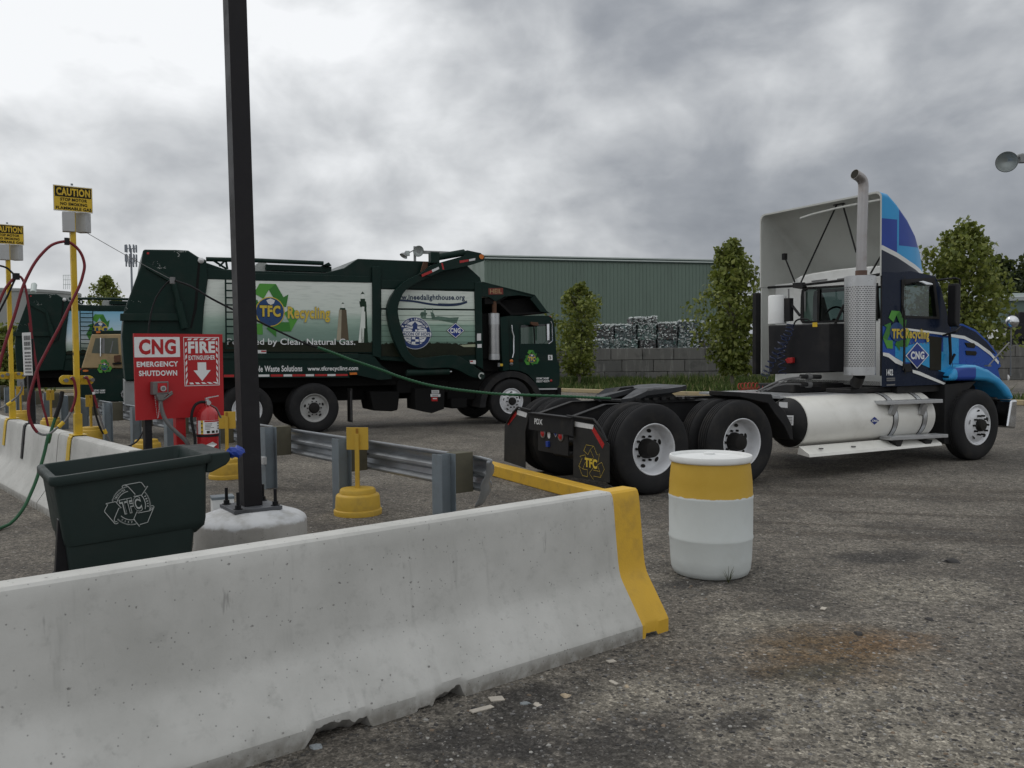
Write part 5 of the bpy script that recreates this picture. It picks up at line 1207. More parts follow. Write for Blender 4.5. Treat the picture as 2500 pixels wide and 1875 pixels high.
lp = mb = MB(); mb.box((-.63, .86, .40), (-.615, 1.58, .652), M_CHASSIS); lpan = mb.build('light_panel', tr)
for (x, y) in ((372, 612), (500, 634)):
    c = TF.atS(A6(x, y)[0], -.632); mb = MB(); mb.lathe([(.062, 0), (.062, .008), (.048, .014), (.046, .012)], c, (-1, 0, 0), M_GREYFIT, 24, False); mb.lathe([(.046, .010), (.03, .022), (.0001, .026)], c, (-1, 0, 0), M_REFR, 24, False); mb.build('tail_light', lpan, smooth=40)
c = TF.atS(A6(413, 622)[0], -.632); mb = MB(); mb.disc(c, (0, .036, 0), (0, 0, .05), M_REFW); mb.build('reversing_light', lpan)
c = TF.atS(A6(461, 603)[0], -.634); mb = MB(); mb.poly([c + V((0, a, b)) for a, b in ((-.065, 0), (0, .065), (.065, 0), (0, -.065))], M_REFW); mb.poly([c + V((-.002, a, b)) for a, b in ((-.056, 0), (0, .056), (.056, 0), (0, -.056))], M_DIAM); mb.text('CNG', c + V((-.004, .034, -.013)), V((0, -.068, 0)), V((0, 0, .026)), M_LWHITE, .04); mb.build('fuel_diamond', lpan, smooth=0, recalc=False)
c = TF.atS(A6(412, 690)[0], -.63); mb = MB(); mb.box(c - V((.03, .03, .035)), c + V((.01, .03, .035)), M_BLUE); mb.build('plug', lpan, bevel=.006)
mb = MB()
for zz in (.36, .52): mb.cyl((-.35, .85, zz), (-.35, 1.6, zz), .05, M_CHASSIS, n=12)
for s_ in (0, W2): mb.cyl((s_, .3, .52), (s_, 2.14, .52), .085, M_CHASSIS, n=14); mb.lathe([(.0001, -.22), (.12, -.2), (.21, -.08), (.23, 0), (.21, .08), (.12, .2), (.0001, .22)], (s_, 1.22, .52), (1, 0, 0), M_CHASSIS, 20)
mb.cyl((WB, .25, .5), (WB, 2.19, .5), .07, M_CHASSIS, n=12)
mb.build('axle', tr, smooth=40)
# mudflaps
SFL = -.62
M_FLAP = mat('mudflap rubber', (.028, .028, .028), .7, var=.2, scale=8, dirt=(.07, .065, .06), damt=.4)
mb = MB(); rear(mb, A6(590, 524, 738, 548, 845, 695, 846, 968, 588, 930), SFL, .012, M_FLAP)
def rq(pts, mt, k): mb.poly([q + V((-.002 * k, 0, 0)) for q in TF.ptsS(A6(*pts), SFL)], mt)
rq((590, 526, 736, 552, 730, 584, 588, 562), M_REFW, 1); rq((737, 566, 814, 690, 800, 724, 722, 588), M_REFR, 1)
cc = TF.atS(A6(716, 828)[0], SFL); ww = abs(TF.atS(A6(800, 828)[0], SFL)[1] - cc[1]); hh = abs(TF.atS(A6(716, 700)[0], SFL)[2] - cc[2])
PF3 = lambda x, y, k=1: cc + V((-.002 * k, -x * ww * 1.25, y * hh * 1.12))
for A, B in arrows():
    for pl_ in (A, B): mb.strip([PF3(*p, 1) for p in pl_ + [pl_[0]]], .004, (1, 0, 0), M_YELL)
put(mb, PF3, 'TFC', -.42, .44, -.24, .24, M_YELL, 2, .05)
mb.build('mudflap', tr, smooth=0, recalc=False)
mb = MB(); rear(mb, A6(185, 436, 276, 452, 242, 600, 240, 862, 90, 812, 94, 560, 112, 522), SFL, .012, M_FLAP)
rq((188, 444, 258, 466, 250, 500, 182, 478), M_REFW, 1); rq((178, 452, 184, 476, 122, 556, 113, 536), M_REFR, 1); mb.build('mudflap', tr, smooth=0, recalc=False)
mb = MB(); mb.tube(TF.ptsS(A6(545, 487, 735, 513, 790, 580, 832, 672), SFL - .02), .014, M_CHASSIS, 8); mb.build('flap_hanger', tr, smooth=50)
mb = MB(); mb.tube(TF.ptsS(A6(285, 448, 190, 425, 150, 470, 112, 540), SFL - .02), .014, M_CHASSIS, 8); mb.build('flap_hanger', tr, smooth=50)
# fifth wheel
M_FIFTH = mat('greased fifth wheel', (.04, .042, .046), .42, .3, var=.3, scale=6, dirt=(.02, .02, .02), damt=.5)
fwc = V((.72, 1.22, 1.165)); tilt = R(4); mb = MB(); pl_ = [(-.46, -.40), (-.26, -.46), (.28, -.46), (.46, -.34), (.46, .34), (.28, .46), (-.26, .46), (-.46, .40), (-.50, .24), (-.12, .045), (-.05, 0), (-.12, -.045), (-.50, -.24)]
def fw(x, y, z): return fwc + V((x * math.cos(tilt) - z * math.sin(tilt), y, x * math.sin(tilt) + z * math.cos(tilt)))
pl2 = [(x, y, 0 if x > -.3 else -.13 * (-x - .3) / .3) for x, y in pl_]
n = len(pl2); mb.add([fw(x, y, z) for x, y, z in pl2] + [fw(x, y, z - .055) for x, y, z in pl2], [tuple(range(n)), tuple(range(2 * n - 1, n - 1, -1))] + [(i, (i + 1) % n, n + (i + 1) % n, n + i) for i in range(n)], M_FIFTH); mb.build('fifth_wheel', tr, smooth=0)
mb = MB(); mb.box((.25, .80, 1.004), (1.25, 1.64, 1.03), M_CHASSIS)
for t_ in (.82, 1.52): mb.prism([(.42, t_, 1.03), (1.0, t_, 1.03), (.80, t_, 1.17), (.60, t_, 1.16)], (0, .10, 0), M_CHASSIS)
for i in range(7): mb.box((.3 + i * .13, .76, 1.03), (.36 + i * .13, .80, 1.06), M_CHASSIS)
mb.build('fifth_wheel_mount', tr)
# quarter fender, deck
mb = MB(); side(mb, A6(1788, 316, 2020, 332, 2032, 372, 2112, 450, 2166, 560, 2174, 662, 2152, 656, 2108, 560, 2040, 472, 1992, 398, 1790, 352), .05, .56, M_CHASSIS); mb.build('quarter_fender', tr, bevel=.01)
mb = MB(); side(mb, A6(1788, 316, 2020, 332, 2032, 372, 2112, 450, 2166, 560, 2174, 662, 2152, 656, 2108, 560, 2040, 472, 1992, 398, 1790, 352), 1.84, .56, M_CHASSIS); mb.build('quarter_fender', tr, bevel=.01)
mb = MB(); mb.box((2.35, .42, 1.004), (4.0, 2.02, 1.035), M_ALU); mb.build('deck_plate', tr)
# tank
sa, sb = TF.at(A8(548, 1000)[0], .03)[0], TF.at(A8(1546, 985)[0], .03)[0]; TZ = TF.at(A8(900, 975)[0], .03)[2]; TRd = .335; TT = .03 + TRd
M_TANKW = mat('white gas tank', (.78, .77, .72), .38, var=.05, scale=2, dirt=(.40, .38, .33), damt=.3, dscale=2.5, coat=.2)
mb = MB(); mb.lathe([(.0001, -.16), (.18, -.15), (.28, -.09), (TRd - .012, -.0), (TRd - .012, .0)], (sa, TT, TZ), (1, 0, 0), M_CHASSIS, 48, False); mb.build('tank_end', tr, smooth=50)
mb = MB(); mb.lathe([(TRd - .014, 0), (TRd, .002), (TRd, sb - sa - .05), (TRd - .03, sb - sa - .01), (.2, sb - sa + .03), (.0001, sb - sa + .05)], (sa, TT, TZ), (1, 0, 0), M_TANKW, 64, False); fo = mb.build('fuel_tank', tr, smooth=40)
def ontank(px, py): 
    q = TF.at((px, py), .03); v_ = (q[2] - TZ) / TRd; v_ = max(-.95, min(.95, v_)); return lambda k=0: V((q[0], TT - math.sqrt(1 - v_ * v_) * (TRd + .002 * (k + 1)), q[2]))
mb = MB(); mb.poly([ontank(*p)(1) for p in A8(1058, 940, 1092, 970, 1060, 1002, 1025, 970)], M_DIAM); o_ = ontank(*A8(1036, 980)[0])(3); mb.text('CNG', o_, ontank(*A8(1080, 980)[0])(3) - o_, ontank(*A8(1036, 962)[0])(3) - o_, M_LWHITE, .04); mb.build('fuel_diamond', fo, smooth=0, recalc=False)
mb = MB(); mb.poly([V((TF.at(q, .15)[0], .15, TF.at(q, .15)[2])) for q in A8(322, 825, 388, 828, 388, 872, 322, 866)], M_REFW); mb.build('warning_label', tr, smooth=0, recalc=False); mb = MB(); mb.poly([V((TF.at(q, .13)[0], .13, TF.at(q, .13)[2])) for q in A8(372, 928, 434, 930, 432, 1006, 400, 1006)], M_REFW)
for i in range(5): mb.poly([V((TF.at(q, .128)[0], .128, TF.at(q, .128)[2])) for q in A8(385, 942 + i * 12, 425, 943 + i * 12, 425, 948 + i * 12, 385, 947 + i * 12)], M_GREYFIT)
mb.build('warning_label', tr, smooth=0, recalc=False)
s_sk = TF.at(A8(530, 1165)[0], 0)[0]; s_se = TF.at(A8(1550, 1150)[0], 0)[0]
mb = MB(); z_a, z_b = TF.at(A8(900, 1152)[0], .05)[2], TF.at(A8(900, 1222)[0], -.06)[2]
mb.prism([(s_sk, .12, z_a + .02), (s_sk, -.05, z_b + .035), (s_sk, -.06, z_b), (s_sk, .14, z_b + .02)], (s_se - s_sk, 0, 0), M_TANKW)
for q in A8(640, 1186, 655, 1186, 890, 1170, 905, 1170): p = TF.at(q, -.0); mb.box((p[0] - .008, -.015, p[2] - .008), (p[0] + .008, .02, p[2] + .008), M_GREYFIT)
mb.build('tank_skirt', tr)
for x in (1222, 1447):
    c = TF.at(A8(x, 1000)[0], .03)[0]; mb = MB(); mb.lathe([(TRd + .001, -.04), (TRd + .008, -.038), (TRd + .008, .038), (TRd + .001, .04)], (c, TT, TZ), (1, 0, 0), M_ALU, 48, False)
    for a in (-.045, .045): mb.lathe([(TRd + .004, a - .008), (TRd + .010, a), (TRd + .004, a + .008)], (c, TT, TZ), (1, 0, 0), M_CHASSIS, 48, False)
    mb.build('tank_strap', tr, smooth=40)
for (pts, d_) in ((A8(1155, 822, 1586, 804, 1588, 832, 1155, 849), .26), (A8(1192, 1096, 1628, 1074, 1628, 1100, 1192, 1123), .20)):
    mb = MB(); side(mb, pts, -.07, d_, M_ALU); stp = mb.build('step', tr, bevel=.004)
for x in (1228, 1455):
    c = TF.at(A8(x, 880)[0], -.03); mb = MB(); mb.bar((c[0], -.01, TF.at(A8(x, 845)[0], -.05)[2]), (c[0] - .03, .03, TF.at(A8(x, 920)[0], 0)[2]), .05, .10, M_ALU, up=(1, 0, 0)); mb.build('step_bracket', tr)
    c = TF.at(A8(x + 10, 1140)[0], -.03); mb = MB(); mb.prism([(c[0] - .09, -.05, TF.at(A8(x, 1122)[0], -.05)[2]), (c[0] + .09, -.05, TF.at(A8(x, 1122)[0], -.05)[2]), (c[0] + .03, -.05, c[2] - .06), (c[0] - .03, -.05, c[2] - .06)], (0, .1, 0), M_CHASSIS); mb.build('step_bracket', tr)
# ---- cab
CT, SR = .20, TF.at(A7(1088, 700)[0], .20)[0]; SW = SR + .29; CT2 = 2.46
co_ = A7(1100, 872, 1300, 866, 1484, 904, 1530, 1000, 1592, 1255, 1602, 1330) + A8(1650, 560, 1604, 690)
cp_ = TF.pts(co_, CT); zb_ = cp_[-1][2]; cp_[0] = V((SW, CT, cp_[0][2])); cp_.append(V((SW, CT, zb_)))
mb = MB(); n = len(cp_); k_ = CT2 - CT
mb.add(cp_ + [q + V((0, k_, 0)) for q in cp_], [tuple(range(n - 1, -1, -1))], M_NAVY); mb.add([q + V((0, k_, 0)) for q in cp_], [tuple(range(n))], M_NAVY)
mb.add(cp_ + [q + V((0, k_, 0)) for q in cp_], [(i, (i + 1) % n, n + (i + 1) % n, n + i) for i in range(n)], M_TWHITE)
cabo = mb.build('cab', tr)
WPX = A7(1252, 966, 1470, 950, 1500, 1208, 1250, 1198); RPX = A7(498, 1060, 505, 1018, 525, 1003, 800, 986, 1040, 970, 1040, 1222, 800, 1232, 505, 1242, 494, 1225)
def cutter(fn):
    m2 = MB(); fn(m2); o2 = m2.build('cutter', None, smooth=0); o2.matrix_world = tr.matrix_basis; return o2
bpy.context.view_layer.update()
inner = [q + V((0, .07, 0)) for q in shrink(cp_, .10)]
WS0, WS1 = TF.at(A7(1500, 930)[0], CT), TF.at(A7(1588, 1240)[0], CT)
bool_cut(cabo, [cutter(lambda m: m.prism(inner, (0, k_ - .14, 0), M_CABIN)), cutter(lambda m: m.prism([V((q[0], CT - .2, q[2])) for q in TF.pts(WPX, CT)], (0, k_ + .4, 0), M_CABIN)), cutter(lambda m: m.prism(TF.ptsS(RPX, SW - .2), (.5, 0, 0), M_CABIN)),
    cutter(lambda m: m.prism([V((WS0[0] - .15, CT + .14, WS0[2] - .05)), V((WS1[0] - .15, CT + .14, WS1[2] + .04)), V((WS1[0] + .3, CT + .14, WS1[2] + .04)), V((WS0[0] + .3, CT + .14, WS0[2] - .05))], (0, k_ - .28, 0), M_CABIN))])
bv_ = cabo.modifiers.new('bevel', 'BEVEL'); bv_.width = .018; bv_.segments = 2; bv_.limit_method = 'ANGLE'; bv_.angle_limit = R(40); bv_.harden_normals = True
zfl = TF.at(A7(1400, 1500)[0], CT)[2]; zsl = TF.at(A7(1400, 1200)[0], CT)[2]
for t_ in (.62, 1.62):
    mb = MB(); mb.box((SW + .25, t_, zfl - .1), (SW + .75, t_ + .48, zfl + .1), M_CABIN); mb.hexa([V((SW + .16, t_, zfl)), V((SW + .30, t_, zfl)), V((SW + .30, t_ + .48, zfl)), V((SW + .16, t_ + .48, zfl)), V((SW + .12, t_ + .03, zsl + .35)), V((SW + .22, t_ + .03, zsl + .35)), V((SW + .22, t_ + .45, zsl + .35)), V((SW + .12, t_ + .45, zsl + .35))], M_CABIN); mb.box((SW + .11, t_ + .10, zsl + .36), (SW + .20, t_ + .38, zsl + .52), M_CABIN); mb.build('seat', tr, bevel=.03)
mb = MB(); mb.box((WS1[0] - .42, CT + .12, WS1[2] - .3), (WS1[0] - .02, CT2 - .12, WS1[2] - .02), M_CABIN); mb.build('dashboard', tr, bevel=.03)
mb = MB(); c_ = V((WS1[0] - .50, 1.85, WS1[2] + .08)); mb.tube([c_ + V((.06 * math.sin(a / 20 * 6.2832), .21 * math.cos(a / 20 * 6.2832), .20 * math.sin(a / 20 * 6.2832))) for a in range(21)], .016, M_CABIN, 8); mb.bar(c_, c_ + V((.2, 0, -.25)), .05, .05, M_CABIN); mb.build('steering_wheel', tr, smooth=50)
def cabdec(mb, pts, mt, k, crop_=A7): mb.poly([V((TF.at(q, CT)[0], CT - .0026 * k - .001, TF.at(q, CT)[2])) for q in (crop_(*pts) if crop_ else pts)], mt)
mb = MB()
mb.poly([V((SR, CT - .001, q)) for q in ()] or [V((SR, CT - .002, zb_ + .0)), V((SW + .04, CT - .002, zb_)), V((SW + .04, CT - .002, cp_[0][2])), V((SR, CT - .002, cp_[0][2]))], M_NAVY)
cabdec(mb, (1089, 1278, 1245, 1290, 1592, 1340, 1602, 1420), M_BLUEM, 1); 
cabdec(mb, (1089, 1278, 1592, 1340, 1604, 1600) + (1600, 1645, 1350, 1555, 1252, 1560, 1180, 1515, 1089, 1478), M_BLUEM, 1)
cabdec(mb, (1182, 1428, 1244, 1428, 1244, 1552, 1182, 1510), M_BLUEL, 2); cabdec(mb, (1258, 1432, 1330, 1410, 1440, 1400, 1440, 1592, 1350, 1552, 1258, 1548), M_BLUEL, 2); cabdec(mb, (1542, 1362, 1596, 1370, 1602, 1640, 1542, 1622), M_BLUEL, 2); cabdec(mb, (1440, 1470, 1545, 1470, 1545, 1625, 1440, 1592), M_BLUEL, 2)
cabdec(mb, (1250, 1292, 1594, 1336, 1594, 1353, 1250, 1307), M_TWHITE, 3)
for sg_ in ((1089, 1476, 1132, 1482, 1132, 1514, 1089, 1500), (1132, 1482, 1182, 1516, 1182, 1556, 1132, 1514), (1182, 1516, 1250, 1555, 1250, 1584, 1182, 1556)): cabdec(mb, sg_, M_TWHITE, 3)
cabdec(mb, (1348, 577, 1400, 590, 1400, 618, 1350, 600), M_TWHITE, 3, A8); cabdec(mb, (1400, 590, 1604, 680, 1588, 692, 1400, 618), M_TWHITE, 3, A8)
LG = affine(TF, CT, A7(1192, 1322)[0], A7(1192 + 120, 1330)[0], A7(1192, 1322 - 178)[0], .0026)
LG2 = lambda x, y, k=0: LG(x, y, k + 4)
for A, B in arrows(): mb.poly([LG2(*p, 0) for p in A], M_GREENL); mb.poly([LG2(*p, 1) for p in B], M_GREEND)
mb.poly([LG2(.44 * math.cos(.2618 * i), .40 * math.sin(.2618 * i), 2) for i in range(24)], M_GLOBE)
def ctext(txt, bl, br, tl, mt, k, b=.04, crop_=A7):
    f_ = lambda q: (lambda p: V((p[0], CT - .0026 * k - .001, p[2])))(TF.at(crop_(*q)[0], CT)); o_ = f_(bl); mb.text(txt, o_, f_(br) - o_, f_(tl) - o_, mt, b)
ctext('TFC', (1150, 1372), (1244, 1372), (1150, 1298), M_YELL, 8, .05); ctext('Recycling', (1254, 1392), (1430, 1400), (1254, 1294), M_YELL, 8, .035)
cabdec(mb, (1340, 1400, 1430, 1496, 1340, 1598, 1254, 1500), M_LWHITE, 7); cabdec(mb, (1340, 1408, 1422, 1496, 1340, 1590, 1262, 1500), M_DIAM, 8); ctext('CNG', (1290, 1528), (1392, 1528), (1290, 1468), M_LWHITE, 9, .045)
ctext('1402', (1146, 622), (1196, 622), (1146, 572), M_LWHITE, 4, .03, A8)
for y_ in (640, 655, 690): cabdec(mb, (1146, y_, 1212, y_ - 3, 1212, y_ + 8, 1146, y_ + 11), M_GREYFIT, 4, A8)
for i in range(9): cabdec(mb, (1265 + i * 24, 1404, 1273 + i * 24, 1404, 1273 + i * 24, 1412, 1265 + i * 24, 1412), M_GREYFIT, 3)
for sm_ in ((1243, 905, 1247, 905, 1250, 1640, 1246, 1640), (1588, 1340, 1592, 1340, 1606, 1650, 1602, 1650)): cabdec(mb, sm_, M_LBLACK, 10)
mb.build('side_wrap', tr, smooth=0, recalc=False)
dr_ = mb = MB(); side(mb, A7(1445, 1352, 1536, 1364, 1530, 1612, 1445, 1608), CT - .012, .02, M_LBLACK); mb.build('lower_window', tr, bevel=.004)
mb = MB(); ring_prism(mb, TF.pts(A7(1236, 930, 1482, 912, 1522, 1225, 1236, 1215), CT - .016), TF.pts(WPX, CT - .016), (0, .03, 0), M_CHASSIS); dw = mb.build('window_frame', tr, smooth=0)
mb = MB(); mb.poly([V((q[0], CT2 - .01, q[2])) for q in TF.pts(WPX, CT)], M_GLASS); mb.build('window', tr, smooth=0)
mb = MB(); mb.poly(TF.pts(WPX, CT - .004), M_GLASS); mb.build('window', dw, smooth=0)
mb = MB(); side(mb, A8(1283, 535, 1340, 530, 1352, 590, 1300, 596), CT - .03, .035, M_CHASSIS); mb.build('door_handle', tr, bevel=.008)
mb = MB(); mb.tube([TF.at(q, CT - .06) for q in A7(1240, 1120, 1252, 1180, 1252, 1400, 1248, 1590, 1240, 1610)], .012, M_CHASSIS, 8); mb.build('grab_handle', tr, smooth=50)
mb = MB(); side(mb, A7(1365, 945, 1400, 938, 1470, 958, 1472, 972, 1420, 972), CT - .16, .14, M_CHROME); mb.build('look_down_mirror', tr, bevel=.012)
# windscreen
mb = MB(); a, b = TF.at(A7(1500, 930)[0], CT), TF.at(A7(1588, 1240)[0], CT); off_ = V((.035, 0, .01)); mb.poly([V((a[0], CT + .12, a[2])) + off_, V((b[0], CT + .08, b[2])) + off_, V((b[0], CT2 - .08, b[2])) + off_, V((a[0], CT2 - .12, a[2])) + off_], M_GLASS); mb.build('windscreen', tr)
# roof crown and rear wall
ra = TF.ptsS(A7(400, 965, 420, 930, 470, 900, 560, 880, 740, 852, 890, 836, 1085, 822), SW); zl = TF.atS(A7(400, 990)[0], SW)[2]
mb = MB(); tl0, tl1 = ra[0][1], CT + .04
pr = [V((SW + .01, tl0, zl))] + [V((SW + .01, min(q[1], CT2), q[2])) for q in ra] + [V((SW + .01, tl1, zl))]
mb.prism(pr, (.6, 0, 0), M_TWHITE); mb.build('roof', tr, bevel=.04)
mb = MB(); wpts = A7(476, 1060, 482, 1008, 508, 986, 800, 970, 1052, 955, 1052, 1236, 800, 1248, 488, 1258, 472, 1235); ring_prism(mb, TF.ptsS(wpts, SW - .012), TF.ptsS(RPX, SW - .012), (.03, 0, 0), M_CHASSIS); rwf = mb.build('rear_window_frame', tr, smooth=0)
mb = MB(); mb.poly(TF.ptsS(RPX, SW - .002), M_GLASS); mb.build('rear_window', rwf, smooth=0)
mb = MB(); rear(mb, A7(500, 1020, 514, 1018, 512, 1168, 502, 1168), SW - .022, .005, M_GREYFIT); rear(mb, A7(1060 - 460, 996, 1060 - 440, 995, 1060 - 448, 1238, 1060 - 462, 1238), SW - .022, .005, M_CHASSIS); mb.build('window_bar', rwf)
for (y0_, y1_) in ((1365, 1462), (1472, 1560)): 
    mb = MB(); rear(mb, A7(690, y0_ + 8, 800, y0_, 800, y1_, 690, y1_ + 8), SW - .012, .012, M_TWHITE); p = TF.atS(A7(715, y0_ + 68)[0], SW - .014); mb.box(p - V((.004, .012, .02)), p + V((.004, .012, .02)), M_LBLACK); mb.build('access_panel', tr, bevel=.006)
for (x0, x1) in ((556, 670), (748, 860)):
    mb = MB(); rear(mb, A7(x0, 938 - (x0 - 556) * .08, x1, 924 - (x0 - 556) * .08, x1, 934 - (x0 - 556) * .08, x0, 948 - (x0 - 556) * .08), SW - .01, .02, M_GREYFIT); mb.build('roof_vent', tr)
# far extender and near extender
zt_f, zb_f = TF.atS(A7(190, 990)[0], SR)[2], TF.atS(A7(190, 1640)[0], SR)[2]
mb = MB(); mb.box((SR, CT2 + .005, zb_f), (SW + .5, CT2 + .03, zt_f), M_FWHITE); mb.build('cab_extender', tr, bevel=.006)
mb = MB(); mb.box((SR - .09, CT2 + .04, zb_f), (SR + .05, CT2 + .12, zt_f - .08), M_CHASSIS); mb.build('extender_flap', tr, bevel=.01)
mb = MB(); mb.box((SR + .004, CT + .002, zb_ + .15), (SW + .02, CT + .03, cp_[0][2] + .05), M_CHASSIS); mb.build('cab_extender', tr)
# ---- roof fairing
fp = TF.pts(A7(1085, 260, 1140, 276, 1200, 345, 1290, 460, 1360, 570, 1420, 700, 1470, 840, 1508, 906), CT)
zbr = TF.at(A7(1088, 900)[0], CT)[2]
sx_ = TF.at(A7(1207, 600)[0], CT)[0]; zA = TF.at(A7(1100, 470)[0], CT)[2]; zB = TF.at(A7(1300, 680)[0], CT)[2]
st = [TF.at(q, CT) for q in A7(1088, 690, 1205, 750, 1300, 805, 1400, 855, 1508, 906)]
def fairing_mat():
    m_ = bpy.data.materials.new('blue patchwork wrap'); m_.use_nodes = True; t = NT(m_.node_tree); b = t.n['Principled BSDF']; P_ = t.node('ShaderNodeTexCoord').outputs['Object']; x, y, z = t.sep(P_)
    L_, D_, N_ = (.022, .28, .58), (.008, .042, .28), (.008, .014, .032)
    nz = t.noise(P_, 3, 4); L_ = t.mix(nz, tuple(a * .85 for a in L_), tuple(a * 1.12 for a in L_)); D_ = t.mix(nz, tuple(a * .8 for a in D_), tuple(a * 1.2 for a in D_))
    left = t.m('LESS_THAN', x, sx_); c1 = t.mix(t.m('LESS_THAN', z, zA), L_, D_); c2 = t.mix(t.m('LESS_THAN', z, zB), D_, L_)
    band = t.m('LESS_THAN', t.m('ABSOLUTE', t.m('SUBTRACT', x, sx_)), .02); c = t.mix(left, c2, c1); c = t.mix(band, c, L_)
    zs_ = st[0][2]
    for p, q in zip(st[:-1], st[1:]): zs_ = t.m('ADD', t.rng(x, p[0], q[0], 0, q[2] - p[2], False), zs_)
    dv = t.m('SUBTRACT', z, zs_); c = t.mix(t.m('LESS_THAN', dv, .035), c, (.6, .61, .6)); c = t.mix(t.m('LESS_THAN', dv, -.03), c, N_)
    t.put(b.inputs['Base Color'], c); b.inputs['Roughness'].default_value = .35; b.inputs['Specular IOR Level'].default_value = .25; return m_
M_FAIR = fairing_mat()
ins = (0, 0, .0, .02, .05, .10, .17, .27); rows, rowi = [], []
def arch(s_, zt, zb2, i_, sh_):
    t0, t1 = CT + i_ + sh_, CT2 - i_ - sh_ + .03; r_ = min(.09, max(.02, (zt - zb2) * .4)); zt -= sh_; pts = [(s_, t0, zb2)]
    for j in range(7): a = math.pi - math.pi / 2 * j / 6; pts.append((s_, t0 + r_ + r_ * math.cos(a), zt - r_ + r_ * math.sin(a)))
    for j in range(1, 6): u = j / 6; pts.append((s_, t0 + r_ + (t1 - t0 - 2 * r_) * u, zt + .0 * math.sin(math.pi * u)))
    for j in range(7): a = math.pi / 2 - math.pi / 2 * j / 6; pts.append((s_, t1 - r_ + r_ * math.cos(a), zt - r_ + r_ * math.sin(a)))
    return pts + [(s_, t1, zb2)]
for p, i_ in zip(fp, ins):
    rows.append(arch(p[0], max(p[2], zbr + .02), zbr, i_, 0)); rowi.append(arch(p[0] - (.0 if p is fp[0] else .02), max(p[2] - .0, zbr + .03), zbr, i_, .025))
mb = MB(); n = len(rows[0]); qf = [(j * n + i, j * n + i + 1, (j + 1) * n + i + 1, (j + 1) * n + i) for j in range(len(rows) - 1) for i in range(n - 1)]
mb.add([q for r_ in rows for q in r_], qf, M_FAIR); fso = mb.build('roof_fairing', tr, smooth=45, recalc=False)
mb = MB(); mb.add([q for r_ in rowi for q in r_], qf, M_FWHITE); mb.add(rows[0] + rowi[0], [(i, i + 1, n + i + 1, n + i) for i in range(n - 1)], M_FWHITE); mb.build('fairing_shell', fso, smooth=45, recalc=False)
mb = MB()
for ps in (A7(745, 370, 478, 950), A7(792, 370, 892, 725), A7(1083, 742, 1000, 884)): q = TF.ptsS(ps, SR + .12); mb.tube(q, .013, M_CHASSIS, 6)
q = TF.ptsS(A7(355, 758, 432, 950), SR + .25); mb.tube(q, .013, M_CHASSIS, 6); mb.obox(q[0], (.03, 0, 0), (0, .03, 0), (0, 0, .05), M_CHASSIS)
q = TF.ptsS(A7(725, 368, 805, 356), SR + .12); mb.bar(q[0], q[1], .04, .03, M_CHASSIS)
rear(mb, A7(415, 955, 480, 950, 495, 985, 470, 1000, 415, 992), SR + .1, .08, M_CHASSIS)
q = TF.ptsS(A7(178, 993, 420, 978, 800, 935, 1085, 888), SR + .14); mb.tube(q, .02, M_CHASSIS, 6)
mb.build('fairing_stay', tr)
mb = MB(); q = TF.ptsS(A7(470, 470, 560, 440, 740, 395, 900, 362, 1080, 330), SR + .02); 
for a, b in zip(q[:-1], q[1:]): mb.bar(a, b, .02, .03, M_FWHITE)
mb.build('fairing_rib', fso, bevel=.01)
# ---- muffler and stack
mp = TF.at(A7(920, 1280)[0], .12); ms_, mt_ = mp[0], .12; mz0, mz1 = TF.at(A7(920, 1648)[0], .12)[2], TF.at(A7(920, 905)[0], .12)[2]; mr = abs(TF.at(A7(1040, 1280)[0], .12)[0] - TF.at(A7(800, 1280)[0], .12)[0]) / 2 * .64
mb = MB(); b0 = V((ms_, mt_, 0)); mb.lathe([(mr, mz0 + .11), (mr, mz1 - .13)], (0, 0, 0), (0, 0, 1), M_PERF, 64, False); po = mb.build('exhaust_guard', tr, smooth=50); po.location = b0
mb = MB(); mb.lathe([(mr * .8, mz0), (mr + .002, mz0 + .005), (mr + .002, mz0 + .115), (mr, mz0 + .115)], b0, (0, 0, 1), M_ALU, 48, False); mb.build('guard_band', po, smooth=50).location = -b0; mb = MB(); mb.lathe([(mr, mz1 - .135), (mr + .002, mz1 - .135), (mr + .002, mz1 - .005), (mr * .96, mz1), (.0001, mz1)], b0, (0, 0, 1), M_ALU, 48, False); mb.build('guard_band', po, smooth=50).location = -b0
sp = [TF.at(q, mt_) for q in A7(930, 905, 934, 600, 944, 300, 946, 230, 940, 190, 922, 165, 898, 148, 880, 138)]
for q in sp: q[1] = mt_
mb = MB(); M_STACK = mat('weathered stack', (.34, .33, .33), .35, .75, var=.15, scale=3, dirt=(.22, .17, .13), damt=.7, dscale=2); cpq = curve_pts(sp, 5); mb.tube(cpq, .066, M_STACK, 20, caps=False); mb.build('exhaust_stack', tr, smooth=60).modifiers.new('wall', 'SOLIDIFY').thickness = .004
mb = MB(); e0, e1 = cpq[-2], cpq[-1]; mb.cyl(e0, e1 - (e1 - e0).normalized() * .004, .061, M_LBLACK, n=18); mb.cyl(V((sp[0][0], mt_, mz1)), V((sp[0][0], mt_, mz1 + .075)), .075, mat('rusty clamp', (.10, .06, .045), .7, var=.3), n=18); mb.build('stack_clamp', tr, smooth=40)
mb = MB(); mb.cyl(b0 + V((0, 0, mz0)), b0 + V((.05, .1, mz0 - .13)), .075, M_CHASSIS, n=14); mb.cyl(b0 + V((.05, .1, mz0 - .11)), b0 + V((.5, .5, mz0 - .12)), .07, M_CHASSIS, n=14); mb.build('exhaust_pipe', tr, smooth=40)
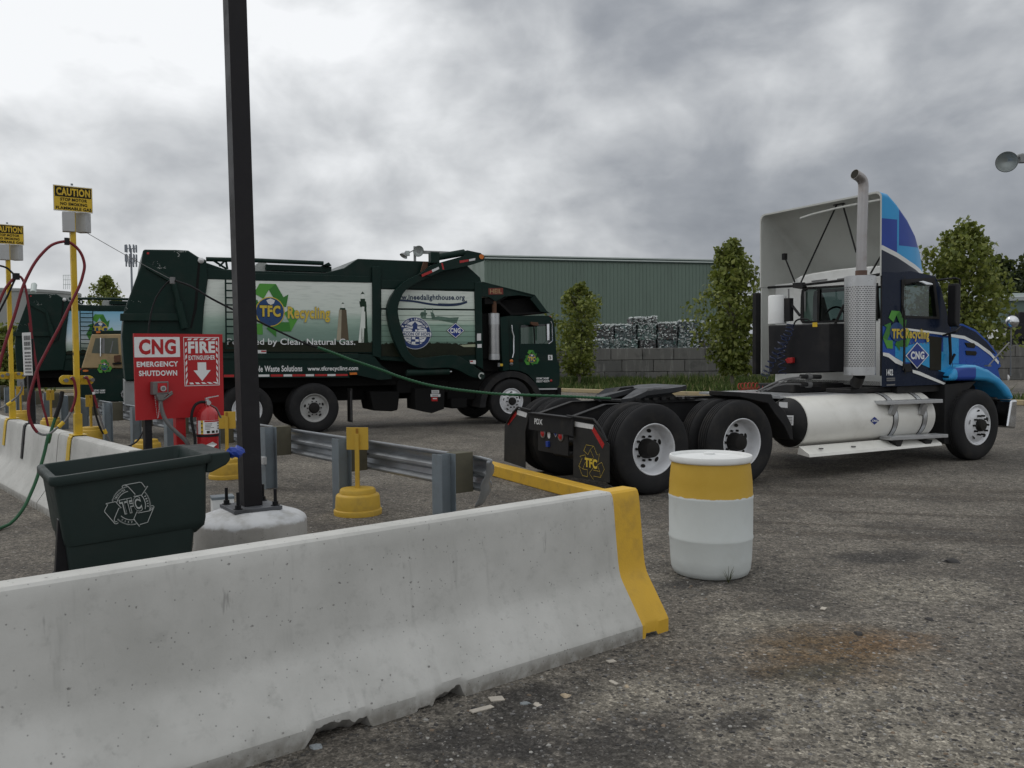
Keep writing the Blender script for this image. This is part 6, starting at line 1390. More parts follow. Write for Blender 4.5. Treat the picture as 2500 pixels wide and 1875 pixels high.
# ---- boxes and lines behind the cab
SBX = SR - .42
M_BXB = mat('black plastic box', (.018, .018, .02), .45, var=.2, scale=4, dirt=(.045, .042, .04), damt=.5, dscale=3)
mb = MB(); rear(mb, A7(230, 1272, 690, 1258, 690, 1625, 236, 1640), SBX, .40, M_BXB); bbx = mb.build('tool_box', tr, bevel=.02)
mb = MB(); rear(mb, A7(640, 1262, 742, 1258, 738, 1300, 700, 1360, 690, 1420, 680, 1420), SBX + .3, .2, M_BXB); mb.build('box_bracket', tr, bevel=.01)
mb = MB(); rear(mb, A7(564, 1252, 600, 1251, 600, 1284, 564, 1285), SBX - .004, .003, M_YEL); mb.build('yellow_label', bbx)
mb = MB(); rear(mb, A7(354, 1530, 375, 1516, 412, 1514, 412, 1556, 372, 1560), SBX - .07, .06, M_REFR); mb.build('glad_hand', tr, bevel=.012)
c = TF.atS(A7(300, 1262)[0], SBX + .15); c1_ = TF.atS(A7(300, 1048)[0], SBX + .15); wr = abs(TF.atS(A7(252, 1100)[0], SBX + .15)[1] - TF.atS(A7(350, 1100)[0], SBX + .15)[1]) / 2
mb = MB(); mb.lathe([(wr, 0), (wr, c1_[2] - c[2] - .02), (wr * .9, c1_[2] - c[2]), (.0001, c1_[2] - c[2])], c, (0, 0, 1), M_WHITE, 28); mb.build('air_canister', tr, smooth=40)
mb = MB(); rear(mb, A7(350, 1070, 392, 1068, 392, 1240, 350, 1244), SBX + .15, .08, M_CHASSIS); mb.build('canister_bracket', tr)
for nm_, ps_2, r_2, m_2 in (('air_pipe', (385, 1000, 388, 1230), .012, M_GREYFIT), ('cab_stay', (400, 1110, 470, 1200), .02, M_CHASSIS), ('cab_stay', (800, 1120, 735, 1262), .02, M_CHASSIS)):
    mb = MB(); mb.tube(TF.ptsS(A7(*ps_2), SBX + .2), r_2, m_2, 6); mb.build(nm_, tr, smooth=50)
M_COIL = mat('blue coil', (.014, .024, .07), .4, var=.2); M_RCOIL = mat('red coil', (.30, .035, .02), .45, var=.2)
def coil(path, rad, turns, mt, tk=.007, nm='air_line'):
    cp = curve_pts(path, 20); out = []; N = turns * 12
    for i in range(N + 1):
        u = i / N * (len(cp) - 1); j = min(int(u), len(cp) - 2); q = cp[j].lerp(cp[j + 1], u - j); d_ = (cp[j + 1] - cp[j]).normalized(); x = d_.cross(V((1, 0, .01))).normalized(); y = d_.cross(x); a = 2 * math.pi * i / 12; out.append(q + (x * math.cos(a) + y * math.sin(a)) * rad)
    mb = MB(); mb.tube(out, tk, mt, 5); return mb.build(nm, tr, smooth=60)
coil(TF.ptsS(A7(400, 1262, 385, 1330, 340, 1420, 330, 1520, 340, 1640), SBX - .12), .055, 11, M_COIL); coil(TF.ptsS(A7(360, 1350, 310, 1450, 270, 1520, 230, 1600, 200, 1660), SBX - .16), .055, 9, M_COIL)
mb = MB(); mb.tube(curve_pts(TF.ptsS(A7(420, 1280, 440, 1240, 480, 1225, 530, 1230, 545, 1252), SBX - .1), 5), .012, M_RUBBER, 6); mb.build('air_line', tr, smooth=60)
cq = [V((a, b, 1.12)) for a, b in ((SBX - .55, 1.95), (SBX - .40, 1.75), (SBX - .25, 1.6))]; coil(TF.ptsS(A6(1790, 278, 1850, 272, 1920, 275, 1985, 285), SBX - .45), .05, 8, M_RCOIL, .008)
mb = MB()
for (a, b, c) in (((150, 745), (330, 660), (500, 630)), ((180, 742), (350, 690), (500, 690)), ((230, 735), (400, 650), (560, 640))):
    q = [TF.at(A8(*p)[0], .75) for p in (a, b, c)]; mb.tube(curve_pts(q, 5), .011, M_GREYFIT, 6)
for y in (630, 690): q = [TF.at(p, .75) for p in A8(490, y, 640, y + 2)]; mb.cyl(q[0], q[1], .032, M_CHASSIS, n=10); mb.cyl(q[0].lerp(q[1], .3), q[0].lerp(q[1], .5), .045, M_GREYFIT, n=10)
mb.build('air_line', tr, smooth=50)
mb = MB(); mb.box((SBX - .5, .9, 1.04), (SBX + .5, 1.6, 1.16), M_CHASSIS); mb.box((SBX + .0, .35, 1.036), (SW + .4, .8, 1.10), M_CHASSIS); mb.build('deck_gear', tr, bevel=.02)
# under-cab darkness: engine, cross sill
mb = MB(); mb.box((SW, CT + .25, .80), (WB + .55, CT2 - .25, 1.18), M_CHASSIS); mb.box((SW + .1, CT + .05, zb_ - .10), (SW + 1.5, CT2 - .05, zb_ - .01), M_CHASSIS); mb.build('under_cab', tr)
# ---- hood, fenders, bumper
mb = MB(); HT = .46
hp = TF.pts(A7(1585, 1252, 1690, 1262, 1790, 1308, 1880, 1392, 1950, 1482, 1978, 1580) + A8(2010, 570, 2040, 690, 2030, 760, 1640, 690, 1640, 560), HT)
n = len(hp); k_ = 2.66 - 2 * HT; hq = [q + V((0, k_, 0)) for q in hp]; 
mb.add(hp, [tuple(range(n - 1, -1, -1))], M_BLUEM); mb.add(hq, [tuple(range(n))], M_BLUEM); mb.add(hp + hq, [(i, (i + 1) % n, n + (i + 1) % n, n + i) for i in range(n)], M_NAVY); ho = mb.build('hood', tr, bevel=.05, seg=3)
mb = MB(); hd = lambda pts, mt, k, crop_=A7: mb.poly([V((TF.at(q, HT)[0], HT - .004 * k, TF.at(q, HT)[2])) for q in crop_(*pts)], mt)
hd((1600, 1268, 1690, 1276, 1785, 1322, 1872, 1402, 1940, 1490, 1890, 1470, 1800, 1405, 1700, 1355, 1600, 1340), M_NAVY, 1)
for sg_ in ((1600, 1338, 1700, 1352, 1700, 1376, 1600, 1360), (1700, 1352, 1800, 1402, 1800, 1428, 1700, 1376), (1800, 1402, 1890, 1466, 1895, 1498, 1800, 1428), (1890, 1466, 1960, 1545, 1955, 1566, 1895, 1498)): hd(sg_, M_TWHITE, 2)
hd((1600, 1362, 1660, 1372, 1660, 1560, 1600, 1560), M_BLUEL, 1)
mb.build('hood_wrap', ho, smooth=0, recalc=False)
for pts in ((1752, 368, 1822, 372, 1836, 388, 1826, 410, 1772, 404), (1758, 430, 1838, 434, 1844, 450, 1836, 468, 1764, 464)):
    mb = MB(); mb.prism([V((TF.at(q, HT)[0], HT - .012, TF.at(q, HT)[2])) for q in A8(*pts)], (0, .02, 0), M_LBLACK); mb.build('hood_vent', ho, bevel=.004)
fo_ = A8(1648, 664, 1664, 600, 1710, 556, 1780, 536, 1862, 541, 1950, 574, 2040, 640, 2110, 712, 2154, 806, 2108, 808, 2080, 780, 2050, 738, 2000, 690, 1935, 666, 1850, 660)
def fender_mat():
    m_ = bpy.data.materials.new('fender wrap'); m_.use_nodes = True; t = NT(m_.node_tree); b = t.n['Principled BSDF']; P_ = t.node('ShaderNodeTexCoord').outputs['Object']; x, y, z = t.sep(P_)
    q0 = TF.at(A8(1832, 600)[0], .08)[0]; q1 = TF.at(A8(1690, 600)[0], .08)[0]
    c = t.mix(t.m('MULTIPLY', t.m('LESS_THAN', x, q0), t.m('GREATER_THAN', x, q1)), (.03, .30, .60), (.012, .05, .30)); zc_ = TF.at(A8(1750, 560)[0], .08)[2]; c = t.mix(t.m('GREATER_THAN', z, zc_), c, (.05, .33, .62))
    t.put(b.inputs['Base Color'], c); b.inputs['Roughness'].default_value = .3; b.inputs['Specular IOR Level'].default_value = .35; return m_
M_FEND = fender_mat()
for t_ in (.06, 1.80):
    mb = MB(); mb.prism(TF.pts(fo_, .06), (0, .62, 0), M_FEND)
    o = mb.build('fender', tr, bevel=.07, seg=3); o.location = (0, t_ - .06, 0)
    mb = MB(); side(mb, A8(1602, 692, 1850, 664, 1786, 730, 1735, 830, 1708, 950, 1692, 1050, 1662, 1156, 1600, 1150), .16, .5, M_CHASSIS); o = mb.build('splash_guard', tr, bevel=.01); o.location = (0, t_ - .06, 0)
p = TF.at(A8(2086, 640)[0], .04); mb = MB(); mb.lathe([(.05, 0), (.035, .02), (.0001, .03)], p, (.6, -1, 0), M_REFW, 16, False); mb.build('turn_signal', tr, smooth=50)
bp = TF.pts(A8(2112, 812, 2160, 808, 2146, 1034, 2078, 1022), .06); s0_, s1_ = bp[0][0], bp[1][0]
mb = MB(); mb.prism([V((bp[3][0], .05, bp[3][2])), V((bp[2][0], .05, bp[2][2])), V((s1_, .05, bp[1][2])), V((s0_, .05, bp[0][2]))], (0, 2.55, 0), M_CHROME); mb.build('bumper', tr, bevel=.03, seg=3)
mb = MB(); side(mb, A8(1990, 790, 2085, 790, 2085, 808, 1992, 806), .25, .3, M_GREYFIT); side(mb, A8(2040, 830, 2112, 815, 2085, 1015, 2030, 1000), .3, 1.9, M_CHASSIS); mb.build('bumper_bracket', tr)
hl_ = TF.at(A8(2060, 600)[0], .5); mb = MB(); mb.box((hl_[0] - .05, .6, .75), (hl_[0] + .1, 2.0, hl_[2] - .08), M_CHASSIS); mb.build('grille', tr, bevel=.02)
# ---- mirrors
mb = MB(); side(mb, A7(1640, 966, 1650, 956, 1672, 960, 1680, 985, 1674, 1265, 1664, 1286, 1648, 1282, 1636, 1255), -.02, .13, M_BLACK); mo = mb.build('side_mirror', tr, bevel=.02)
mb = MB(); mb.tube([TF.at(A7(1500, 934)[0], CT), TF.at(A7(1640, 918)[0], .0), TF.at(A7(1668, 930)[0], -.0), TF.at(A7(1672, 970)[0], -.0)], .014, M_BLACK, 8); mb.tube([TF.at(A7(1540, 1350)[0], CT), TF.at(A7(1640, 1320)[0], .0), TF.at(A7(1678, 1285)[0], -.0)], .014, M_BLACK, 8); mb.build('mirror_arm', tr, smooth=50)
p = TF.at(A7(2062, 1246)[0], .1); mb = MB(); mr_ = .092; mb.lathe([(mr_, 0), (mr_ * .98, .02), (mr_ * .8, .055), (mr_ * .4, .075), (.0001, .08)], p, (-1, -.85, .05), M_CHROME, 28, False); mb.lathe([(mr_, 0), (mr_ * .9, .03), (.0001, .045)], p, (1, .85, 0), M_BLACK, 24, False); hm = mb.build('hood_mirror', tr, smooth=50)
mb = MB(); q = [TF.at(a, .12) for a in A7(2056, 1290, 2052, 1460, 2052, 1652)]; mb.tube(q, .009, M_GREYFIT, 6); q = [TF.at(a, .12) for a in A7(2040, 1402, 1960, 1490, 1886, 1574)]; mb.tube(q, .010, M_GREYFIT, 6); q = TF.at(A7(1880, 1576)[0], .12); mb.obox(q, (.04, 0, 0), (0, .03, 0), (0, 0, .012), M_GREYFIT); mb.build('mirror_arm', hm, smooth=50)
mb = MB(); mb.tube([TF.at(a, CT - .08) for a in A7(1592, 1330, 1600, 1480, 1596, 1560, 1630, 1490)], .02, M_BLACK, 8); mb.build('antenna_mount', tr, smooth=50)
# ================================================================ REFUSE TRUCKS
M_TGREEN = mat('dark green truck paint', (.0075, .022, .018), .35, var=.2, scale=1.5, dirt=(.03, .034, .03), damt=.45, dscale=2.5, coat=.25)
M_TGREEN2 = mat('dark green steel', (.010, .026, .021), .5, var=.25, scale=3, dirt=(.035, .036, .032), damt=.5, dscale=3)
M_NEARBLACK = mat('matt near-black', (.010, .010, .010), .85, var=.3, scale=4, spec=.15)  # one near-black for underbody parts, seams and dark fillers
M_CHIP = mat('bare scuffed paint', (.42, .44, .42), .7, var=.3, scale=20)
M_RUST = mat('rust', (.10, .05, .03), .9, var=.4, scale=15)
M_NAVYT = mat('navy lettering', (.012, .03, .075), .5, var=.05)
M_SEAL = mat('badge blue', (.02, .045, .16), .5, var=.1)
M_BRICK = mat('printed brick', (.10, .075, .045), .6, var=.25, scale=12)
M_BRICKL = mat('printed pale brick', (.33, .30, .22), .6, var=.2, scale=12)
M_LHW = mat('printed white tower', (.68, .72, .67), .6, var=.08)
M_LHG = mat('printed dark tower', (.018, .04, .025), .6, var=.2)
M_SHIP = mat('printed ship', (.10, .17, .13), .6, var=.4, scale=14)
M_SAND = mat('printed sand', (.35, .38, .26), .6, var=.2, scale=9)
F1 = Frame((-4.12, 17.9, 0), R(25))
def print_mat(nm, zs, cols, tree_z, tree_h):
    """A printed seascape: colours by height on the panel, a ragged dark shore at the bottom."""
    m_ = bpy.data.materials.new(nm); m_.use_nodes = True; t = NT(m_.node_tree); b = t.n['Principled BSDF']; P_ = t.node('ShaderNodeTexCoord').outputs['Object']; x, y, z = t.sep(P_)
    z0, z1 = zs[0], zs[-1]; n1_ = t.noise(t.vm('MULTIPLY', P_, (1.2, 1, 3.5)), 1.6, 5, .6)
    f = t.m('ADD', t.rng(z, z0, z1, 0, 1, False), t.m('MULTIPLY', t.m('SUBTRACT', n1_, .5), .10))
    c = t.ramp(f, [((q - z0) / (z1 - z0), k) for q, k in zip(zs, cols)])
    rip = t.noise(t.vm('MULTIPLY', P_, (3, 1, 26)), 1.0, 4, .6); c = t.mix(t.rng(rip, .45, .75, 0, .22), c, tuple(q * .6 for q in cols[1]))
    rag = t.m('ADD', tree_z, t.m('MULTIPLY', t.m('SUBTRACT', t.noise(P_, 3.2, 6, .7), .45), tree_h)); dk = t.mix(t.noise(P_, 9, 5, .7), (.003, .006, .003), (.022, .025, .012))
    c = t.mix(t.rng(t.m('SUBTRACT', z, rag), -.012, .012), dk, c)
    t.put(b.inputs['Base Color'], c); b.inputs['Roughness'].default_value = .45; b.inputs['Specular IOR Level'].default_value = .2; return m_
zq = lambda p: F1.at(p, .05)[2]
ZT, ZM, ZS, ZB = zq(A4(1400, 410)[0]), zq(A4(1400, 640)[0]), zq(A4(1400, 770)[0]), zq(A4(1400, 960)[0])
M_PRINT1 = print_mat('printed seascape', [ZB, zq(A4(1400, 830)[0]), ZS, zq(A4(1400, 700)[0]), ZM, ZT], [(.15, .23, .19), (.19, .28, .235), (.23, .33, .275), (.36, .47, .40), (.60, .66, .60), (.70, .74, .69)], zq(A4(1400, 878)[0]), .26)
M_PRINT2 = print_mat('printed harbour', [zq(A5(700, 980)[0]), zq(A5(700, 860)[0]), zq(A5(700, 750)[0]), zq(A5(700, 735)[0]), zq(A5(700, 690)[0]), zq(A5(700, 480)[0])], [(.16, .26, .21), (.19, .30, .24), (.28, .41, .33), (.46, .57, .48), (.55, .64, .56), (.70, .74, .69)], zq(A5(700, 890)[0]), .28)
M_PRINT3 = print_mat('printed blue sky', [ZB, zq(A4(1400, 800)[0]), ZS, ZM, ZT], [(.05, .14, .05), (.55, .62, .58), (.66, .72, .74), (.45, .62, .72), (.22, .48, .66)], ZB + .15, .3)

def refuse_truck(F, label, first):
    rt = thing('refuse_truck', label, 'refuse truck', F)
    def side(mb, ps, t_, dp_, mt): mb.prism(F1.pts(ps, t_), (0, dp_, 0), mt)
    def dec(mb, ps, mt, k, t_=.045): mb.poly([q + V((0, -.003 * k, 0)) for q in F1.pts(ps, t_)], mt)
    def txt(mb, s_, bl, br, tl, mt, k, c_, b=.03, t_=.045, sh=0.0):
        o_, x_, y_ = (F1.at(c_(*q)[0], t_) + V((0, -.003 * k, 0)) for q in (bl, br, tl)); mb.text(s_, o_, x_ - o_, y_ - o_, mt, b, sh)
    # chassis and wheels
    sf = F1.at((1249.7, 985), 0)[0]
    for s_ in (0.0, -1.36):
        wheel(rt, s_, 0, 1, 'shallow', rim=M_RIMG if s_ == 0 else M_RIMW); wheel(rt, s_, .33, 1, 'plain'); wheel(rt, s_, 2.44, -1, 'plain')
    wheel(rt, sf, 0, 1, 'front'); wheel(rt, sf, 2.44, -1, 'plain')
    tail = F1.at(A4(60, 1000)[0], 0)[0]; mb = MB(); mb.box((tail + .3, .75, .62), (sf + .9, .85, .95), M_NEARBLACK); mb.box((tail + .3, 1.6, .62), (sf + .9, 1.7, .95), M_NEARBLACK); mb.box((tail + .6, .35, .95), (sf + .5, 2.1, 1.22), M_NEARBLACK)
    for s_ in (0, -1.36, sf): mb.cyl((s_, .2, .52), (s_, 2.3, .52), .09, M_NEARBLACK, n=12)
    mb.lathe([(.0001, -.2), (.2, -.1), (.22, 0), (.2, .1), (.0001, .2)], (0, 1.2, .52), (1, 0, 0), M_NEARBLACK, 16)
    mb.build('chassis', rt, smooth=40)
    for pts, t_, dp_ in ((A5(165, 1262, 405, 1262, 388, 1408, 340, 1418, 195, 1412), .25, .9), (A5(800, 1318, 930, 1315, 928, 1392, 802, 1396), .2, .6), (A5(770, 1195, 1095, 1180, 1095, 1330, 770, 1330), .35, .8), (A5(380, 1175, 780, 1170, 780, 1270, 380, 1280), .3, 1.2), (A5(230, 990, 1048, 1050, 1048, 1190, 230, 1190), .35, 1.8)):
        mb = MB(); side(mb, pts, t_, dp_, M_NEARBLACK); mb.build('tank_or_dark_fill', rt, bevel=.03)  # tanks, plus dark filler boxes put in for the underbody shade
    mb = MB(); side(mb, A5(520, 1240, 752, 1238, 746, 1398, 652, 1432, 525, 1402), .06, .6, M_NEARBLACK)
    for k_, (y0_, y1_, mt) in enumerate(((1252, 1278, M_REFW), (1282, 1304, M_REFW), (1307, 1338, M_REFR))): dec(mb, A5(648 - (8 if k_ == 1 else 0), y0_, 708 + (10 if k_ == 1 else 0) - (12 if k_ == 2 else 0), y0_, 708 + (10 if k_ == 1 else 0) - (12 if k_ == 2 else 0), y1_, 650 - (8 if k_ == 1 else 0), y1_), mt, 1, .06)
    for y_ in (1260, 1268, 1290, 1296): dec(mb, A5(655, y_, 700, y_, 700, y_ + 3, 655, y_ + 3), M_GREYFIT, 2, .06)
    dec(mb, A5(658, 1314, 690, 1314, 690, 1322, 658, 1322), M_REFW, 2, .06)
    mb.build('battery_box', rt, smooth=0, recalc=False)
    q0 = F1.at(A4(1848, 1240)[0], .05); q1 = F1.at(A4(1858, 1502)[0], .05); mb = MB(); mb.box((q0[0] - .03, .02, q1[2]), (q0[0] + .0, .36, q0[2]), M_FLAP); mb.box((q0[0] - .034, .02, q1[2] + .05), (q0[0] - .031, .06, q0[2] - .05), M_GREYFIT); mb.build('mudflap', rt)
    # container
    mb = MB(); side(mb, A4(690, 250, 860, 310, 1090, 322, 1640, 338) + A5(-30, 300, 75, 228, 640, 250, 925, 278, 1030, 375, 1040, 412, 1050, 1075, 255, 1020, 190, 970) + A4(1900, 966, 640, 964), .06, 2.32, M_TGREEN)
    bd = mb.build('container', rt, bevel=.02)
    mb = MB(); side(mb, A4(480, 966, 1900, 970) + A5(190, 975, 262, 1062, 346, 1120, 338, 1165, 240, 1172, 0, 1118) + A4(1830, 1155, 480, 1158), .03, .1, M_TGREEN)
    if first:
        txt(mb, 'Sustainable Waste Solutions', (952, 1112), (1460, 1106), (952, 1064), M_LWHITE, 2, A4, .02, .03); txt(mb, 'www.tfcrecycling.com', (1502, 1112), (1895, 1106), (1502, 1068), M_LWHITE, 2, A4, .02, .03)
    x = 850
    for i, (a, b) in enumerate(((850, 930), (940, 1010), (1015, 1080), (1085, 1137), (1137, 1205), (1215, 1310), (1315, 1382), (1385, 1485), (1488, 1552), (1560, 1655), (1657, 1720), (1722, 1815))):
        dec(mb, A4(a, 1132 - (a - 850) * .006, b, 1132 - (b - 850) * .006, b, 1151 - (b - 850) * .010, a, 1151 - (a - 850) * .010), M_REFR if i % 2 == (0 if i < 4 else 1) else M_REFW, 1, .03)
    sk = mb.build('skirt', rt, smooth=0, recalc=False)
    mb = MB(); side(mb, A4(1830, 1116, 1886, 1114, 1890, 1132, 1832, 1134), .0, .03, M_AMBER); mb.build('marker_lamp', sk, bevel=.004)
    mb = MB(); side(mb, A4(660, 964, 1900, 968, 1900, 1008, 660, 1008), -.0, .06, M_TGREEN2); mb.build('ledge', rt, bevel=.008)
    # printed panels
    mb = MB(); side(mb, A4(722, 386, 1090, 399, 1980, 416) + A5(186, 416, 190, 885, 190, 955) + A4(1900, 955, 678, 950, 682, 760, 694, 600), .045, .014, M_PRINT1 if first else M_PRINT3)
    if first:
        for tw, mt in (((1728, 862, 1747, 626, 1768, 626, 1762, 862), M_BRICKL), ((1762, 862, 1768, 626, 1804, 626, 1823, 862), M_BRICK), ((1755, 612, 1795, 612, 1798, 626, 1752, 626), M_LHG), ((1766, 580, 1788, 580, 1788, 612, 1766, 612), M_LHW), ((1777, 568, 1790, 582, 1764, 582), M_LHG), ((1898, 882, 1926, 602, 1944, 602, 1940, 882), M_LHW), ((1940, 770, 1944, 602, 1960, 602, 1968, 770), M_LHG), ((1940, 882, 1940, 770, 1968, 770, 1974, 882), M_LHG), ((1918, 882, 1918, 772, 1940, 772, 1940, 882), M_LHW), ((1941, 640, 1950, 640, 1951, 770, 1941, 770), M_LHW), ((1905, 560, 1958, 560, 1962, 604, 1912, 604), M_LHG), ((1914, 540, 1950, 540, 1950, 560, 1914, 560), M_LHG), ((1920, 504, 1944, 504, 1946, 540, 1918, 540), M_LHW), ((1931, 484, 1948, 506, 1914, 506), M_LHG)): dec(mb, A4(*tw), mt, 1 if mt is not M_LHW else 2)
        L1 = affine(F1, .042, A4(1210, 642)[0], A4(1210 + 240, 646)[0], A4(1206, 642 - 248)[0], .003)
        logo(mb, L1, 1); put(mb, L1, 'TFC', -.345, .345, -.175, .215, M_LBLACK, 6, .06); put(mb, L1, 'TFC', -.33, .33, -.16, .20, M_YELL, 7, .045)
        txt(mb, 'Recycling', (1345, 725), (1678, 728), (1345, 598), M_BRICKL, 6, A4, .05); txt(mb, 'Recycling', (1348, 721), (1675, 724), (1348, 602), M_YELL, 7, A4, .025)
        txt(mb, 'Powered by Clean Natural Gas.', (876, 914), (1872, 914), (876, 848), M_LWHITE, 5, A4, .008)
        dec(mb, A4(1104, 940, 1180, 940, 1180, 966, 1104, 966), M_REFW, 3); dec(mb, A4(1140, 944, 1178, 944, 1178, 955, 1140, 955), M_REFR, 4)
    else:
        cl_ = lambda p: F.at(p, .042); C0, X_, Y_ = cl_(B7(1352, 690)[0]), cl_(B7(1352 + 215, 692)[0]), cl_(B7(1350, 690 - 235)[0]); L2 = lambda x, y, k=0: C0 + (X_ - C0) * x + (Y_ - C0) * y + V((0, -.003 * k, 0))
        logo(mb, L2, 1); put(mb, L2, 'TFC', -.46, .46, -.14, .20, M_YELL, 7, .05)
    mb.build('printed_panel', rt, smooth=0, recalc=False)
    mb = MB(); side(mb, A5(258, 466, 985, 486, 985, 620, 258, 612), .045, .014, M_PRINT2)
    if first:
        txt(mb, 'www.ineedalighthouse.org', (338, 561), (908, 562), (338, 506), M_NAVYT, 1, A5, .03)
        q = curve_pts([F1.at(p, .041) for p in A5(330, 548, 420, 553, 520, 562, 640, 582, 760, 591, 860, 585, 926, 565)], 5); mb.strip(q, .045, (0, 1, 0), M_NAVYT)
        q = curve_pts([F1.at(p, .041) for p in A5(700, 578, 800, 580, 880, 572, 926, 556)], 5); mb.strip(q, .015, (0, 1, 0), M_NAVYT)
    mb.build('printed_panel', rt, smooth=0, recalc=False)
    mb = MB(); side(mb, A5(258, 626, 990, 633, 998, 976, 600, 1000, 258, 985), .045, .014, M_PRINT2)
    if first:
        for sp_ in ((650, 690, 700, 676, 790, 688, 862, 684, 842, 735, 806, 728, 700, 706, 652, 704), (565, 645, 590, 640, 588, 690, 566, 688), (592, 612, 604, 612, 606, 690, 590, 690), (640, 640, 668, 655, 680, 690, 650, 692), (560, 655, 615, 650, 614, 664, 560, 668), (655, 612, 660, 612, 662, 660, 656, 660), (560, 690, 660, 692, 660, 702, 560, 700)): dec(mb, A5(*sp_), M_SHIP, 1)
        dec(mb, A5(870, 900, 996, 893, 996, 915, 900, 916), M_SAND, 1)
        for y_ in (668, 707, 747, 790, 832, 874): dec(mb, A5(258, y_, 994, y_ + 3, 994, y_ + 5, 258, y_ + 2), M_LHG, 2)
        dec(mb, A5(835, 724, 908, 788, 835, 851, 762, 788), M_LBLACK, 3); dec(mb, A5(835, 728, 903, 788, 835, 847, 767, 788), M_LWHITE, 4); dec(mb, A5(835, 735, 895, 788, 835, 840, 775, 788), M_DIAM, 5); txt(mb, 'CNG', (793, 808), (873, 808), (793, 768), M_LWHITE, 6, A5, .045)
        S_ = affine(F1, .042, A5(520, 808)[0], A5(645, 810)[0], A5(518, 682)[0], .003); cir = lambda r_, k_: [S_(r_ * math.cos(6.2832 * i / 40), r_ * math.sin(6.2832 * i / 40), k_) for i in range(40)]
        mb.poly(cir(1, 1), M_LWHITE); mb.poly(cir(.97, 2), M_SEAL); mb.poly(cir(.74, 3), M_LWHITE)
        for i_ in range(6):
            yy = -.55 + .2 * i_
            if abs(yy) > .2: mb.strip([S_(-.55 + .11 * j, yy + .03 * math.sin(j * 2 + i_), 4) for j in range(11)], .012, (0, 1, 0), M_SEAL)
        for a, b, c, d_ in ((-.7, .30, -.15, .42), (-.7, .52, -.15, .48), (.7, .30, .15, .42), (.7, .52, .15, .48)): mb.poly([S_(a, b - .03, 4), S_(a, b + .05, 4), S_(c, d_, 4)], M_SEAL)
        mb.poly([S_(*p, 5) for p in ((-.30, -.68), (.30, -.68), (.17, .22), (-.17, .22))], M_SEAL)
        for r_ in range(6):
            for c_ in range(2):
                if (r_ + c_) % 2 == 0:
                    y0_, y1_ = -.68 + .15 * r_, -.53 + .15 * r_; w0_, w1__ = .30 - .0217 * r_ * 1.0, .30 - .0217 * (r_ + 1); 
                    xs = (-1, 0) if c_ == 0 else (0, 1); mb.poly([S_(xs[0] * w0_ * .8, y0_, 6), S_(xs[1] * w0_ * .8, y0_, 6), S_(xs[1] * w1__ * .8, y1_, 6), S_(xs[0] * w1__ * .8, y1_, 6)], M_LWHITE)
        for q_ in (((-.22, .22), (.22, .22), (.22, .28), (-.22, .28)), ((-.14, .28), (.14, .28), (.12, .48), (-.12, .48)), ((-.2, .48), (.2, .48), (.0, .72))): mb.poly([S_(*p, 6) for p in q_], M_SEAL)
        mb.poly([S_(*p, 7) for p in ((-1.08, -.22), (1.0, -.22), (1.04, -.06), (1.0, .10), (-1.08, .10))], M_SEAL); mb.poly([S_(*p, 8) for p in ((-1.05, -.19), (.98, -.19), (1.0, -.06), (.98, .07), (-1.05, .07))], M_LWHITE); put(mb, S_, 'BEACON OF HOPE', -1.0, .94, -.16, .04, M_SEAL, 9, .02)
        w_ = 'I NEED A LIGHTHOUSE'
        for i, ch_ in enumerate(w_):
            if ch_ == ' ': continue
            a_ = R(152) - R(124) * i / (len(w_) - 1); rx, ry = math.cos(a_), math.sin(a_); o_ = S_(rx * .79 - ry * .045, ry * .79 + rx * .045, 4); mb.text(ch_, o_, S_(rx * .79 + ry * .045, ry * .79 - rx * .045, 4) - o_, S_(rx * .92 - ry * .045, ry * .92 + rx * .045, 4) - o_, M_LWHITE, .02)
    mb.build('printed_panel', rt, smooth=0, recalc=False)
    # frame members
    for pts, t_ in ((A5(188, 288, 256, 290, 258, 1004, 192, 985), .0), (A5(985, 410, 1040, 412, 1052, 1092, 1000, 1062), .0), (A5(256, 392, 1036, 402, 1036, 470, 256, 462), .02), (A4(1090, 340, 1990, 366, 1990, 415, 1090, 398), .03), (A4(690, 300, 1090, 340, 1090, 398, 715, 386), .03)):
        mb = MB(); side(mb, pts, t_, .08, M_TGREEN); mb.build('frame_member', rt, bevel=.012)
    mb = MB(); dec(mb, A5(1003, 812, 1034, 810, 1035, 865, 1003, 867), M_REFW, 1, .0); dec(mb, A5(1006, 894, 1039, 893, 1040, 921, 1006, 922), M_REFW, 1, .0); dec(mb, A5(946, 1020, 994, 1018, 994, 1050, 950, 1045), M_REFW, 1, -.2); dec(mb, A5(950, 1024, 970, 1022, 970, 1032, 950, 1032), M_REFR, 2, -.2); mb.build('sticker', rt, smooth=0, recalc=False)
    # roof gear
    mb = MB(); q = [F1.at(p, .25) for p in A4(712, 232, 1090, 241, 1625, 264)]; mb.tube(q, .045, M_TGREEN2, 8); 
    for a in ((760, 236, 870, 308), (865, 238, 815, 288), (865, 238, 878, 310)): mb.tube([F1.at(p, .25) for p in A4(*a)], .022, M_TGREEN2, 6)
    q = [F1.at(p, .25) for p in A4(768, 222, 880, 225)]; mb.bar(q[0], q[1], .05, .03, M_CHIP); mb.build('roof_rail', rt, smooth=40)
    mb = MB(); side(mb, A4(1178, 272, 1690, 290, 1690, 335, 1178, 318), .5, .8, M_TGREEN2); q = F1.at(A4(1150, 316)[0], .6); mb.cyl(q, q + V((0, .6, 0)), .17, M_CHIP, n=20); mb.build('roof_tank', rt, bevel=.01)
    mb = MB(); side(mb, A4(1625, 278, 1668, 256, 1690, 282), .4, .3, M_TGREEN2); mb.build('roof_hinge', rt)
    # ladder
    mb = MB()
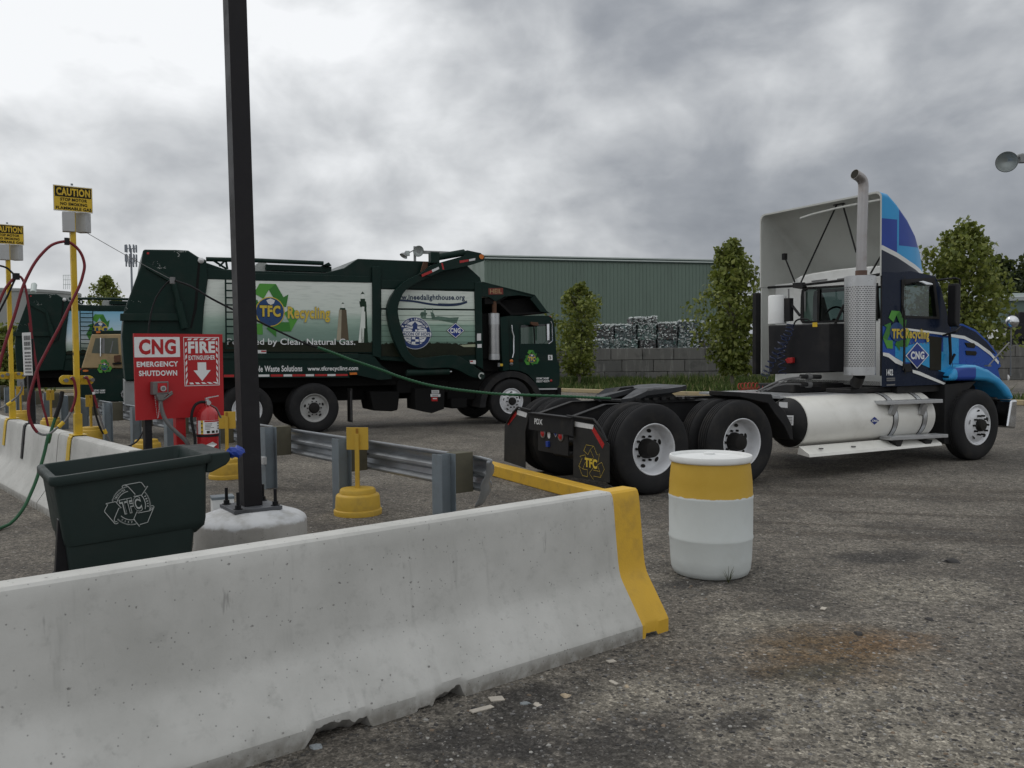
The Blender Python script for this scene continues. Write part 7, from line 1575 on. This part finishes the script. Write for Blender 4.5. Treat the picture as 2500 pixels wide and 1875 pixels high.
    for x in (863, 1016): q = [F1.at(p, -.06) for p in A4(x, 392, x + 6, 932)]; mb.bar(q[0], q[1], .03, .03, M_TGREEN2, up=(1, 0, 0))
    for i in range(10): q = [F1.at(p, -.06) for p in A4(863, 420 + 56 * i, 1016, 422 + 56 * i)]; mb.bar(q[0], q[1], .03, .03, M_TGREEN2)
    mb.build('ladder', rt)
    # tailgate
    mb = MB(); side(mb, A4(222, 155, 480, 158, 574, 163, 654, 215, 714, 236, 728, 385, 698, 600, 684, 800, 690, 960, 660, 1156, 82, 1182, 66, 1000, 55, 830, 70, 640, 130, 480, 200, 290), -.02, 2.48, M_TGREEN)
    tg = mb.build('tailgate', rt, bevel=.035)
    mb = MB(); side(mb, A4(42, 655, 500, 655, 500, 712, 42, 712), -.09, .08, M_TGREEN2); mb.build('rub_rail', tg, bevel=.01)
    mb = MB(); side(mb, A4(236, 262, 262, 258, 452, 378, 462, 412, 440, 416, 240, 300), -.07, .06, M_TGREEN2); mb.build('hinge_arm', tg, bevel=.012)
    mb = MB(); q = [F1.at(p, -.10) for p in A4(456, 400, 545, 770)]; mb.cyl(q[0], q[0].lerp(q[1], .45), .05, M_TGREEN2, n=14); mb.cyl(q[0].lerp(q[1], .45), q[1], .075, M_TGREEN2, n=14); mb.build('hydraulic_ram', tg, smooth=40)
    mb = MB(); dec(mb, A4(650, 240, 668, 242, 640, 620, 600, 770, 585, 770, 618, 610), M_NEARBLACK, 1, -.02); mb.build('seam', tg, smooth=0)
    mb = MB(); q = F1.at(A4(672, 242)[0], -.02); mb.lathe([(.06, 0), (.05, .03), (.0001, .05)], q, (0, -1, 0), M_REFW, 18, False); mb.build('lamp', tg, smooth=50)
    mb = MB()
    rc = random.Random(12)
    for (x, y, w_, h_) in ((250, 178, 18, 16),): dec(mb, A4(x, y, x + w_, y, x + w_, y + h_, x, y + h_), M_REFR, 1, -.022)
    for (x, y, n_, sx_, sy_) in ((515, 170, 26, 42, 10), (345, 298, 26, 50, 10), (495, 200, 12, 12, 26), (300, 270, 8, 80, 30), (160, 560, 5, 60, 14), (95, 610, 8, 8, 60)):
        for _ in range(n_):
            px, py = x + rc.gauss(0, sx_ * .5), y + rc.gauss(0, sy_ * .5); a = rc.uniform(2, 8); b = rc.uniform(1, 4); sl_ = rc.uniform(-2, 3); dec(mb, A4(px, py, px + a, py + sl_, px + a * .8, py + b + sl_, px - 1, py + b), M_CHIP, 1, -.022)
    mb.build('paint_chip', tg, smooth=0, recalc=False)
    mb = MB(); side(mb, A4(76, 1184, 156, 1184, 172, 1380, 80, 1372), .05, 2.3, mat_apron); mb.build('tail_apron', rt)
    # canopy over the cab
    mb = MB(); w0_ = 2.3
    side(mb, A5(1040, 412, 1455, 512, 1462, 530, 1330, 512, 1215, 524, 1150, 560, 1100, 528, 1040, 520), .04, .05, M_TGREEN)
    mb.prism(F1.pts(A5(1050, 408, 1455, 510, 1548, 636, 1572, 652, 1540, 654, 1440, 524, 1050, 424), .04), (0, w0_, 0), M_TGREEN); side(mb, A5(1455, 510, 1548, 636, 1572, 652, 1500, 640, 1420, 540), .035, .06, M_TGREEN)
    mb.prism(F1.pts(A5(1150, 552, 1225, 522, 1240, 530, 1180, 560, 1280, 652, 1540, 640, 1550, 652, 1270, 668), .10), (0, w0_ - .1, 0), M_NEARBLACK); mb.prism(F1.pts(A5(1180, 556, 1440, 530, 1540, 645, 1278, 658), .30), (0, w0_ - .4, 0), M_NEARBLACK); mb.build('hopper_canopy', rt)  # near-black block fills the inside of the canopy
    mb = MB(); dec(mb, A5(1092, 458, 1206, 456, 1207, 506, 1093, 508), M_PLATE, 1, .04)
    txt(mb, 'HEIL', (1104, 500), (1196, 499), (1104, 464), M_GOLD, 2, A5, .015, .04); mb.build('maker_plate', rt, smooth=0, recalc=False)
    # lift arm
    outer = A5(560, 345, 450, 398, 372, 470, 322, 550, 305, 640, 330, 780, 380, 915, 438, 1015, 518, 1068, 620, 1085, 780, 1078, 860, 1098, 960, 1150, 1030, 1160)
    inner = A5(1062, 1118, 1020, 1092, 920, 1022, 860, 988, 800, 978, 700, 988, 560, 1002, 502, 984, 462, 930, 432, 820, 402, 720, 388, 630, 402, 560, 442, 482, 522, 424, 660, 360)
    no = [F1.at(p, -.20) for p in outer]; ni = [F1.at(p, -.20) for p in reversed(inner)]
    def resample(p, m_):
        L_ = [0]; 
        for a, b in zip(p[:-1], p[1:]): L_.append(L_[-1] + (b - a).length)
        out = []
        for i in range(m_ + 1):
            d_ = L_[-1] * i / m_; j = max(k for k in range(len(L_)) if L_[k] <= d_ + 1e-9); j = min(j, len(p) - 2); out.append(p[j].lerp(p[j + 1], (d_ - L_[j]) / (L_[j + 1] - L_[j])))
        return out
    ra_, rb_ = resample(curve_pts(no, 5), 40), resample(curve_pts(ni, 5), 40); mb = MB()
    vs = []; 
    for a, b in zip(ra_, rb_): vs += [a, b, b + V((0, .14, 0)), a + V((0, .14, 0))]
    mb.add(vs, [(4 * i + k, 4 * i + (k + 1) % 4, 4 * i + 4 + (k + 1) % 4, 4 * i + 4 + k) for i in range(40) for k in range(4)] + [(0, 1, 2, 3), (160, 161, 162, 163)], M_TGREEN); am = mb.build('lift_arm', rt, bevel=.012)
    mb = MB(); side(mb, A5(556, 350, 640, 285, 700, 262, 905, 205, 1052, 195, 1064, 218, 1056, 246, 940, 282, 740, 322, 640, 364), -.24, .22, M_TGREEN)
    for pts, mt in ((A5(570, 352, 650, 316, 657, 334, 576, 371), M_REFR), (A5(650, 316, 704, 291, 709, 308, 657, 334), M_REFW), (A5(866, 244, 938, 233, 936, 250, 870, 263), M_REFR), (A5(940, 233, 990, 223, 988, 240, 942, 249), M_REFW), (A5(724, 262, 736, 262, 748, 312, 736, 314), M_REFR)): dec(mb, pts, mt, 1, -.24)
    mb.build('fork_arm', am, smooth=0)
    mb = MB(); q = [F1.at(p, -.14) for p in A5(668, 222, 905, 180)]; mb.cyl(q[0], q[1], .075, M_TGREEN2, n=16); mb.obox(q[0], (.1, 0, 0), (0, .09, 0), (0, 0, .12), M_TGREEN2); side(mb, A5(900, 168, 930, 162, 1035, 184, 1060, 210, 1050, 232, 900, 232), -.2, .16, M_TGREEN); mb.build('fork_ram', am, smooth=40, bevel=.01)
    mb = MB(); q = F1.at(A5(1040, 212)[0], -.26); mb.cyl(q, q + V((0, .04, 0)), .055, M_AMBER, n=14); mb.build('marker_lamp', am)
    mb = MB(); side(mb, A5(566, 330, 590, 250, 622, 255, 618, 300, 585, 345), -.1, .05, M_RUST); mb.build('rust_bracket', rt)
    mb = MB(); q = [F1.at(p, -.12) for p in A5(455, 1118, 785, 1108)]; mb.cyl(q[0], q[1], .07, M_TGREEN2, n=14); q2 = F1.at(A5(778, 1110)[0], -.19); mb.cyl(q[1], q[1] + (q[1] - q[0]).normalized() * .06, .03, M_CHROME, n=10); mb.build('arm_ram', rt, smooth=40)
    mb = MB(); q = F1.at(A5(1038, 1140)[0], -.24); mb.cyl(q, q + V((0, .25, 0)), .085, M_TGREEN2, n=16); mb.ring(q + V((0, -.003, 0)), (.075, 0, 0), (0, 0, .075), .6, M_CHIP, 12, .5, 4.5); mb.build('arm_pivot', rt, smooth=40)
    # exhaust
    q = F1.at(A5(1138, 1015)[0], .12); qt = F1.at(A5(1138, 655)[0], .12); rr_ = abs(F1.at(A5(1100, 800)[0], .12)[0] - F1.at(A5(1178, 800)[0], .12)[0]) / 2; hz = qt[2] - q[2]
    mb = MB(); mb.lathe([(rr_, 0), (rr_, hz)], (0, 0, 0), (0, 0, 1), M_PERF, 40, False); g_ = mb.build('exhaust_guard', rt, smooth=50); g_.location = q
    mb = MB(); mb.lathe([(rr_ * .8, -.005), (rr_ + .003, 0), (rr_ + .003, hz * .13)], (0, 0, 0), (0, 0, 1), M_ALU, 40, False); mb.build('guard_band', g_, smooth=50); mb = MB(); mb.lathe([(rr_ + .003, hz * .76), (rr_ + .003, hz), (rr_ * .8, hz + .005), (.0001, hz + .006)], (0, 0, 0), (0, 0, 1), M_ALU, 40, False); mb.build('guard_band', g_, smooth=50)
    mb = MB(); mb.cyl(qt, F1.at(A5(1138, 560)[0], .12), .055, M_RUST, n=14); side(mb, A5(1062, 530, 1188, 526, 1185, 578, 1065, 582), .08, .3, M_NEARBLACK); mb.build('exhaust_outlet', rt, smooth=40)
    mb = MB(); side(mb, A5(1042, 655, 1095, 655, 1098, 1010, 1050, 1010), .25, .3, M_NEARBLACK); side(mb, A5(1040, 1010, 1200, 1010, 1200, 1110, 1050, 1110), .3, 1.5, M_NEARBLACK); mb.build('air_cleaner', rt, bevel=.02)
    mb = MB(); side(mb, A5(1184, 1046, 1206, 1046, 1206, 1066, 1184, 1066), .0, .05, M_YEL); side(mb, A5(1168, 1040, 1184, 1040, 1184, 1070, 1168, 1070), .0, .05, M_GREYFIT); mb.build('filler_cap', rt, bevel=.006)
    # cab
    mb = MB(); side(mb, A5(1185, 684, 1255, 673, 1560, 672, 1590, 690, 1606, 740, 1626, 1010, 1648, 1068, 1646, 1215, 1625, 1233, 1474, 1232, 1448, 1178, 1400, 1128, 1335, 1100, 1262, 1094, 1205, 1104), .06, 2.3, M_TGREEN); cb_ = mb.build('cab', rt)
    W5 = A5(1344, 746, 1562, 736, 1578, 890, 1346, 891); wl_ = F1.pts(W5, .06)
    def cut_(fn): m2 = MB(); fn(m2); o2 = m2.build('cutter', None, smooth=0); o2.matrix_world = rt.matrix_basis; return o2
    s_a, s_b = F1.at(A5(1268, 800)[0], .06)[0], F1.at(A5(1590, 800)[0], .06)[0]; z_a, z_b = F1.at(A5(1400, 1060)[0], .06)[2], F1.at(A5(1400, 690)[0], .06)[2]
    bpy.context.view_layer.update()
    bool_cut(cb_, [cut_(lambda m: m.box((s_a, .12, z_a), (s_b - .06, 2.3, z_b), M_CABIN)), cut_(lambda m: m.prism([q + V((0, -.2, 0)) for q in wl_], (0, 2.8, 0), M_CABIN)), cut_(lambda m: m.box((s_b - .3, .2, wl_[2][2]), (s_b + .5, 2.2, wl_[0][2]), M_CABIN))])
    mb = MB(); mb.poly([q + V((0, 2.29, 0)) for q in wl_], M_GLASS); mb.build('window', cb_, smooth=0)
    mb = MB(); mb.box((s_a + .25, 1.4, z_a), (s_a + .75, 1.95, z_a + .35), M_CABIN); mb.box((s_a + .12, 1.4, z_a + .2), (s_a + .3, 1.95, wl_[0][2] - .1), M_CABIN); mb.build('seat', cb_, bevel=.04)
    mb = MB(); mb.box((s_b - .45, .25, z_a), (s_b - .12, 2.2, wl_[2][2] - .02), M_CABIN); mb.build('dashboard', cb_, bevel=.03)
    mb = MB(); arch_o, arch_i = [], []
    c = F1.at(A5(1275, 1362)[0], .0)
    for i in range(15):
        a = math.pi * (1.0 - i / 14 * 1.0); arch_o.append(V((c[0] + .80 * math.cos(a), .0, c[2] - .05 + .82 * math.sin(a)))); arch_i.append(V((c[0] + .66 * math.cos(a), .0, c[2] - .05 + .68 * math.sin(a))))
    mb.prism(arch_o + arch_i[::-1], (0, .5, 0), M_CHASSIS); mb.build('wheel_arch', rt, smooth=30)
    mb = MB(); mb.poly(F1.pts(W5, .056), M_GLASS); dec(mb, A5(1440, 744, 1450, 744, 1458, 890, 1448, 890), M_NEARBLACK, 1, .053); mb.build('window', cb_, smooth=0)
    mb = MB(); dec(mb, A5(1250, 700, 1253, 700, 1258, 1094, 1255, 1094), M_NEARBLACK, 1, .058); dec(mb, A5(1330, 735, 1333, 735, 1336, 1095, 1333, 1095), M_NEARBLACK, 1, .058); dec(mb, A5(1328, 1008, 1360, 1008, 1360, 1034, 1328, 1034), M_NEARBLACK, 1, .058)
    if first:
        mb.build('door_seam', cb_, smooth=0, recalc=False); mb = MB()
        L3 = affine(F1, .056, A5(1428, 1004)[0], A5(1428 + 66, 1005)[0], A5(1428, 1004 - 72)[0], .0025); logo(mb, L3, 1); put(mb, L3, 'TFC', -.42, .40, -.32, .18, M_YELL, 6, .05); mb.build('emblem', cb_, smooth=0, recalc=False); mb = MB()
        dec(mb, A5(1556, 978, 1590, 978, 1591, 1018, 1557, 1018), M_LWHITE, 1, .056); txt(mb, '5', (1565, 1012), (1582, 1012), (1565, 984), M_LBLACK, 2, A5, .03, .056); mb.build('number_plate', cb_, smooth=0, recalc=False); mb = MB()
        txt(mb, 'USDMC 245087', (1465, 1169), (1564, 1168), (1465, 1153), M_LWHITE, 1, A5, .03, .056); txt(mb, 'USDOT 453579', (1465, 1192), (1566, 1191), (1465, 1175), M_LWHITE, 1, A5, .03, .056)
    mb.build('lettering' if first else 'door_seam', cb_, smooth=0, recalc=False)
    mb = MB(); mb.tube([F1.at(p, .0) for p in A5(1274, 745, 1276, 790, 1288, 830, 1290, 960, 1280, 1000)], .018, M_CHROME, 8); mb.build('grab_handle', cb_, smooth=50)
    for (x, y) in ((1272, 1026), (1272, 1048)): mb = MB(); q = F1.at(A5(x, y)[0], .06); mb.lathe([(.045, 0), (.035, .02), (.0001, .03)], q, (0, -1, 0), M_AMBER if y < 1040 else M_GREYFIT, 14, False); mb.build('marker_lamp', cb_, smooth=50)
    mb = MB(); q = F1.at(A5(1581, 1178)[0], .06); mb.lathe([(.03, 0), (.0001, .02)], q, (0, -1, 0), M_REFR, 12, False); mb.build('marker_lamp', cb_)
    mb = MB(); side(mb, A5(1548, 738, 1566, 736, 1567, 862, 1550, 864), -.28, .05, M_CHROME); mb.tube([F1.at(p, -.1) for p in A5(1575, 715, 1586, 735, 1590, 870, 1560, 890)], .014, M_CHROME, 6); mb.build('side_mirror', rt, smooth=40)
    mb = MB(); side(mb, A5(1425, 720, 1478, 724, 1488, 748, 1462, 752, 1428, 742), -.12, .08, M_RUST); mb.build('spot_mirror', rt, bevel=.01)
    mb = MB(); side(mb, A5(1475, 1236, 1628, 1234, 1632, 1335, 1478, 1335), .10, .5, M_NEARBLACK); side(mb, A5(1475, 1238, 1628, 1236, 1628, 1248, 1475, 1250), .06, .3, M_ALU); side(mb, A5(1478, 1322, 1640, 1322, 1640, 1334, 1478, 1334), .06, .3, M_ALU); mb.build('cab_step', rt)
    mb = MB(); side(mb, A5(1630, 1234, 1662, 1232, 1662, 1290, 1632, 1290), .04, 2.36, M_NEARBLACK); mb.build('bumper', rt, bevel=.02)
    mb = MB(); side(mb, A5(1525, 676, 1575, 674, 1592, 698, 1530, 690), .3, 1.6, M_REFR); mb.build('roof_lamp', cb_)
    return rt
M_RIMG = mat('dusty rim', (.36, .36, .35), .55, var=.12, scale=6, dirt=(.14, .13, .11), damt=.6, dscale=4)
mat_apron = mat('scuffed grey apron', (.24, .25, .25), .5, .3, var=.25, scale=6)
M_PLATE = mat('red maker plate', (.16, .028, .02), .5, var=.15)
M_GOLD = mat('gold letters', (.34, .24, .12), .5, var=.1)
refuse_truck(F1, 'nearest dark green refuse truck with lighthouse pictures on its side', True)
zt1 = F1.at(A4(222, 155)[0], -.02); Y2 = 15.0
while atY(68, 717, Y2).z < zt1.z: Y2 += .02
W_ = atY(68, 717, Y2); F2 = Frame((0, 0, 0), R(25)); off_ = W_ - F2.world(zt1); F2 = Frame((off_.x, off_.y, 0), R(25))
refuse_truck(F2, 'second dark green refuse truck with sky blue side panel behind the fuel posts', False)
# third truck: only its tan cab shows
c3 = atY(250, 930, 25.2); F3 = Frame((c3.x, c3.y, 0), R(17)); t3 = thing('cab_over_truck', 'refuse truck with tan cab parked behind the nearest refuse truck', 'refuse truck', F3)
M_TAN3 = mat('tan cab paint', (.34, .25, .13), .45, var=.2, scale=3, dirt=(.10, .085, .06), damt=.6, dscale=2)
mb = MB(); s3 = lambda ps, t_, d_, mt: mb.prism(F3.pts(ps, t_), (0, d_, 0), mt)
s3(B7(1236, 752, 1640, 748, 1760, 752, 1760, 1214, 1094, 1214), 0, 2.1, M_TAN3); co3 = mb.build('cab', t3, bevel=.04)
mb = MB(); s3(B7(1240, 703, 1760, 700, 1760, 748, 1234, 750), .05, 2.0, M_TGREEN); mb.build('roof', t3, bevel=.02)
mb = MB(); s3(B7(1296, 712, 1356, 710, 1356, 736, 1298, 738), .02, .04, M_AMBER); mb.build('marker_lamp', t3)
mb = MB(); s3(B7(1290, 806, 1590, 802, 1604, 1020, 1236, 1006), -.006, .01, M_GLASS); wn = mb.build('window', co3)
mb = MB(); s3(B7(1382, 806, 1412, 806, 1412, 1010, 1376, 1010), -.012, .005, M_GREYFIT); s3(B7(1352, 800, 1364, 800, 1362, 1050, 1350, 1050), -.06, .02, M_CHROME); s3(B7(1480, 1000, 1520, 840, 1530, 840, 1500, 1005), -.012, .005, M_GREYFIT); mb.build('window_bar', wn)
mb = MB(); s3(B7(1090, 1216, 1780, 1216, 1780, 1660, 1090, 1660), .02, 2.05, M_TGREEN); mb.build('lower_cab', t3, bevel=.03)
mb = MB(); s3(B7(1536, 1040, 1620, 1030, 1624, 1125, 1540, 1130), -.1, .1, M_RUST); s3(B7(1516, 1140, 1636, 1132, 1636, 1158, 1518, 1164), -.12, .12, M_NEARBLACK); mb.build('step_bracket', t3, bevel=.01)
mb = MB(); C0, X_, Y_ = F3.at(B7(1410, 1192)[0], -.004), F3.at(B7(1410 + 112, 1192)[0], -.004), F3.at(B7(1410, 1192 - 112)[0], -.004); L4 = lambda x, y, k=0: C0 + (X_ - C0) * x + (Y_ - C0) * y + V((0, -.003 * k, 0)); logo(mb, L4, 1); put(mb, L4, 'TFC', -.42, .42, -.2, .2, M_GREENL, 6, .05); mb.build('emblem', co3, smooth=0, recalc=False); mb = MB()
f_ = lambda q: F3.at(q, .015); o_ = f_(B7(1262, 1524)[0]); mb.text('USDMC 245087', o_, f_(B7(1420, 1522)[0]) - o_, f_(B7(1262, 1500)[0]) - o_, M_LWHITE, .03); o_ = f_(B7(1262, 1552)[0]); mb.text('USDOT 453579', o_, f_(B7(1420, 1550)[0]) - o_, f_(B7(1262, 1530)[0]) - o_, M_LWHITE, .03)
mb.build('lettering', t3, smooth=0, recalc=False); mb = MB()
mb.prism([F3.at(q, .0) for q in B7(1116, 1236, 1150, 1230, 1192, 1236, 1190, 1254, 1150, 1260, 1120, 1256)], (0, .015, 0), M_AMBER); mb.build('marker_lamp', t3, smooth=0)
mb = MB(); s3(B7(1760, 640, 2100, 640, 2100, 1500, 1760, 1500), .02, 2.1, M_TGREEN); mb.build('container', t3, bevel=.03)
mb = MB(); q = F3.at(B7(1780, 1600)[0], .6); mb.box((F3.at(B7(1110, 1500)[0], 0)[0] + .4, .5, .5), (q[0] + 2.5, 1.6, .9), M_NEARBLACK); mb.build('chassis', t3)
for px in (1700, 2060): wheel(t3, F3.at(B7(px, 1600)[0], .0)[0], .03, 1, 'front'); wheel(t3, F3.at(B7(px, 1600)[0], .0)[0], 2.1, -1, 'plain')
